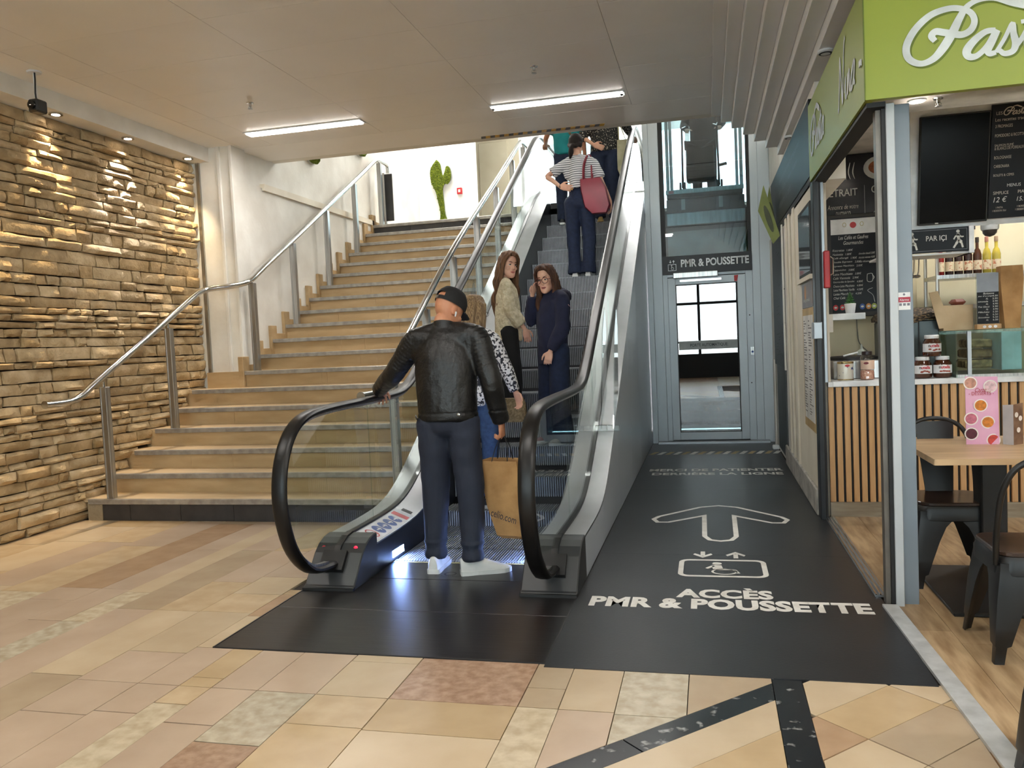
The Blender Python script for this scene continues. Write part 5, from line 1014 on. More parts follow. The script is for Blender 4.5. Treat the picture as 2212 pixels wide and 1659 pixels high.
t = thing('display_case', 'glass display case with snacks on the shop counter', 'display case', (2.1, 6.5, 1.0)); m_cg = glassmat('case_glass', (232, 245, 241), 0, .10)
MB().box(1.71, 3.0, 6.36, 6.9, 1.322, 1.332).build('glass_top', m_cg, t); MB().box(1.80, 3.0, 6.36, 6.368, 1.02, 1.32).build('glass_front', m_cg, t); MB().box(1.71, 1.72, 6.36, 6.9, 1.0, 1.32).build('glass_side', m_cg, t); MB().box(1.785, 1.81, 6.355, 6.375, 1.0, 1.325).build('corner_post', m_alu, t); MB().box(1.71, 3.0, 6.36, 6.9, 1.0, 1.02).build('base', m_steel, t)
for k, c_ in enumerate([(196, 168, 120), (150, 120, 80), (170, 140, 100)]): MB().box(1.84+k*.01, 2.02, 6.6, 6.85, 1.05+k*.075, 1.11+k*.075).build('tray_of_snacks', M('snack_%d' % k, c_, .7, c2=(90, 70, 46), nscale=20), t, bevel=.01)
MB().box(2.03, 2.16, 6.45, 6.85, 1.04, 1.31).build('blue_box', M('pale_blue_card', (190, 220, 236), .5), t, bevel=.004)
# table, cards and chairs
m_seat = M('dark_wood_seat', (62, 46, 38), .3, c2=(46, 34, 28), nscale=4, stretch=(1, 6, 1), coat=.2); m_chair = M('black_powder_coat', (16, 16, 17), .38, c2=(20, 20, 21), nscale=5)
t = thing('table', 'square cafe table with pale wood top on black pedestal', 'table', (1.40, 4.65, 0))
MB().pz(rrect(1.04, 1.78, 4.25, 5.1, .01, 2), .712, .742).build('table_top', M('table_laminate', (206, 176, 138), .35, c2=(182, 150, 112), nscale=3, stretch=(.7, 6, 1)), t); MB().box(1.34, 1.46, 4.58, 4.72, .02, .712).build('column', m_blackmat, t, bevel=.006); MB().box(1.09, 1.75, 4.16, 5.0, .004, .022).build('foot_plate', m_blackmat, t, bevel=.004)
t = thing('dessert_card', 'pink standing menu card with cupcake pictures on cafe table', 'menu card', (1.40, 4.75, .742)); cd_ = MB().add([(1.32, 4.75, .743), (1.478, 4.745, .743), (1.476, 4.755, 1.10), (1.322, 4.76, 1.105), (1.32, 4.753, .743), (1.478, 4.748, .743), (1.476, 4.758, 1.10), (1.322, 4.763, 1.105)], [(0, 1, 2, 3), (7, 6, 5, 4), (0, 4, 5, 1), (1, 5, 6, 2), (2, 6, 7, 3), (3, 7, 4, 0)]).build('front', M('pink_card', (218, 164, 190), .4, c2=(206, 146, 178), nscale=6), t)
m_cake = M('cake_white', (236, 226, 220), .5)
for x_, z_, c_ in [(1.392, .95, (216, 130, 40)), (1.425, .86, (216, 130, 40)), (1.345, .80, (84, 20, 40)), (1.345, 1.07, (206, 150, 130)), (1.44, 1.05, (226, 190, 196)), (1.45, .765, (206, 70, 60)), (1.345, .88, (200, 110, 130))]:
    yq = 4.747+.02*(z_-.743); mb = MB(); disc(mb, (x_, yq-.0005, z_), X, Z, .034, 18); c1_ = mb.build('cake_case', m_cake, cd_); mb = MB(); disc(mb, (x_, yq-.0012, z_), X, Z, .028, 18); mb.build('cake', M('cake_%d_%d_%d' % c_, c_, .6, c2=tuple(v*.8 for v in c_), nscale=60), c1_)
text('- DESSERTS -', 'lettering', M('dessert_red', (170, 50, 60), .5), cd_, (1.335, 4.749, 1.005), X, Z, width=.12, height=.018); text('Carte', 'lettering', MATS['dessert_red'], cd_, (1.365, 4.7495, 1.022), X, Z, width=.055, height=.022, shear=.4)
t = thing('folded_leaflet', 'small folded brown leaflet with coffee pictures beside the pink card', 'leaflet', (1.54, 4.75, .742)); MB().add([(1.492, 4.74, .743), (1.53, 4.70, .743), (1.53, 4.70, .955), (1.492, 4.74, .95)], [(0, 1, 2, 3)]).build('grey_page', M('leaflet_grey', (180, 176, 176), .5), t); lf = MB().add([(1.53, 4.70, .743), (1.59, 4.745, .743), (1.59, 4.745, .96), (1.53, 4.70, .955)], [(0, 1, 2, 3)]).build('brown_page', M('leaflet_brown', (92, 64, 48), .4, c2=(140, 110, 90), nscale=12), t)
mb = MB(); [disc(mb, (1.56+a, 4.7205+a*.75-.001, b), Vector((.8, .6, 0)), Z, .014, 12) for a, b in ((0, .82), (-.012, .90), (.012, .88))]; mb.build('cup_pictures', m_cake, lf)
def chair(lab, x, y, rz):
    t = thing('metal_chair', lab, 'chair', (x, y, 0), 'black metal cafe chairs', rz)
    b = lambda mb, nm, mt=m_chair, **k: mb.build(nm, mt, t, world=False, **k)
    b(MB().pz(rrect(-.18, .18, -.18, .18, .07), .435, .455), 'seat', m_seat, bevel=.004); b(MB().loft([[(px*k_, py*k_, z_) for px, py in rrect(-.18, .18, -.18, .18, .06)] for k_, z_ in ((.98, .435), (1.02, .42), (1.03, .36), (1.0, .355))]), 'seat_apron', smooth=1)
    for sx_ in (-1, 1):
        for sy_ in (-1, 1):
            rings = []
            for u, wd in ((-.06, .120), (.0, .105), (.07, .088), (.16, .070), (.35, .054), (.6, .040), (.8, .030), (.82, .021), (1, .018)):
                cx, cy_, z_ = sx_*(.150+.055*max(u, 0)), sy_*(.150+.055*max(u, 0)), .385*(1-u)+.002
                wo = min(wd, .05); rings.append([(cx+sx_*ax*(wd if ax < 0 else wo), cy_+sy_*ay*(wd if ay < 0 else wo), z_) for k, (ax, ay) in enumerate(((-1.5, .5), (0, .6), (.5, .5), (.6, 0), (.5, -1.5), (-.1, -.5), (-.3, -.3), (-.5, -.1)))])
            b(MB().loft(rings), 'leg', smooth=1)
    bk_ = [(-.185, -.15, .40), (-.19, -.185, .55), (-.18, -.215, .70), (-.14, -.235, .80), (-.07, -.245, .845), (0, -.247, .855), (.07, -.245, .845), (.14, -.235, .80), (.18, -.215, .70), (.19, -.185, .55), (.185, -.15, .40)]
    b(MB().tube([tuple(p) for p in smooth_curve(bk_, 4)], .0125, 10), 'back_hoop', smooth=1)
    b(MB().loft([[(-.07, -.155, .44), (.07, -.155, .44), (.07, -.147, .44), (-.07, -.147, .44)], [(-.085, -.20, .62), (.085, -.20, .62), (.085, -.192, .62), (-.085, -.192, .62)], [(-.10, -.245, .84), (.10, -.245, .84), (.10, -.237, .84), (-.10, -.237, .84)]]), 'back_splat')
    return t
chair('black metal chair with wooden seat behind the cafe table, beside the grey post', 1.235, 4.80, R(180)); chair('black metal chair with wooden seat in front of the cafe table', 1.30, 3.80, R(0)); chair('black metal chair mostly cut off at the lower right picture edge', 1.12, 2.56, R(8))
# ================================================================== PEOPLE
from mathutils import noise as mnoise, Quaternion
def remesh(mb, voxel, smooth=4, disp=None):
    """fuse overlapping closed shapes into one continuous skin"""
    me = bpy.data.meshes.new('r'); me.from_pydata(mb.v, [], mb.f)
    bm = bmesh.new(); bm.from_mesh(me); bmesh.ops.recalc_face_normals(bm, faces=bm.faces); bm.to_mesh(me); bm.free()
    o = bpy.data.objects.new('r', me); COL.objects.link(o)
    md = o.modifiers.new('r', 'REMESH'); md.mode = 'VOXEL'; md.voxel_size = voxel
    if smooth: sm_ = o.modifiers.new('s', 'SMOOTH'); sm_.iterations = smooth; sm_.factor = .5
    dg = bpy.context.evaluated_depsgraph_get()
    out = bpy.data.meshes.new_from_object(o.evaluated_get(dg)); bpy.data.objects.remove(o); bpy.data.meshes.remove(me)
    if disp:
        ns = [v.normal.copy() for v in out.vertices]
        for v, n in zip(out.vertices, ns): v.co += n*disp(v.co, n)
    for p in out.polygons: p.use_smooth = True
    return out
def put(me, name, mat, parent, world=False):
    me.name = name; me.materials.clear(); me.materials.append(mat); return link(me, name, parent, world)
V = lambda *a: Vector(a)
def wr_(amp, sx_, sz_, seed=0):
    return lambda co, n: amp*(mnoise.noise(Vector((co.x*sx_+seed, co.y*sx_, co.z*sz_)))+.5*mnoise.noise(Vector((co.x*sx_*2.3, co.y*sx_*2.3+seed, co.z*sz_*2.1))))
def limb(mb, pts, radii, n=14, k=4, cap=(1, 1)):
    c = smooth_curve([tuple(p)+((r if isinstance(r, (tuple, list)) else (r, r))) for p, r in zip(pts, radii)], k)
    P = [Vector(q[:3]) for q in c]; Rr = [(max(q[3], .003), max(q[4], .003)) for q in c]
    d0 = (P[0]-P[1]).normalized(); d1 = (P[-1]-P[-2]).normalized(); a, b = Rr[0], Rr[-1]
    q0, q1 = a[0]*cap[0], b[0]*cap[1]
    P = [P[0]+d0*q0*.8, P[0]+d0*q0*.45]+P+[P[-1]+d1*q1*.45, P[-1]+d1*q1*.8]
    f0, f1 = (.8 if cap[0] > .5 else .97), (.8 if cap[1] > .5 else .97); g0, g1 = (.3 if cap[0] > .5 else .9), (.3 if cap[1] > .5 else .9)
    Rr = [(a[0]*g0, a[1]*g0), (a[0]*f0, a[1]*f0)]+Rr+[(b[0]*f1, b[1]*f1), (b[0]*g1, b[1]*g1)]
    return mb.tube(P, Rr, n)
def hand(mb, wrist, d, nrm, side, curl=.35, thumb=.6, s_=1., spread=.0):
    """palm and five fingers; d: direction of the fingers, nrm: palm-facing direction, side: direction of the thumb"""
    d = d.normalized(); nrm = (nrm-d*nrm.dot(d)).normalized(); lat = side-d*side.dot(d)-nrm*side.dot(nrm); lat.normalize()
    pl = .088*s_
    rings = []
    for u, w_, t_ in ((-.02, .024, .018), (.0, .027, .018), (.25, .036, .0165), (.6, .042, .0145), (.9, .041, .012), (1.0, .036, .010)):
        c = wrist+d*pl*u; rings.append([c+lat*w_*s_*math.cos(2*math.pi*q/14)+nrm*t_*s_*math.sin(2*math.pi*q/14) for q in range(14)])
    mb.loft(rings)
    for i, (off, L) in enumerate(((.031, .072), (.0105, .080), (-.0105, .074), (-.030, .058))):
        p = wrist+d*pl*.93+lat*off*s_; a = 0; pts = [p-d*.02*s_]; dd = d+lat*(spread+.55)*(1.5-i)*.10
        for seg, f in ((0, .45), (1, .32), (2, .23)):
            a += curl*(1.0 if seg else .8)*(1+.12*i); v_ = (dd*math.cos(a)+nrm*math.sin(a)).normalized(); p = p+v_*L*f*s_; pts.append(p)
        mb.tube(pts, [.0092*s_, .0088*s_, .0080*s_, .0068*s_][:len(pts)], 8); mb.ell(pts[-1], .0068*s_, .0068*s_, .0068*s_, 8, 6)
    p = wrist+d*pl*.18+lat*.026*s_; v1 = (d*.62+lat*.75+nrm*.35*thumb).normalized(); v2 = (d*.9+lat*.28+nrm*.55*thumb).normalized(); v3 = (d*.95-lat*.05*thumb+nrm*.5*thumb).normalized()
    q = p+v1*.036*s_; q2 = q+v2*.032*s_; q3 = q2+v3*.026*s_
    mb.tube([p-v1*.012*s_, p, q, q2, q3], [.010*s_, .0125*s_, .0108*s_, .0098*s_, .0075*s_], 8); mb.ell(q3, .0075*s_, .0075*s_, .0075*s_, 8, 6)
HEADP = [(-.121, .012, .078, .050), (-.115, .026, .088, .028), (-.103, .038, .094, .008), (-.085, .048, .093, -.018), (-.060, .057, .088, -.052), (-.035, .063, .089, -.078), (-.012, .067, .088, -.092), (.010, .069, .087, -.099), (.035, .071, .093, -.103), (.062, .071, .090, -.102), (.088, .064, .076, -.090), (.108, .048, .054, -.068), (.120, .026, .026, -.036), (.124, .008, .006, -.012)]
def head(mb, Mh, s_=1., female=True, face=True):
    rings = []
    for z_, w_, yf, yb in HEADP:
        if not female: w_ *= 1.07
        ym = (yf+yb)/2; ry = (yf-yb)/2; ring_ = []
        for q in range(24):
            a = 2*math.pi*q/24; ca, sa = math.cos(a), math.sin(a); e = .88 if z_ < .06 else 1
            ring_.append(Mh @ V(w_*s_*abs(ca)**e*(1 if ca > 0 else -1), (ym+ry*sa)*s_, z_*s_))
        rings.append(ring_)
    mb.loft(rings)
    R3 = Mh.to_3x3(); P = lambda x, y, z_: Mh @ V(x*s_, y*s_, z_*s_)
    if face:
        mb.tube([P(0, .084, .012), P(0, .095, -.012), P(0, .106, -.032), P(0, .094, -.043)], [.006*s_, .0075*s_, .0105*s_, .008*s_], 10)
        for x in (-.0095, .0095): mb.ell(P(x, .094, -.037), .0065*s_, .0085*s_, .0055*s_, 8, 6, R3)
        mb.ell(P(0, .079, -.098), .018*s_, .016*s_, .014*s_, 10, 6, R3); mb.ell(P(0, .083, .033), .045*s_, .012*s_, .010*s_, 12, 6, R3)
        for x in (-.038, .038): mb.ell(P(x, .062, -.030), .022*s_, .024*s_, .020*s_, 10, 6, R3)
    for x in (-1, 1): mb.ell(P(x*.071*(1 if female else 1.07), -.006, -.012), .008*s_, .018*s_, .031*s_, 10, 8, R3)
def face_parts(Mh, s_, person_, lipc=(176, 104, 96), brow=(70, 48, 36), closed=0.):
    R3 = Mh.to_3x3(); P = lambda x, y, z_: Mh @ V(x*s_, y*s_, z_*s_)
    mw = M('eye_white', (232, 228, 222), .3); mi = M('iris_dark', (38, 26, 20), .2); ml = M('lips_%d' % lipc[0], lipc, .5); mbw = M('brow_%d' % brow[0], brow, .8); mlash = M('lash', (30, 20, 16), .7)
    for x in (-1, 1):
        e = put(MB().ell(P(x*.0295, .0775, .001), .0135*s_, .0105*s_, .0072*s_, 12, 8, R3).build('e', mw).data, 'eye', mw, person_); 
        i_ = put(MB().ell(P(x*.0295+.002, .0865, .0005), .0056*s_, .0030*s_, .0060*s_, 10, 6, R3).build('e', mi).data, 'iris', mi, e)
        c = [P(x*.0295+u*.0145, .0895-.28*abs(u)*.012-.006*u*u, .0068-.004*u*u) for u in (-1, -.5, 0, .5, 1)]
        put(MB().tube(c, [.0010, .0016, .0020, .0016, .0010], 6).build('e', mlash).data, 'eyelash', mlash, e)
        c = [P(x*(.014+u*.032), .0945-.012*u*u, .0225+.007*math.sin(u*2.4)) for u in (0, .33, .66, 1)]
        put(MB().tube(c, [.0022, .003, .0026, .0012], 6).build('e', mbw).data, 'eyebrow', mbw, person_)
    lp = MB()
    lp.tube([P(-.024, .083, -.0665), P(-.011, .0925, -.0625), P(0, .0945, -.0645), P(.011, .0925, -.0625), P(.024, .083, -.0665)], [.0014, .0038, .0036, .0038, .0014], 8)
    lp.tube([P(-.022, .083, -.0685), P(-.009, .0915, -.0725), P(.009, .0915, -.0725), P(.022, .083, -.0685)], [.0014, .0046, .0046, .0014], 8)
    put(lp.build('l', ml).data, 'lips', ml, person_)
def cleanup():
    for o in [o for o in COL.objects if o.name.split('.')[0] in ('e', 'l') and o.parent is None]: bpy.data.objects.remove(o)
def shoe(person_, ank, ang, mu, ms, L=.27, high=.075, s_=1., z0=0., stripes=None, accent=None, side=1):
    """a low trainer: sole, upper, tongue/laces; ang: direction of the toe (0 = +Y)"""
    rot = Matrix.Rotation(ang, 3, 'Z'); base = V(ank.x, ank.y, z0)
    f = lambda x, y, z_: base+rot @ V(x*s_, y*s_, z_*s_)
    SH = [(-.068, .026), (-.062, .034), (-.03, .037), (.02, .036), (.07, .041), (.12, .046), (.155, .043), (.180, .030), (.194, .012)]
    k = L/.265
    outl = [(w_, y*k) for y, w_ in SH]+[(-w_, y*k) for y, w_ in SH[::-1]]
    so = MB().prism(outl, lambda a, b, d: f(a, b, d), 0, .026); so = put(so.build('s', ms).data, 'shoe', ms, person_)
    rings = []
    for y, w_, h_ in ((-.066, .024, high*.92), (-.055, .031, high), (-.02, .034, high*1.02), (.03, .034, high*.98), (.075, .038, high*.78), (.12, .041, .055), (.155, .036, .043), (.18, .022, .034)):
        rings.append([f(w_*math.cos(a), y*k, .020+(h_-.020)*max(0, math.sin(a))**.7) for a in [math.pi*q/9 for q in range(10)]])
    up_ = MB(); n = 10
    for r_ in rings: up_.v += [tuple(p) for p in r_]
    for i in range(len(rings)-1):
        for q in range(n-1): up_.f.append((i*n+q, i*n+q+1, (i+1)*n+q+1, (i+1)*n+q))
    up_.f += [tuple(range(n)), tuple((len(rings)-1)*n+q for q in range(n))[::-1]]
    uo = put(up_.build('s', mu, smooth=1).data, 'upper', mu, so)
    lc = MB()
    for q in range(4): y = .05+q*.02; hh = high*.92-.012*q; lc.tube([f(-.018, y*k, hh-.006), f(0, y*k+.004, hh+.004), f(.018, y*k, hh-.006)], .0025, 5)
    put(lc.build('s', accent or ms).data, 'laces', accent or ms, so)
    if stripes:
        st_ = MB()
        for q in range(3):
            for sd_ in (-1, 1):
                y = .035+q*.022; st_.add([f(sd_*.0375, y, .030), f(sd_*.0395, y+.011, .030), f(sd_*.031, y-.004, .062), f(sd_*.030, y-.014, .062)], [(0, 1, 2, 3)])
        put(st_.build('s', stripes).data, 'stripes', stripes, so)
    for o in [o for o in COL.objects if o.name.split('.')[0] == 's' and o.parent is None]: bpy.data.objects.remove(o)
    return so
BASE = dict(hipL=(-.092, 0, .90), hipR=(.092, 0, .90), kneeL=(-.10, .02, .49), kneeR=(.10, .02, .49), ankL=(-.105, -.015, .085), ankR=(.105, -.015, .085), pelvis=(0, 0, .95), waist=(0, .005, 1.08), chest=(0, .0, 1.28), neck=(0, -.015, 1.465), head=(0, .02, 1.632),
            shL=(-.18, -.01, 1.405), shR=(.18, -.01, 1.405), elL=(-.225, -.035, 1.13), elR=(.225, -.035, 1.13), wrL=(-.235, .03, .885), wrR=(.235, .03, .885))
def pose(h, width=1., **kw):
    k = h/1.755; J = {}
    for n_, p in BASE.items():
        p = kw.get(n_, p); J[n_] = V(p[0]*(width if n_[:2] in ('sh', 'el', 'wr') and n_ not in kw else 1), p[1], p[2])*k
    J['k'] = k; return J
def body(J, Mh, female, skin, root, voxel=.0065, handL=None, handR=None, face=True, hs=1., hh=None):
    hh = hh or hs
    k = J['k']; mb = MB(); g = .92 if female else 1.
    limb(mb, [J['pelvis']-V(0, 0, .06*k), J['pelvis'], J['waist'], (J['waist']+J['chest'])/2, J['chest'], J['chest']*.35+J['neck']*.65], [(.085*k, .135*k), (.098*k, .148*k*(1.02 if female else 1)), (.082*k, .118*k*g), (.088*k, .130*k*g), (.094*k, .145*k*g), (.070*k, .120*k*g)], 18)
    hb = Mh @ V(0, -.022, -.075)
    limb(mb, [J['neck']-V(0, 0, .05*k), J['neck'], (J['neck']+hb)/2, hb], [(.075*k, .09*k), (.052*k*g, .056*k*g), (.047*g*k, .050*g*k), (.047*g*k, .050*g*k)], 16)
    for s_ in 'LR':
        limb(mb, [J['hip'+s_]+V(0, 0, .02*k), J['hip'+s_]*.5+J['knee'+s_]*.5, J['knee'+s_], J['knee'+s_]*.6+J['ank'+s_]*.4, J['ank'+s_], J['ank'+s_]-V(0, 0, .04*k)], [.078*k*g, .066*k*g, .047*k*g, .045*k*g, .031*k*g, .03*k])
        inn = J['chest']*.3+J['neck']*.7
        limb(mb, [inn*.5+J['sh'+s_]*.5, J['sh'+s_], J['sh'+s_]*.5+J['el'+s_]*.5, J['el'+s_], J['el'+s_]*.6+J['wr'+s_]*.4, J['wr'+s_]], [.055*k*g, .050*k*g, .041*k*g, .034*k*g, .033*k*g, .0235*k*g], 12)
    if handL: hand(mb, J['wrL'], *handL, s_=hh)
    if handR: hand(mb, J['wrR'], *handR, s_=hh)
    head(mb, Mh, hs, female, face)
    return put(remesh(mb, voxel, 3), 'body', skin, root)
def hm(J, yaw=0., pitch=0., roll=0., off=(0, 0, 0)):
    return Matrix.Translation(J['head']+V(*off)) @ Matrix.Rotation(yaw, 4, 'Z') @ Matrix.Rotation(-pitch, 4, 'X') @ Matrix.Rotation(roll, 4, 'Y')
def trousers(J, root, mat, top=1.0, rw=(.098, .080, .070, .072), voxel=.010, hem=.05, wst=(.108, .150), disp=None, name='trousers'):
    k = J['k']; mb = MB()
    limb(mb, [V(J['pelvis'].x, J['pelvis'].y, .88*k), J['pelvis'], V(J['waist'].x, J['waist'].y, top*k)], [(.112*k, .150*k), (wst[0]*k*1.05, wst[1]*k*1.06), (wst[0]*k, wst[1]*k)], 20, cap=(.6, .15))
    for s_ in 'LR':
        a = J['ank'+s_].copy(); a.z -= .085*k-hem*k
        limb(mb, [J['hip'+s_]+V(0, 0, .03*k), J['hip'+s_]*.55+J['knee'+s_]*.45, J['knee'+s_], J['knee'+s_]*.45+a*.55, a], [rw[0]*k, (rw[0]*.45+rw[1]*.55)*k, rw[1]*k, rw[2]*k, rw[3]*k], 16, cap=(1, .12))
    return put(remesh(mb, voxel, 3, disp), name, mat, root)
def top(J, root, mat, hem=.92, wd=(.115, .165), chest=(.125, .175), slv=1.0, sr=(.068, .056, .048, .045), neck=(.075, .085), voxel=.010, disp=None, name='top', hood=None, extra=None, nz=.0, sm=5):
    k = J['k']; mb = MB(); hp = V(J['pelvis'].x, J['pelvis'].y, hem*k)
    limb(mb, [hp, J['waist'], J['chest'], J['chest']*.45+J['neck']*.55, J['neck']+V(0, 0, nz*k)], [(wd[0]*k, wd[1]*k), ((wd[0]+chest[0])/2*k, (wd[1]+chest[1])/2*k), (chest[0]*k, chest[1]*k), (chest[0]*.86*k, chest[1]*.86*k), (neck[0]*k, neck[1]*k)], 22, cap=(.12, .3))
    yk = J['chest']*.28+J['neck']*.72; r0 = sr[0]*k
    limb(mb, [J['shL'], J['shL']*.55+yk*.45, yk, J['shR']*.55+yk*.45, J['shR']], [r0*.98, (r0*1.12, r0*1.12), (r0*1.15, r0*1.15), (r0*1.12, r0*1.12), r0*.98], 14)
    for s_ in 'LR':
        limb(mb, [J['neck']+V(0, .0, .012*k), J['neck']*.5+J['sh'+s_]*.5+V(0, 0, .018*k), J['sh'+s_]+V(0, 0, .004)], [r0*.72, r0*.80, r0*.92], 12)
        limb(mb, [J['sh'+s_]*.82+yk*.18-V(0, 0, .02*k), J['sh'+s_]*.72+J['chest']*.28-V(0, 0, .10*k), J['chest']*.65+V(J['sh'+s_].x, 0, J['chest'].z)*.35-V(0, 0, .04*k)], [r0*1.0, r0*.95, r0*.8], 12)
    for s_ in 'LR':
        f = slv[s_] if isinstance(slv, dict) else slv
        pts = [(J['chest']*.3+J['neck']*.7)*.5+J['sh'+s_]*.5, J['sh'+s_]]; rr = [sr[0]*k*1.05, sr[0]*k]
        if f <= .5: pts += [J['sh'+s_]+(J['el'+s_]-J['sh'+s_])*f*2]; rr += [sr[1]*k]
        else:
            e, w_ = J['el'+s_], J['wr'+s_]; pts += [J['sh'+s_]*.5+e*.5, e, e+(w_-e)*.5*(f-.5)*2, e+(w_-e)*(f-.5)*2]; rr += [(sr[0]+sr[1])/2*k, sr[1]*k, (sr[1]+sr[2])/2*k, sr[3]*k]
        limb(mb, pts, rr, 14, cap=(1, .15))
    if extra: extra(mb)
    return put(remesh(mb, voxel, sm, disp), name, mat, root)
def strands(mb, Mh, locks, s_=1.):
    for pts, rr in locks: limb(mb, [Mh @ V(*p) for p in pts], rr, 9, 5)
def hair_cap(mb, Mh, front=.066, low=-.03, th=.012, s_=1., part=0):
    """shell over the skull, cut away from the face"""
    rings = []
    for z_, w_, yf, yb in HEADP:
        if z_ < low: continue
        t_ = th; ym = (yf+yb)/2; ry = (yf-yb)/2; ring_ = []
        lim = yf+t_ if z_ > front else (-.002+max(0, z_)*.5)
        for q in range(24):
            a = 2*math.pi*q/24; y = ym+(ry+t_)*math.sin(a); y = min(y, lim)
            ring_.append(Mh @ (V((w_+t_)*math.cos(a), y, z_+(t_ if z_ > .1 else 0))*s_))
        rings.append(ring_)
    mb.loft(rings)
SK1 = M('skin_tan', (196, 138, 104), .55, c2=(184, 122, 90), nscale=12); SK2 = M('skin_fair', (226, 178, 152), .5, c2=(216, 162, 138), nscale=10)

# ---- 1. man in black leather jacket, stepping on to the escalator
m_leather = M('black_leather', (15, 15, 16), .40, c2=(22, 21, 21), nscale=5, bump=.22, bscale=55, spec=.45)
m_navyt = M('navy_track_trousers', (34, 40, 56), .8, c2=(28, 33, 48), nscale=8, bump=.1)
m_wshoe = M('white_leather_shoe', (226, 226, 224), .45)
man = thing('person', 'man in black cap and black leather jacket holding a paper bag', 'person', (-1.565, 4.74, 0)); man['group'] = 'people on the escalator'
J = pose(1.76, ankL=(-.12, -.01, .085), ankR=(.135, -.06, .085), kneeL=(-.11, .02, .49), kneeR=(.125, -.01, .49), neck=(-.01, .05, 1.48), head=(.0, .125, 1.612), chest=(-.005, .03, 1.28), shL=(-.195, .05, 1.44), shR=(.20, .03, 1.44), elL=(-.40, .14, 1.225), wrL=(-.60, .37, 1.11), elR=(.285, -.01, 1.16), wrR=(.315, .075, .905))
Mh = hm(J, R(-38), R(30))
body(J, Mh, False, SK1, man, .0045, (V(-.25, .85, -.35), V(.0, -.1, -1), V(1, .2, 0), .45, .6), (V(.02, .12, -1), V(-1, .1, 0), V(.0, 1, 0), 1.0, 1.0), hs=1.02)
trousers(J, man, m_navyt, top=1.0, rw=(.108, .086, .074, .066), hem=.085, wst=(.122, .165), disp=lambda c, n: .005*mnoise.noise(V(c.x*9, c.y*9, c.z*16))+(.006*math.sin(c.z*70) if c.z < .20 else 0))
k_ = J['k']
def ribs(co, n):
    d = .006*mnoise.noise(V(co.x*7, co.y*7, co.z*5))+.003*mnoise.noise(V(co.x*22, co.y*22, co.z*22))
    for s_ in 'LR':
        a, b = J['sh'+s_], J['el'+s_]; ax = b-a; L = ax.length; t_ = (co-a).dot(ax)/L
        q = co-a-ax*(t_/L); out_ = 1 if (co.x > .20 if s_ == 'R' else co.x < -.21) else 0
        if out_ and -.06 < t_ < L*.75 and q.length < .1: d += .0045*abs(math.sin(t_*math.pi/.024))-.002
    if co.z < .985*k_: d += .003
    if abs(co.z-.985*k_) < .006: d -= .004
    return d
jk = top(J, man, m_leather, hem=.945, wd=(.138, .185), chest=(.146, .198), slv=.98, sr=(.074, .066, .057, .051), neck=(.072, .082), voxel=.008, disp=ribs, name='leather_jacket', nz=.025, sm=10)
mb = MB(); mb.lathe([(.010, 0), (.010, .004), (.004, .006)], (.115, -.148, .985), 12, 'y'); put(mb.build('s', m_steel2).data, 'stud', m_steel2, jk)
mb = MB(); mb.tube([(-.165, -.09, .955), (-.185, -.06, .965), (-.197, -.03, .97)], (.004, .011), 6); put(mb.build('s', m_leather).data, 'hem_strap', m_leather, jk)
cl_ = MB(); nk = J['neck']+V(0, -.004, .03)
cl_.loft([[nk+V(rx*math.cos(2*math.pi*q/24), ry*math.sin(2*math.pi*q/24), dz-.018*math.sin(2*math.pi*q/24)) for q in range(24)] for rx, ry, dz in ((.078, .072, -.03), (.070, .066, .0), (.066, .063, .022), (.062, .059, .022), (.062, .059, -.02))], cap=False); put(cl_.build('s', m_leather, smooth=1).data, 'collar', m_leather, jk)
cm = MB()
for z_, w_, yf, yb in [h_ for h_ in HEADP if h_[0] > .0]:
    pass
rings = []
for z_, w_, yf, yb in [(.012, .069, .087, -.099)]+[h_ for h_ in HEADP if h_[0] > .03]:
    t_ = .012; ym = (yf+yb)/2; ry = (yf-yb)/2
    rings.append([Mh @ V((w_*1.07+t_)*math.cos(2*math.pi*q/32), ym+(ry+t_)*math.sin(2*math.pi*q/32), z_+.012+(.008 if z_ > .1 else 0)) for q in range(32)])
n = 32; cm = MB(); cm.v = [tuple(p) for r_ in rings for p in r_]
for i in range(len(rings)-1):
    for q in range(n):
        j = (q+1) % n; ang = (q+.5)*360/n
        if i in (1, ) and 240 < ang < 300: continue          # strap opening at the back
        if i == 0 and False: continue
        cm.f.append((i*n+q, i*n+j, (i+1)*n+j, (i+1)*n+q))
cm.f.append(tuple((len(rings)-1)*n+q for q in range(n)))
m_cap_ = M('black_cotton_cap', (18, 18, 20), .8, bump=.1, bscale=90); cp = put(cm.build('s', m_cap_, smooth=1).data, 'cap', m_cap_, man)
vz = MB(); vr = [[Mh @ V(x, y, z_) for x, y, z_ in ((-.066*w_, .07+dy, .022-dz), (0, .085+dy*1.18, .030-dz*.7), (.066*w_, .07+dy, .022-dz), (.066*w_, .07+dy, .014-dz), (0, .085+dy*1.18, .022-dz*.7), (-.066*w_, .07+dy, .014-dz))] for w_, dy, dz in ((1, 0, 0), (1, .03, .006), (.85, .06, .016))]
put(vz.loft(vr).build('s', m_cap_, smooth=1).data, 'visor', m_cap_, cp)
mb = MB(); mb.box(-.012, .012, -.118, -.112, .024, .042); mb.v = [tuple(Mh @ V(*p)) for p in mb.v]; put(mb.build('s', m_steel).data, 'buckle', m_steel, cp)
mb = MB(); mb.tube([Mh @ V(.080, .004, -.016), Mh @ V(.086, .006, -.022), Mh @ V(.084, .012, -.045)], [.006, .007, .004], 8); put(mb.build('s', m_white).data, 'earbud', m_white, man)
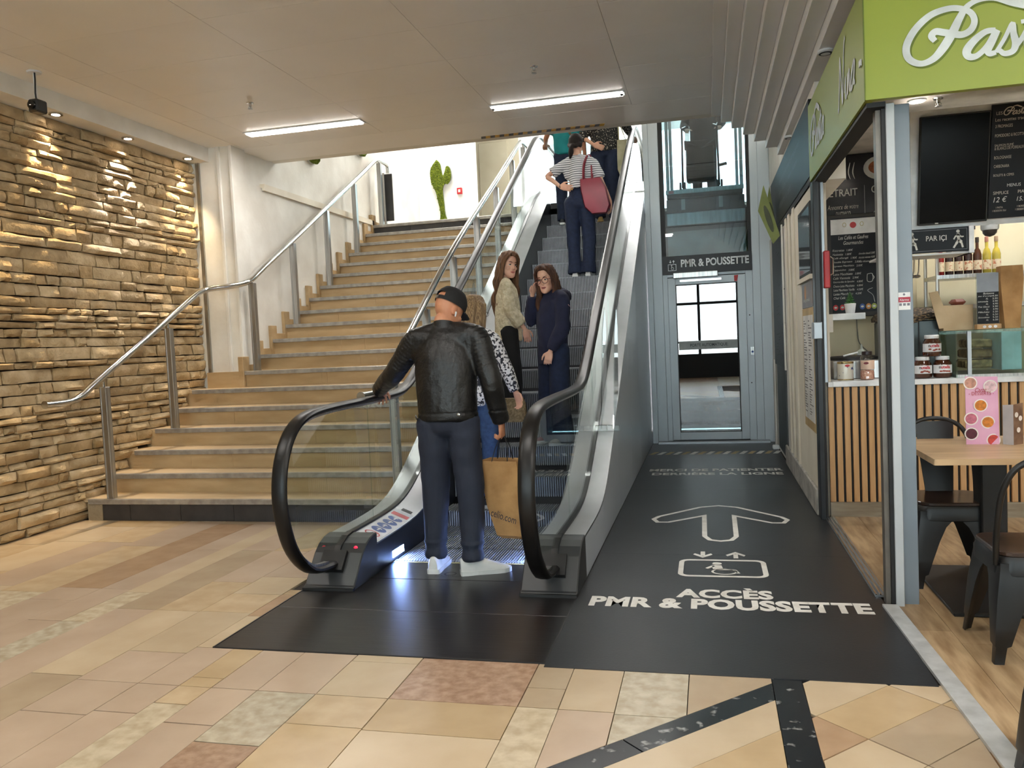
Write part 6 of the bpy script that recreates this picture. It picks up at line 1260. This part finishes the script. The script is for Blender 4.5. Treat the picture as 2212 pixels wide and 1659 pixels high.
hr = MB(); hair_cap(hr, Mh, .2, -.055, .004); put(remesh(hr, .006, 1), 'hair', M('short_grey_hair', (120, 92, 74), .8), man) if False else None
shoe(man, J['ankL'], R(4), m_wshoe, m_wshoe, .275, .095, 1.16); shoe(man, J['ankR'], R(-66), m_wshoe, m_wshoe, .28, .095, 1.14)
# paper bag hanging from his right hand
hx, hy, hz = man.location.x+J['wrR'].x, man.location.y+J['wrR'].y, J['wrR'].z-.095
bg_ = thing('paper_bag', 'brown paper carrier bag with dark print hanging from the man\'s hand', 'bag', (hx, hy, hz-.62))
A_ = [(-.135, -.06), (.11, -.10), (.14, .05), (-.10, .09)]
ring_b = lambda z_, s_, dx: [(hx+dx+a*s_, hy+.03+b*s_, z_) for a, b in A_]
bb = MB(); rr_ = [ring_b(hz-.62, .62, .06), ring_b(hz-.60, .78, .05), ring_b(hz-.42, .94, .02), ring_b(hz-.20, 1.0, -.005), ring_b(hz-.135, 1.02, -.012)]
bb.v = [p for r_ in rr_ for p in r_]; bb.f = [(i*4+q, i*4+(q+1) % 4, (i+1)*4+(q+1) % 4, (i+1)*4+q) for i in range(4) for q in range(4)]+[(3, 2, 1, 0)]
bgo = bb.build('bag_body', m_kraft, bg_); md = bgo.modifiers.new('t', 'SOLIDIFY'); md.thickness = .002
for sy_ in (-.075, .07):
    p0 = V(hx-.06, hy+.03+sy_, hz-.14); p1 = V(hx+.04, hy+.03+sy_-.01, hz-.14); c = V(hx+.005, hy+.012, hz+.015)
    MB().tube([tuple(p) for p in smooth_curve([tuple(p0), tuple(p0*.4+c*.6+V(-.015, 0, 0)), tuple(c), tuple(p1*.4+c*.6+V(.015, 0, 0)), tuple(p1)], 5)], .0028, 6).build('cord_handle', m_blackmat, bg_)
ua_ = (V(.11, -.10, 0)-V(-.135, -.06, 0)).normalized(); text('celio.com', 'lettering', M('bag_print', (30, 30, 50), .6), bgo, V(hx-.10, hy-.045, hz-.47)+V(.02, -.012, 0), (ua_+V(0, 0, -.28)).normalized(), V(.26, 0, 1).normalized(), width=.17, height=.045)

# ---- 2. woman with streaked blonde hair just ahead of him
m_floral = M('floral_blouse', (220, 220, 222), .7, c2=(30, 32, 44), nscale=46, lo=.50, hi=.54, detail=3)
m_jeans = M('blue_jeans', (58, 84, 122), .85, c2=(44, 66, 102), nscale=30, bump=.1); m_djeans = M('dark_blue_jeans', (26, 38, 66), .85, c2=(20, 30, 54), nscale=26, bump=.1)
m_blonde = M('streaked_blonde_hair', (176, 146, 106), .5, c2=(96, 70, 46), nscale=22, stretch=(8, 8, .6), bump=.6, bscale=16, bstretch=(14, 14, .8))
w1 = thing('person', 'woman with streaked blonde hair and floral blouse right ahead of leather-jacket man', 'person', (-1.775, 6.10, .12)); w1['group'] = 'people on the escalator'
J = pose(1.64, .94, ankL=(-.09, -.01, .085), ankR=(.075, -.03, .085), elR=(.275, -.03, 1.16), wrR=(.345, -.015, .955), head=(.01, .03, 1.632))
Mh = hm(J, R(-35), R(8)); body(J, Mh, True, SK2, w1, .0055, (V(0, .1, -1), V(1, 0, 0), V(0, 1, 0), .4, .5), (V(.35, -.1, -.9), V(-.6, -.7, 0), V(.5, -.6, .2), .4, .4), hs=.96)
trousers(J, w1, m_jeans, rw=(.098, .076, .064, .060), hem=.10, disp=wr_(.004, 9, 14)); top(J, w1, m_floral, hem=.86, wd=(.122, .168), chest=(.12, .165), slv=.97, sr=(.062, .056, .05, .046), disp=wr_(.005, 8, 8, 3), name='floral_blouse')
hb = MB(); hair_cap(hb, Mh, .07, -.05, .016, .98); strands(hb, Mh, [([(x, y, .06), (x*1.15, y-.01, -.04), (x*1.2, y-.015, -.14), (x*1.05, y-.01, -.22+.02*math.cos(x*60))], [.026, .030, .028, .014]) for x, y in [(-.075, -.01), (-.06, -.06), (-.02, -.095), (.02, -.097), (.06, -.065), (.078, -.01), (.072, .03)]]); put(remesh(hb, .008, 1, wr_(.004, 40, 6)), 'hair', m_blonde, w1)
mb = MB(); mb.tube([Mh @ V(.074, .0, .0), Mh @ V(.072, .07, .004), Mh @ V(.052, .098, .0)], .002, 6); ring(mb, Mh @ V(.033, .104, -.004), (Mh.to_3x3() @ V(1, 0, 0)), (Mh.to_3x3() @ V(0, 0, 1)), .024, .003, 18, .02); put(mb.build('s', m_blackmat).data, 'glasses', m_blackmat, w1)
m_bshoe = M('black_shoe', (22, 22, 24), .5); shoe(w1, J['ankL'], R(5), m_bshoe, m_bshoe, .245, .075); shoe(w1, J['ankR'], R(-10), m_bshoe, M('shoe_sole_white', (214, 212, 206), .6), .245, .075)
bk_ = thing('shoulder_bag', 'beige woven shoulder bag beside the floral-blouse woman', 'bag', (w1.location.x+.30, w1.location.y+.12, .80)); m_str2 = M('woven_straw', (150, 130, 98), .9, c2=(112, 94, 66), nscale=60, bump=.4)
bx_, by_ = w1.location.x+.24, w1.location.y+.22; MB().loft([[(bx_+a*s_, by_+b*s_, z_) for a, b in rrect(-.11, .11, -.05, .05, .045)] for s_, z_ in ((.85, .76), (1.0, .81), (.95, .91), (.8, .95))]).build('bag', m_str2, bk_, smooth=1); MB().tube([tuple(p) for p in smooth_curve([(bx_-.08, by_, .94), (bx_-.10, by_-.05, 1.2), (bx_-.13, by_-.12, 1.40), (bx_-.03, by_-.02, 1.2), (bx_+.07, by_, .94)], 5)], .008, 6).build('strap', m_str2, bk_)

# ---- 3. girl in cream blouse with long brown hair
m_brown = M('long_brown_hair', (126, 88, 60), .5, spec=.3, c2=(78, 52, 34), nscale=10, stretch=(7, 7, .7), bump=.7, bscale=14, bstretch=(12, 12, .9))
m_creamb = M('cream_lace_blouse', (224, 212, 184), .75, c2=(196, 182, 148), nscale=34, bump=.9, bscale=40)
m_blackt = M('black_wide_trousers', (14, 14, 15), .85, c2=(20, 20, 21), nscale=10)
g1 = thing('person', 'girl with long brown hair in cream textured blouse and black trousers', 'person', (-1.745, 7.14, .722)); g1['group'] = 'people on the escalator'
g1.rotation_euler.z = R(-72)
J = pose(1.475, .90, elR=(.205, .015, 1.14), wrR=(.19, .165, .93), ankL=(-.09, -.02, .085), ankR=(.085, .0, .085), neck=(0, -.015, 1.45), head=(0, .03, 1.622))
Mh = hm(J, R(-62), R(2), R(-4)); body(J, Mh, True, SK2, g1, .0045, (V(0, .1, -1), V(1, 0, 0), V(0, 1, 0), .4, .5), (V(-.05, .22, -1), V(-.8, -.1, 0), V(0, 1, .1), .35, .4), hs=.95, hh=.84)
face_parts(Mh, .95, g1, (196, 112, 104), (84, 56, 40)); trousers(J, g1, m_blackt, rw=(.105, .100, .102, .105), hem=.03, wst=(.11, .145), disp=wr_(.005, 9, 4), name='wide_trousers')
top(J, g1, m_creamb, hem=.83, wd=(.150, .178), chest=(.128, .160), slv=.86, sr=(.064, .070, .072, .074), neck=(.068, .074), disp=lambda c, n: .005*mnoise.noise(V(c.x*8, c.y*8, c.z*7))+.004*abs(mnoise.noise(V(c.x*36, c.y*36, c.z*36))), name='cream_blouse')
hb = MB(); hair_cap(hb, Mh, .083, -.05, .014, .95)
rr_ = random.Random(8); L_ = []
for q in range(18):
    a = R(200-q*220/17-90+180) if False else R(-200+q*220/17); x, y = .072*math.cos(a), -.012+.088*math.sin(a)
    ph = rr_.uniform(0, 6); ln = .42+rr_.uniform(-.06, .04)
    if y > .06: continue
    A_w = .020; L_.append(([(x*.85, y*.85, .075), (x*1.08, y*1.04, .0), (x*1.16+A_w*math.sin(ph)*.5, y*1.1, -.08), (x*1.22+A_w*math.sin(ph+1.6), y*1.16+A_w*.5*math.cos(ph+1.6), -.15), (x*1.26+A_w*math.sin(ph+3.2), y*1.2-.006, -.22), (x*1.28+A_w*math.sin(ph+4.8), y*1.22-.01+A_w*.5*math.cos(ph), -.29), (x*1.2+A_w*math.sin(ph+6.4), y*1.2-.015, -.36), (x*1.12, y*1.15-.02, -ln)], [.018, .021, .021, .022, .022, .021, .018, .007]))
L_ += [([(sx_*.004, .055, .118), (sx_*.03, .082, .096), (sx_*.058, .080, .066), (sx_*.074, .058, .020), (sx_*.080, .036, -.04), (sx_*.084, .03, -.10), (sx_*.088, .03, -.18)], [.012, .012, .011, .011, .013, .015, .012]) for sx_ in (-1, 1)]+[([(sx_*.006, .03, .126), (sx_*.045, .055, .104), (sx_*.072, .045, .06), (sx_*.082, .015, .0)], [.013, .015, .016, .016]) for sx_ in (-1, 1)]
strands(hb, Mh, L_); put(remesh(hb, .0065, 1, lambda c, n: .004*mnoise.noise(V(c.x*50, c.y*50, c.z*14))), 'hair', m_brown, g1)
mb = MB(); ring(mb, Mh @ V(.078, .002, -.05), Mh.to_3x3() @ V(0, 1, 0), Mh.to_3x3() @ V(0, 0, 1), .008, .002, 12); put(mb.build('s', MATS['tin_gold']).data, 'earring', MATS['tin_gold'], g1)
shoe(g1, J['ankR'], R(-14), m_bshoe, MATS['shoe_sole_white'], .235, .07, .95, stripes=m_white); shoe(g1, J['ankL'], R(0), m_bshoe, MATS['shoe_sole_white'], .235, .07, .95, stripes=m_white)

# ---- 4. girl in navy hoodie with glasses
m_navy = M('navy_hoodie', (32, 36, 62), .9, c2=(26, 29, 52), nscale=14, bump=.12, bscale=70)
m_brown2 = M('dark_brown_hair', (96, 60, 42), .5, spec=.3, c2=(52, 32, 24), nscale=10, stretch=(7, 7, .7), bump=.7, bscale=14, bstretch=(12, 12, .9))
g2 = thing('person', 'girl with round glasses and navy hoodie touching her cheek', 'person', (-1.275, 6.80, .522)); g2['group'] = 'people on the escalator'
g2.rotation_euler.z = R(136)
J = pose(1.515, .92, elR=(.27, .06, 1.22), wrR=(.135, .13, 1.475), elL=(-.205, .03, 1.13), wrL=(-.16, .155, .905), neck=(0, -.01, 1.45), head=(.005, .045, 1.612), ankL=(-.10, 0, .085), ankR=(.10, .01, .085))
Mh = hm(J, R(30), R(8), R(4)); body(J, Mh, True, SK2, g2, .0045, (V(.15, .25, -1), V(.6, -.6, 0), V(.5, .8, 0), .5, .4), (V(-.45, -.15, 1), V(-1, -.2, -.1), V(.1, 1, .4), .35, .3), hs=.95, hh=.84)
face_parts(Mh, .95, g2, (186, 104, 98), (62, 40, 32)); trousers(J, g2, m_djeans, rw=(.105, .098, .100, .105), hem=.03, wst=(.11, .145), disp=wr_(.005, 9, 5), name='jeans')
def hoodx(mb):
    n_ = J['neck']; limb(mb, [n_+V(.10, .02, .0), n_+V(.075, -.07, .005), n_+V(0, -.125, -.01), n_+V(-.075, -.07, .005), n_+V(-.10, .02, .0)], [.030, .048, .062, .048, .030], 12); limb(mb, [n_+V(0, -.09, .03), n_+V(0, -.13, -.10)], [(.05, .075), (.025, .05)], 14)
hd_ = top(J, g2, m_navy, hem=.80, wd=(.142, .172), chest=(.138, .172), slv=.96, sr=(.075, .074, .068, .052), neck=(.075, .082), disp=wr_(.007, 7, 9, 5), name='hoodie', extra=hoodx)
mb = MB()
for q in range(5): mb.tube([(-.215+.004*q, -.03+.012*q, 1.15-.014*q), (-.222+.004*q, -.01+.012*q, 1.165-.02*q)], .0025, 5)
put(mb.build('s', M('pink_print', (214, 170, 178), .7)).data, 'print', MATS['pink_print'], hd_)
hb = MB(); hair_cap(hb, Mh, .083, -.05, .014, .95); L_ = []
for q in range(18):
    a = R(-205+q*230/17); x, y = .072*math.cos(a), -.012+.088*math.sin(a); ph = rr_.uniform(0, 6); ln = .36+rr_.uniform(-.05, .04)
    if y > .055: continue
    f_ = .02 if y > 0 else -.03
    A_w = .016; L_.append(([(x*.85, y*.85, .075), (x*1.08, y*1.04, .0), (x*1.12+A_w*math.sin(ph)*.5, y*1.08, -.08), (x*1.15+A_w*math.sin(ph+1.6), y*1.12+f_*.5, -.15), (x*1.22+A_w*math.sin(ph+3.2), y*1.18+f_*1.2, -.21), (x*1.26+A_w*math.sin(ph+4.8), y*1.2+f_*1.8, -.27), (x*1.1, y*1.2+f_*2, -ln)], [.018, .020, .021, .022, .022, .019, .007]))
L_ += [([(sx_*.004, .055, .118), (sx_*.03, .082, .096), (sx_*.058, .080, .066), (sx_*.074, .058, .020), (sx_*.080, .036, -.04), (sx_*.084, .03, -.10), (sx_*.088, .03, -.18)], [.012, .012, .011, .011, .013, .015, .012]) for sx_ in (-1, 1)]+[([(sx_*.006, .03, .126), (sx_*.045, .055, .104), (sx_*.072, .045, .06), (sx_*.082, .015, .0)], [.013, .015, .016, .016]) for sx_ in (-1, 1)]
strands(hb, Mh, L_); put(remesh(hb, .0065, 1, lambda c, n: .004*mnoise.noise(V(c.x*50, c.y*50, c.z*14))), 'hair', m_brown2, g2)
gl_ = MB(); R3 = Mh.to_3x3(); mfr = M('burgundy_frame', (96, 34, 44), .3)
for x in (-.033, .033):
    cir = [Mh @ V(x+.027*math.cos(2*math.pi*q/20), .106-.12*abs(x+.027*math.cos(2*math.pi*q/20))**1.3, -.004+.024*math.sin(2*math.pi*q/20)) for q in range(20)]; gl_.tube(cir, .0024, 6, closed=True)
gl_.tube([Mh @ V(-.008, .108, .004), Mh @ V(0, .110, .007), Mh @ V(.008, .108, .004)], .0022, 6)
for x in (-1, 1): gl_.tube([Mh @ V(x*.058, .096, .004), Mh @ V(x*.074, .07, .004), Mh @ V(x*.076, -.005, .002)], .002, 6)
put(gl_.build('s', mfr).data, 'glasses', mfr, g2)
m_rshoe = M('grey_trainer', (186, 180, 172), .6); shoe(g2, J['ankL'], R(10), m_rshoe, m_wshoe, .235, .07, .95, stripes=m_white); shoe(g2, J['ankR'], R(-10), M('red_trainer', (150, 44, 44), .6), m_wshoe, .235, .07, .95)

# ---- 5. woman in striped T-shirt with red bag, seen from behind
def stripes_mat():
    mt = M('striped_cotton', (226, 226, 228), .85); t = mt.node_tree; b = t.nodes['Principled BSDF']; wv = t.nodes.new('ShaderNodeTexWave'); wv.bands_direction = 'Z'; wv.inputs['Scale'].default_value = 12.5; wv.inputs['Distortion'].default_value = .6; wv.inputs['Detail'].default_value = 1
    tc = t.nodes.new('ShaderNodeTexCoord'); t.links.new(tc.outputs['Object'], wv.inputs[0]); mr = t.nodes.new('ShaderNodeMapRange'); mr.inputs[1].default_value = .72; mr.inputs[2].default_value = .8; t.links.new(wv.outputs['Fac'], mr.inputs[0])
    mx = t.nodes.new('ShaderNodeMix'); mx.data_type = 'RGBA'; mx.inputs[6].default_value = lin((228, 228, 230)); mx.inputs[7].default_value = lin((70, 74, 84)); t.links.new(mr.outputs[0], mx.inputs[0]); t.links.new(mx.outputs[2], b.inputs['Base Color']); return mt
w2 = thing('person', 'woman with dark ponytail in striped T-shirt and jeans, hand on back', 'person', (-1.40, 9.52, 2.124)); w2['group'] = 'people on the escalator'
J = pose(1.64, .94, shL=(-.165, -.01, 1.40), elL=(-.385, -.05, 1.27), wrL=(-.215, -.135, 1.115), shR=(.185, -.01, 1.39), elR=(.295, -.03, 1.13), wrR=(.385, .0, .90), ankL=(-.085, -.02, .085), ankR=(.085, -.02, .085), head=(-.02, .03, 1.632))
Mh = hm(J, R(-12), R(6)); body(J, Mh, True, SK2, w2, .006, (V(1, -.12, -.25), V(0, .9, 0), V(0, .1, 1), .25, .3), (V(.05, .15, -1), V(-1, 0, 0), V(0, 1, 0), .4, .4), hs=.98)
trousers(J, w2, m_djeans, top=1.09, rw=(.108, .086, .080, .098), hem=.05, wst=(.098, .128), disp=wr_(.004, 9, 10), name='jeans'); top(J, w2, stripes_mat(), hem=1.06, wd=(.105, .140), chest=(.115, .160), slv=.36, sr=(.066, .072, .06, .06), disp=wr_(.006, 7, 9, 2), name='striped_tshirt')
m_dkh = M('dark_hair', (38, 28, 26), .62, spec=.25, c2=(26, 19, 18), nscale=10, stretch=(7, 7, .7), bump=.5, bscale=14, bstretch=(12, 12, .9)); hb = MB(); hair_cap(hb, Mh, .07, -.05, .012, 1.0); strands(hb, Mh, [([(0, -.10, -.03), (-.01, -.125, -.06), (-.015, -.125, -.12), (-.03, -.115, -.18)], [.030, .026, .032, .012]), ([(-.06, -.05, .0), (-.03, -.10, -.04)], [.03, .025]), ([(.06, -.05, .0), (.03, -.10, -.04)], [.03, .025])]); put(remesh(hb, .008, 1), 'hair', m_dkh, w2)
mb = MB(); mb.tube([J['wrL']+V(0, 0, .028), J['wrL']+V(0, -.028, 0), J['wrL']+V(0, 0, -.028), J['wrL']+V(0, .028, 0)], .004, 6, closed=True); put(mb.build('s', m_blackmat).data, 'bracelet', m_blackmat, w2)
mb = MB(); mb.add([(-.10, -.128, 1.005), (-.05, -.134, 1.012), (-.05, -.136, .990), (-.10, -.130, .985)], [(0, 1, 2, 3)]); put(mb.build('s', m_kraft).data, 'pocket_label', m_kraft, w2)
shoe(w2, J['ankL'], R(3), m_wshoe, m_wshoe, .24, .08); shoe(w2, J['ankR'], R(-6), m_wshoe, m_wshoe, .24, .08)
m_redl = M('dark_red_leather', (146, 26, 50), .4, c2=(124, 20, 42), nscale=4); tx, ty, tz = w2.location.x+.185, w2.location.y-.13, w2.location.z
tb = thing('shoulder_bag', 'dark red leather shoulder bag of the striped T-shirt woman', 'bag', (tx, ty, tz+.72))
MB().loft([[(tx+dx+a*w_, ty+b*d_, z_+tz) for a, b in ((-.5, -1), (0, -1.15), (.5, -1), (.56, 0), (.5, 1), (0, 1.1), (-.5, 1), (-.56, 0))] for w_, d_, z_, dx in ((.16, .05, .70, .06), (.27, .06, .78, .04), (.27, .05, .98, .0), (.22, .035, 1.10, -.03))]).build('bag', m_redl, tb, smooth=1)
for q, yy in enumerate((-.04, .04)): MB().tube([tuple(p) for p in smooth_curve([(tx-.11, ty+yy, tz+1.09), (tx-.10, ty+yy*.8, tz+1.25), (tx-.07, ty+.05+yy*.5, tz+1.36), (tx-.05, ty+.13, tz+1.40), (tx-.03, ty+.14+yy*.6, tz+1.34), (tx-.01, ty+yy, tz+1.09)], 5)], (.009, .009), 8).build('strap', m_redl, tb)

# ---- 6, 7. couple at the top
m_teal = M('teal_tshirt', (24, 142, 148), .85, c2=(18, 124, 132), nscale=6)
mn = thing('person', 'man in teal T-shirt near escalator top, head hidden by ceiling edge', 'person', (-1.735, 10.86, 2.925)); mn['group'] = 'people on the escalator'
J = pose(1.74, elL=(-.285, .02, 1.18), wrL=(-.33, .22, 1.15), ankL=(-.10, -.03, .085), ankR=(.06, .05, .12)); Mh = hm(J, 0, R(5)); body(J, Mh, False, SK1, mn, .010, (V(-.3, 1, 0), V(0, 0, -1), V(1, 0, 0), .4, .5), (V(0, .1, -1), V(-1, 0, 0), V(0, 1, 0), .5, .5), face=False)
trousers(J, mn, m_djeans, rw=(.100, .082, .070, .068), hem=.06, disp=wr_(.004, 9, 8), voxel=.012, name='jeans'); top(J, mn, m_teal, hem=.93, wd=(.13, .175), chest=(.135, .185), slv=.36, sr=(.074, .072, .06, .06), disp=wr_(.005, 7, 9, 9), voxel=.012, name='teal_tshirt')
hb = MB(); hair_cap(hb, Mh, .07, -.04, .008); put(remesh(hb, .01, 1), 'hair', m_dkh, mn)
mb = MB(); mb.tube([tuple(p) for p in smooth_curve([(-.13, -.06, 1.44), (-.06, -.135, 1.34), (.06, -.152, 1.18), (.16, -.10, 1.02)], 5)], (.004, .018), 8); put(mb.build('s', M('tan_strap', (128, 116, 92), .7)).data, 'bag_strap', MATS['tan_strap'], mn); shoe(mn, J['ankL'], R(5), m_bshoe, m_wshoe, .27, .08); shoe(mn, J['ankR'], R(-5), m_bshoe, m_wshoe, .27, .08, z0=.03)
m_spot = M('black_spotted_blouse', (24, 23, 25), .8, c2=(206, 196, 180), nscale=64, lo=.61, hi=.64, detail=2)
w3 = thing('person', 'woman in black speckled blouse near escalator top, head hidden by ceiling edge', 'person', (-1.235, 10.86, 2.925)); w3['group'] = 'people on the escalator'
J = pose(1.70, elL=(-.285, -.03, 1.16), wrL=(-.13, -.15, 1.02), elR=(.29, .06, 1.28), wrR=(.36, .28, 1.17), ankL=(-.09, -.03, .085), ankR=(.09, .02, .085)); Mh = hm(J, 0, R(5)); body(J, Mh, True, SK2, w3, .010, (V(.8, -.2, -.4), V(.1, 1, 0), V(0, 0, 1), .3, .4), (V(.2, 1, -.1), V(0, 0, -1), V(-1, 0, 0), .4, .5), face=False)
trousers(J, w3, m_djeans, rw=(.115, .094, .076, .072), hem=.06, wst=(.125, .178), disp=wr_(.004, 9, 8), voxel=.012, name='jeans'); top(J, w3, m_spot, hem=.94, wd=(.14, .198), chest=(.135, .188), slv={'L': .62, 'R': .9}, sr=(.072, .064, .055, .05), disp=wr_(.005, 7, 9, 4), voxel=.012, name='speckled_blouse')
hb = MB(); hair_cap(hb, Mh, .07, -.04, .012); put(remesh(hb, .01, 1), 'hair', m_brown, w3); m_tan = M('tan_shoe', (170, 138, 80), .6); shoe(w3, J['ankL'], R(8), m_tan, m_tan, .25, .075); shoe(w3, J['ankR'], R(-8), m_tan, m_tan, .25, .075)
m_canv = M('canvas_tote', (190, 184, 156), .85, c2=(170, 164, 134), nscale=12); tx, ty, tz = w3.location.x+.245, w3.location.y-.05, w3.location.z; tb = thing('tote_bag', 'pale canvas tote bag on the arm of speckled-blouse woman', 'bag', (tx, ty, tz+.6))
MB().loft([[(tx+dx+a*w_, ty+b*.04, z_+tz) for a, b in ((-.5, -1), (0, -1.1), (.5, -1), (.55, 0), (.5, 1), (0, 1.1), (-.5, 1), (-.55, 0))] for w_, z_, dx in ((.10, .58, .0), (.16, .66, .005), (.17, .85, .01), (.14, 1.03, .0))]).build('bag', m_canv, tb, smooth=1)
for yy in (-.03, .03): MB().tube([tuple(p) for p in smooth_curve([(tx-.05, ty+yy, tz+1.02), (tx-.055, ty+.02+yy, tz+1.25), (tx-.05, ty+.06, tz+1.43), (tx-.03, ty+.02+yy, tz+1.25), (tx+.04, ty+yy, tz+1.02)], 5)], .006, 6).build('strap', m_canv, tb)
# ---- 8. person behind the stroller in the lift cabin
m_dkc = M('dark_coat', (26, 28, 34), .85); lp_ = thing('person', 'person in dark clothes pushing the stroller in glass lift', 'person', (.03, 11.80, 3.185)); lp_.rotation_euler.z = R(180)
J = pose(1.68, elL=(-.27, .05, 1.15), wrL=(-.22, .27, 1.03), elR=(.27, .05, 1.15), wrR=(.22, .27, 1.03)); Mh = hm(J, 0, R(12)); body(J, Mh, True, SK2, lp_, .011, (V(0, 1, -.1), V(0, 0, -1), V(1, 0, 0), .7, .6), (V(0, 1, -.1), V(0, 0, -1), V(-1, 0, 0), .7, .6))
trousers(J, lp_, m_dkc, voxel=.014); top(J, lp_, m_dkc, hem=.85, wd=(.14, .19), chest=(.14, .19), slv=.96, voxel=.014, disp=wr_(.005, 7, 8), name='dark_coat'); hb = MB(); hair_cap(hb, Mh, .07, -.05, .014); put(remesh(hb, .01, 1), 'hair', m_dkh, lp_); shoe(lp_, J['ankL'], 0, m_bshoe, m_bshoe, .25, .075); shoe(lp_, J['ankR'], 0, m_bshoe, m_bshoe, .25, .075)
cleanup()
for o in [o for o in COL.objects if o.name.split('.')[0] in ('s', 'e', 'l', 't', 'r') and o.parent is None]: bpy.data.objects.remove(o)
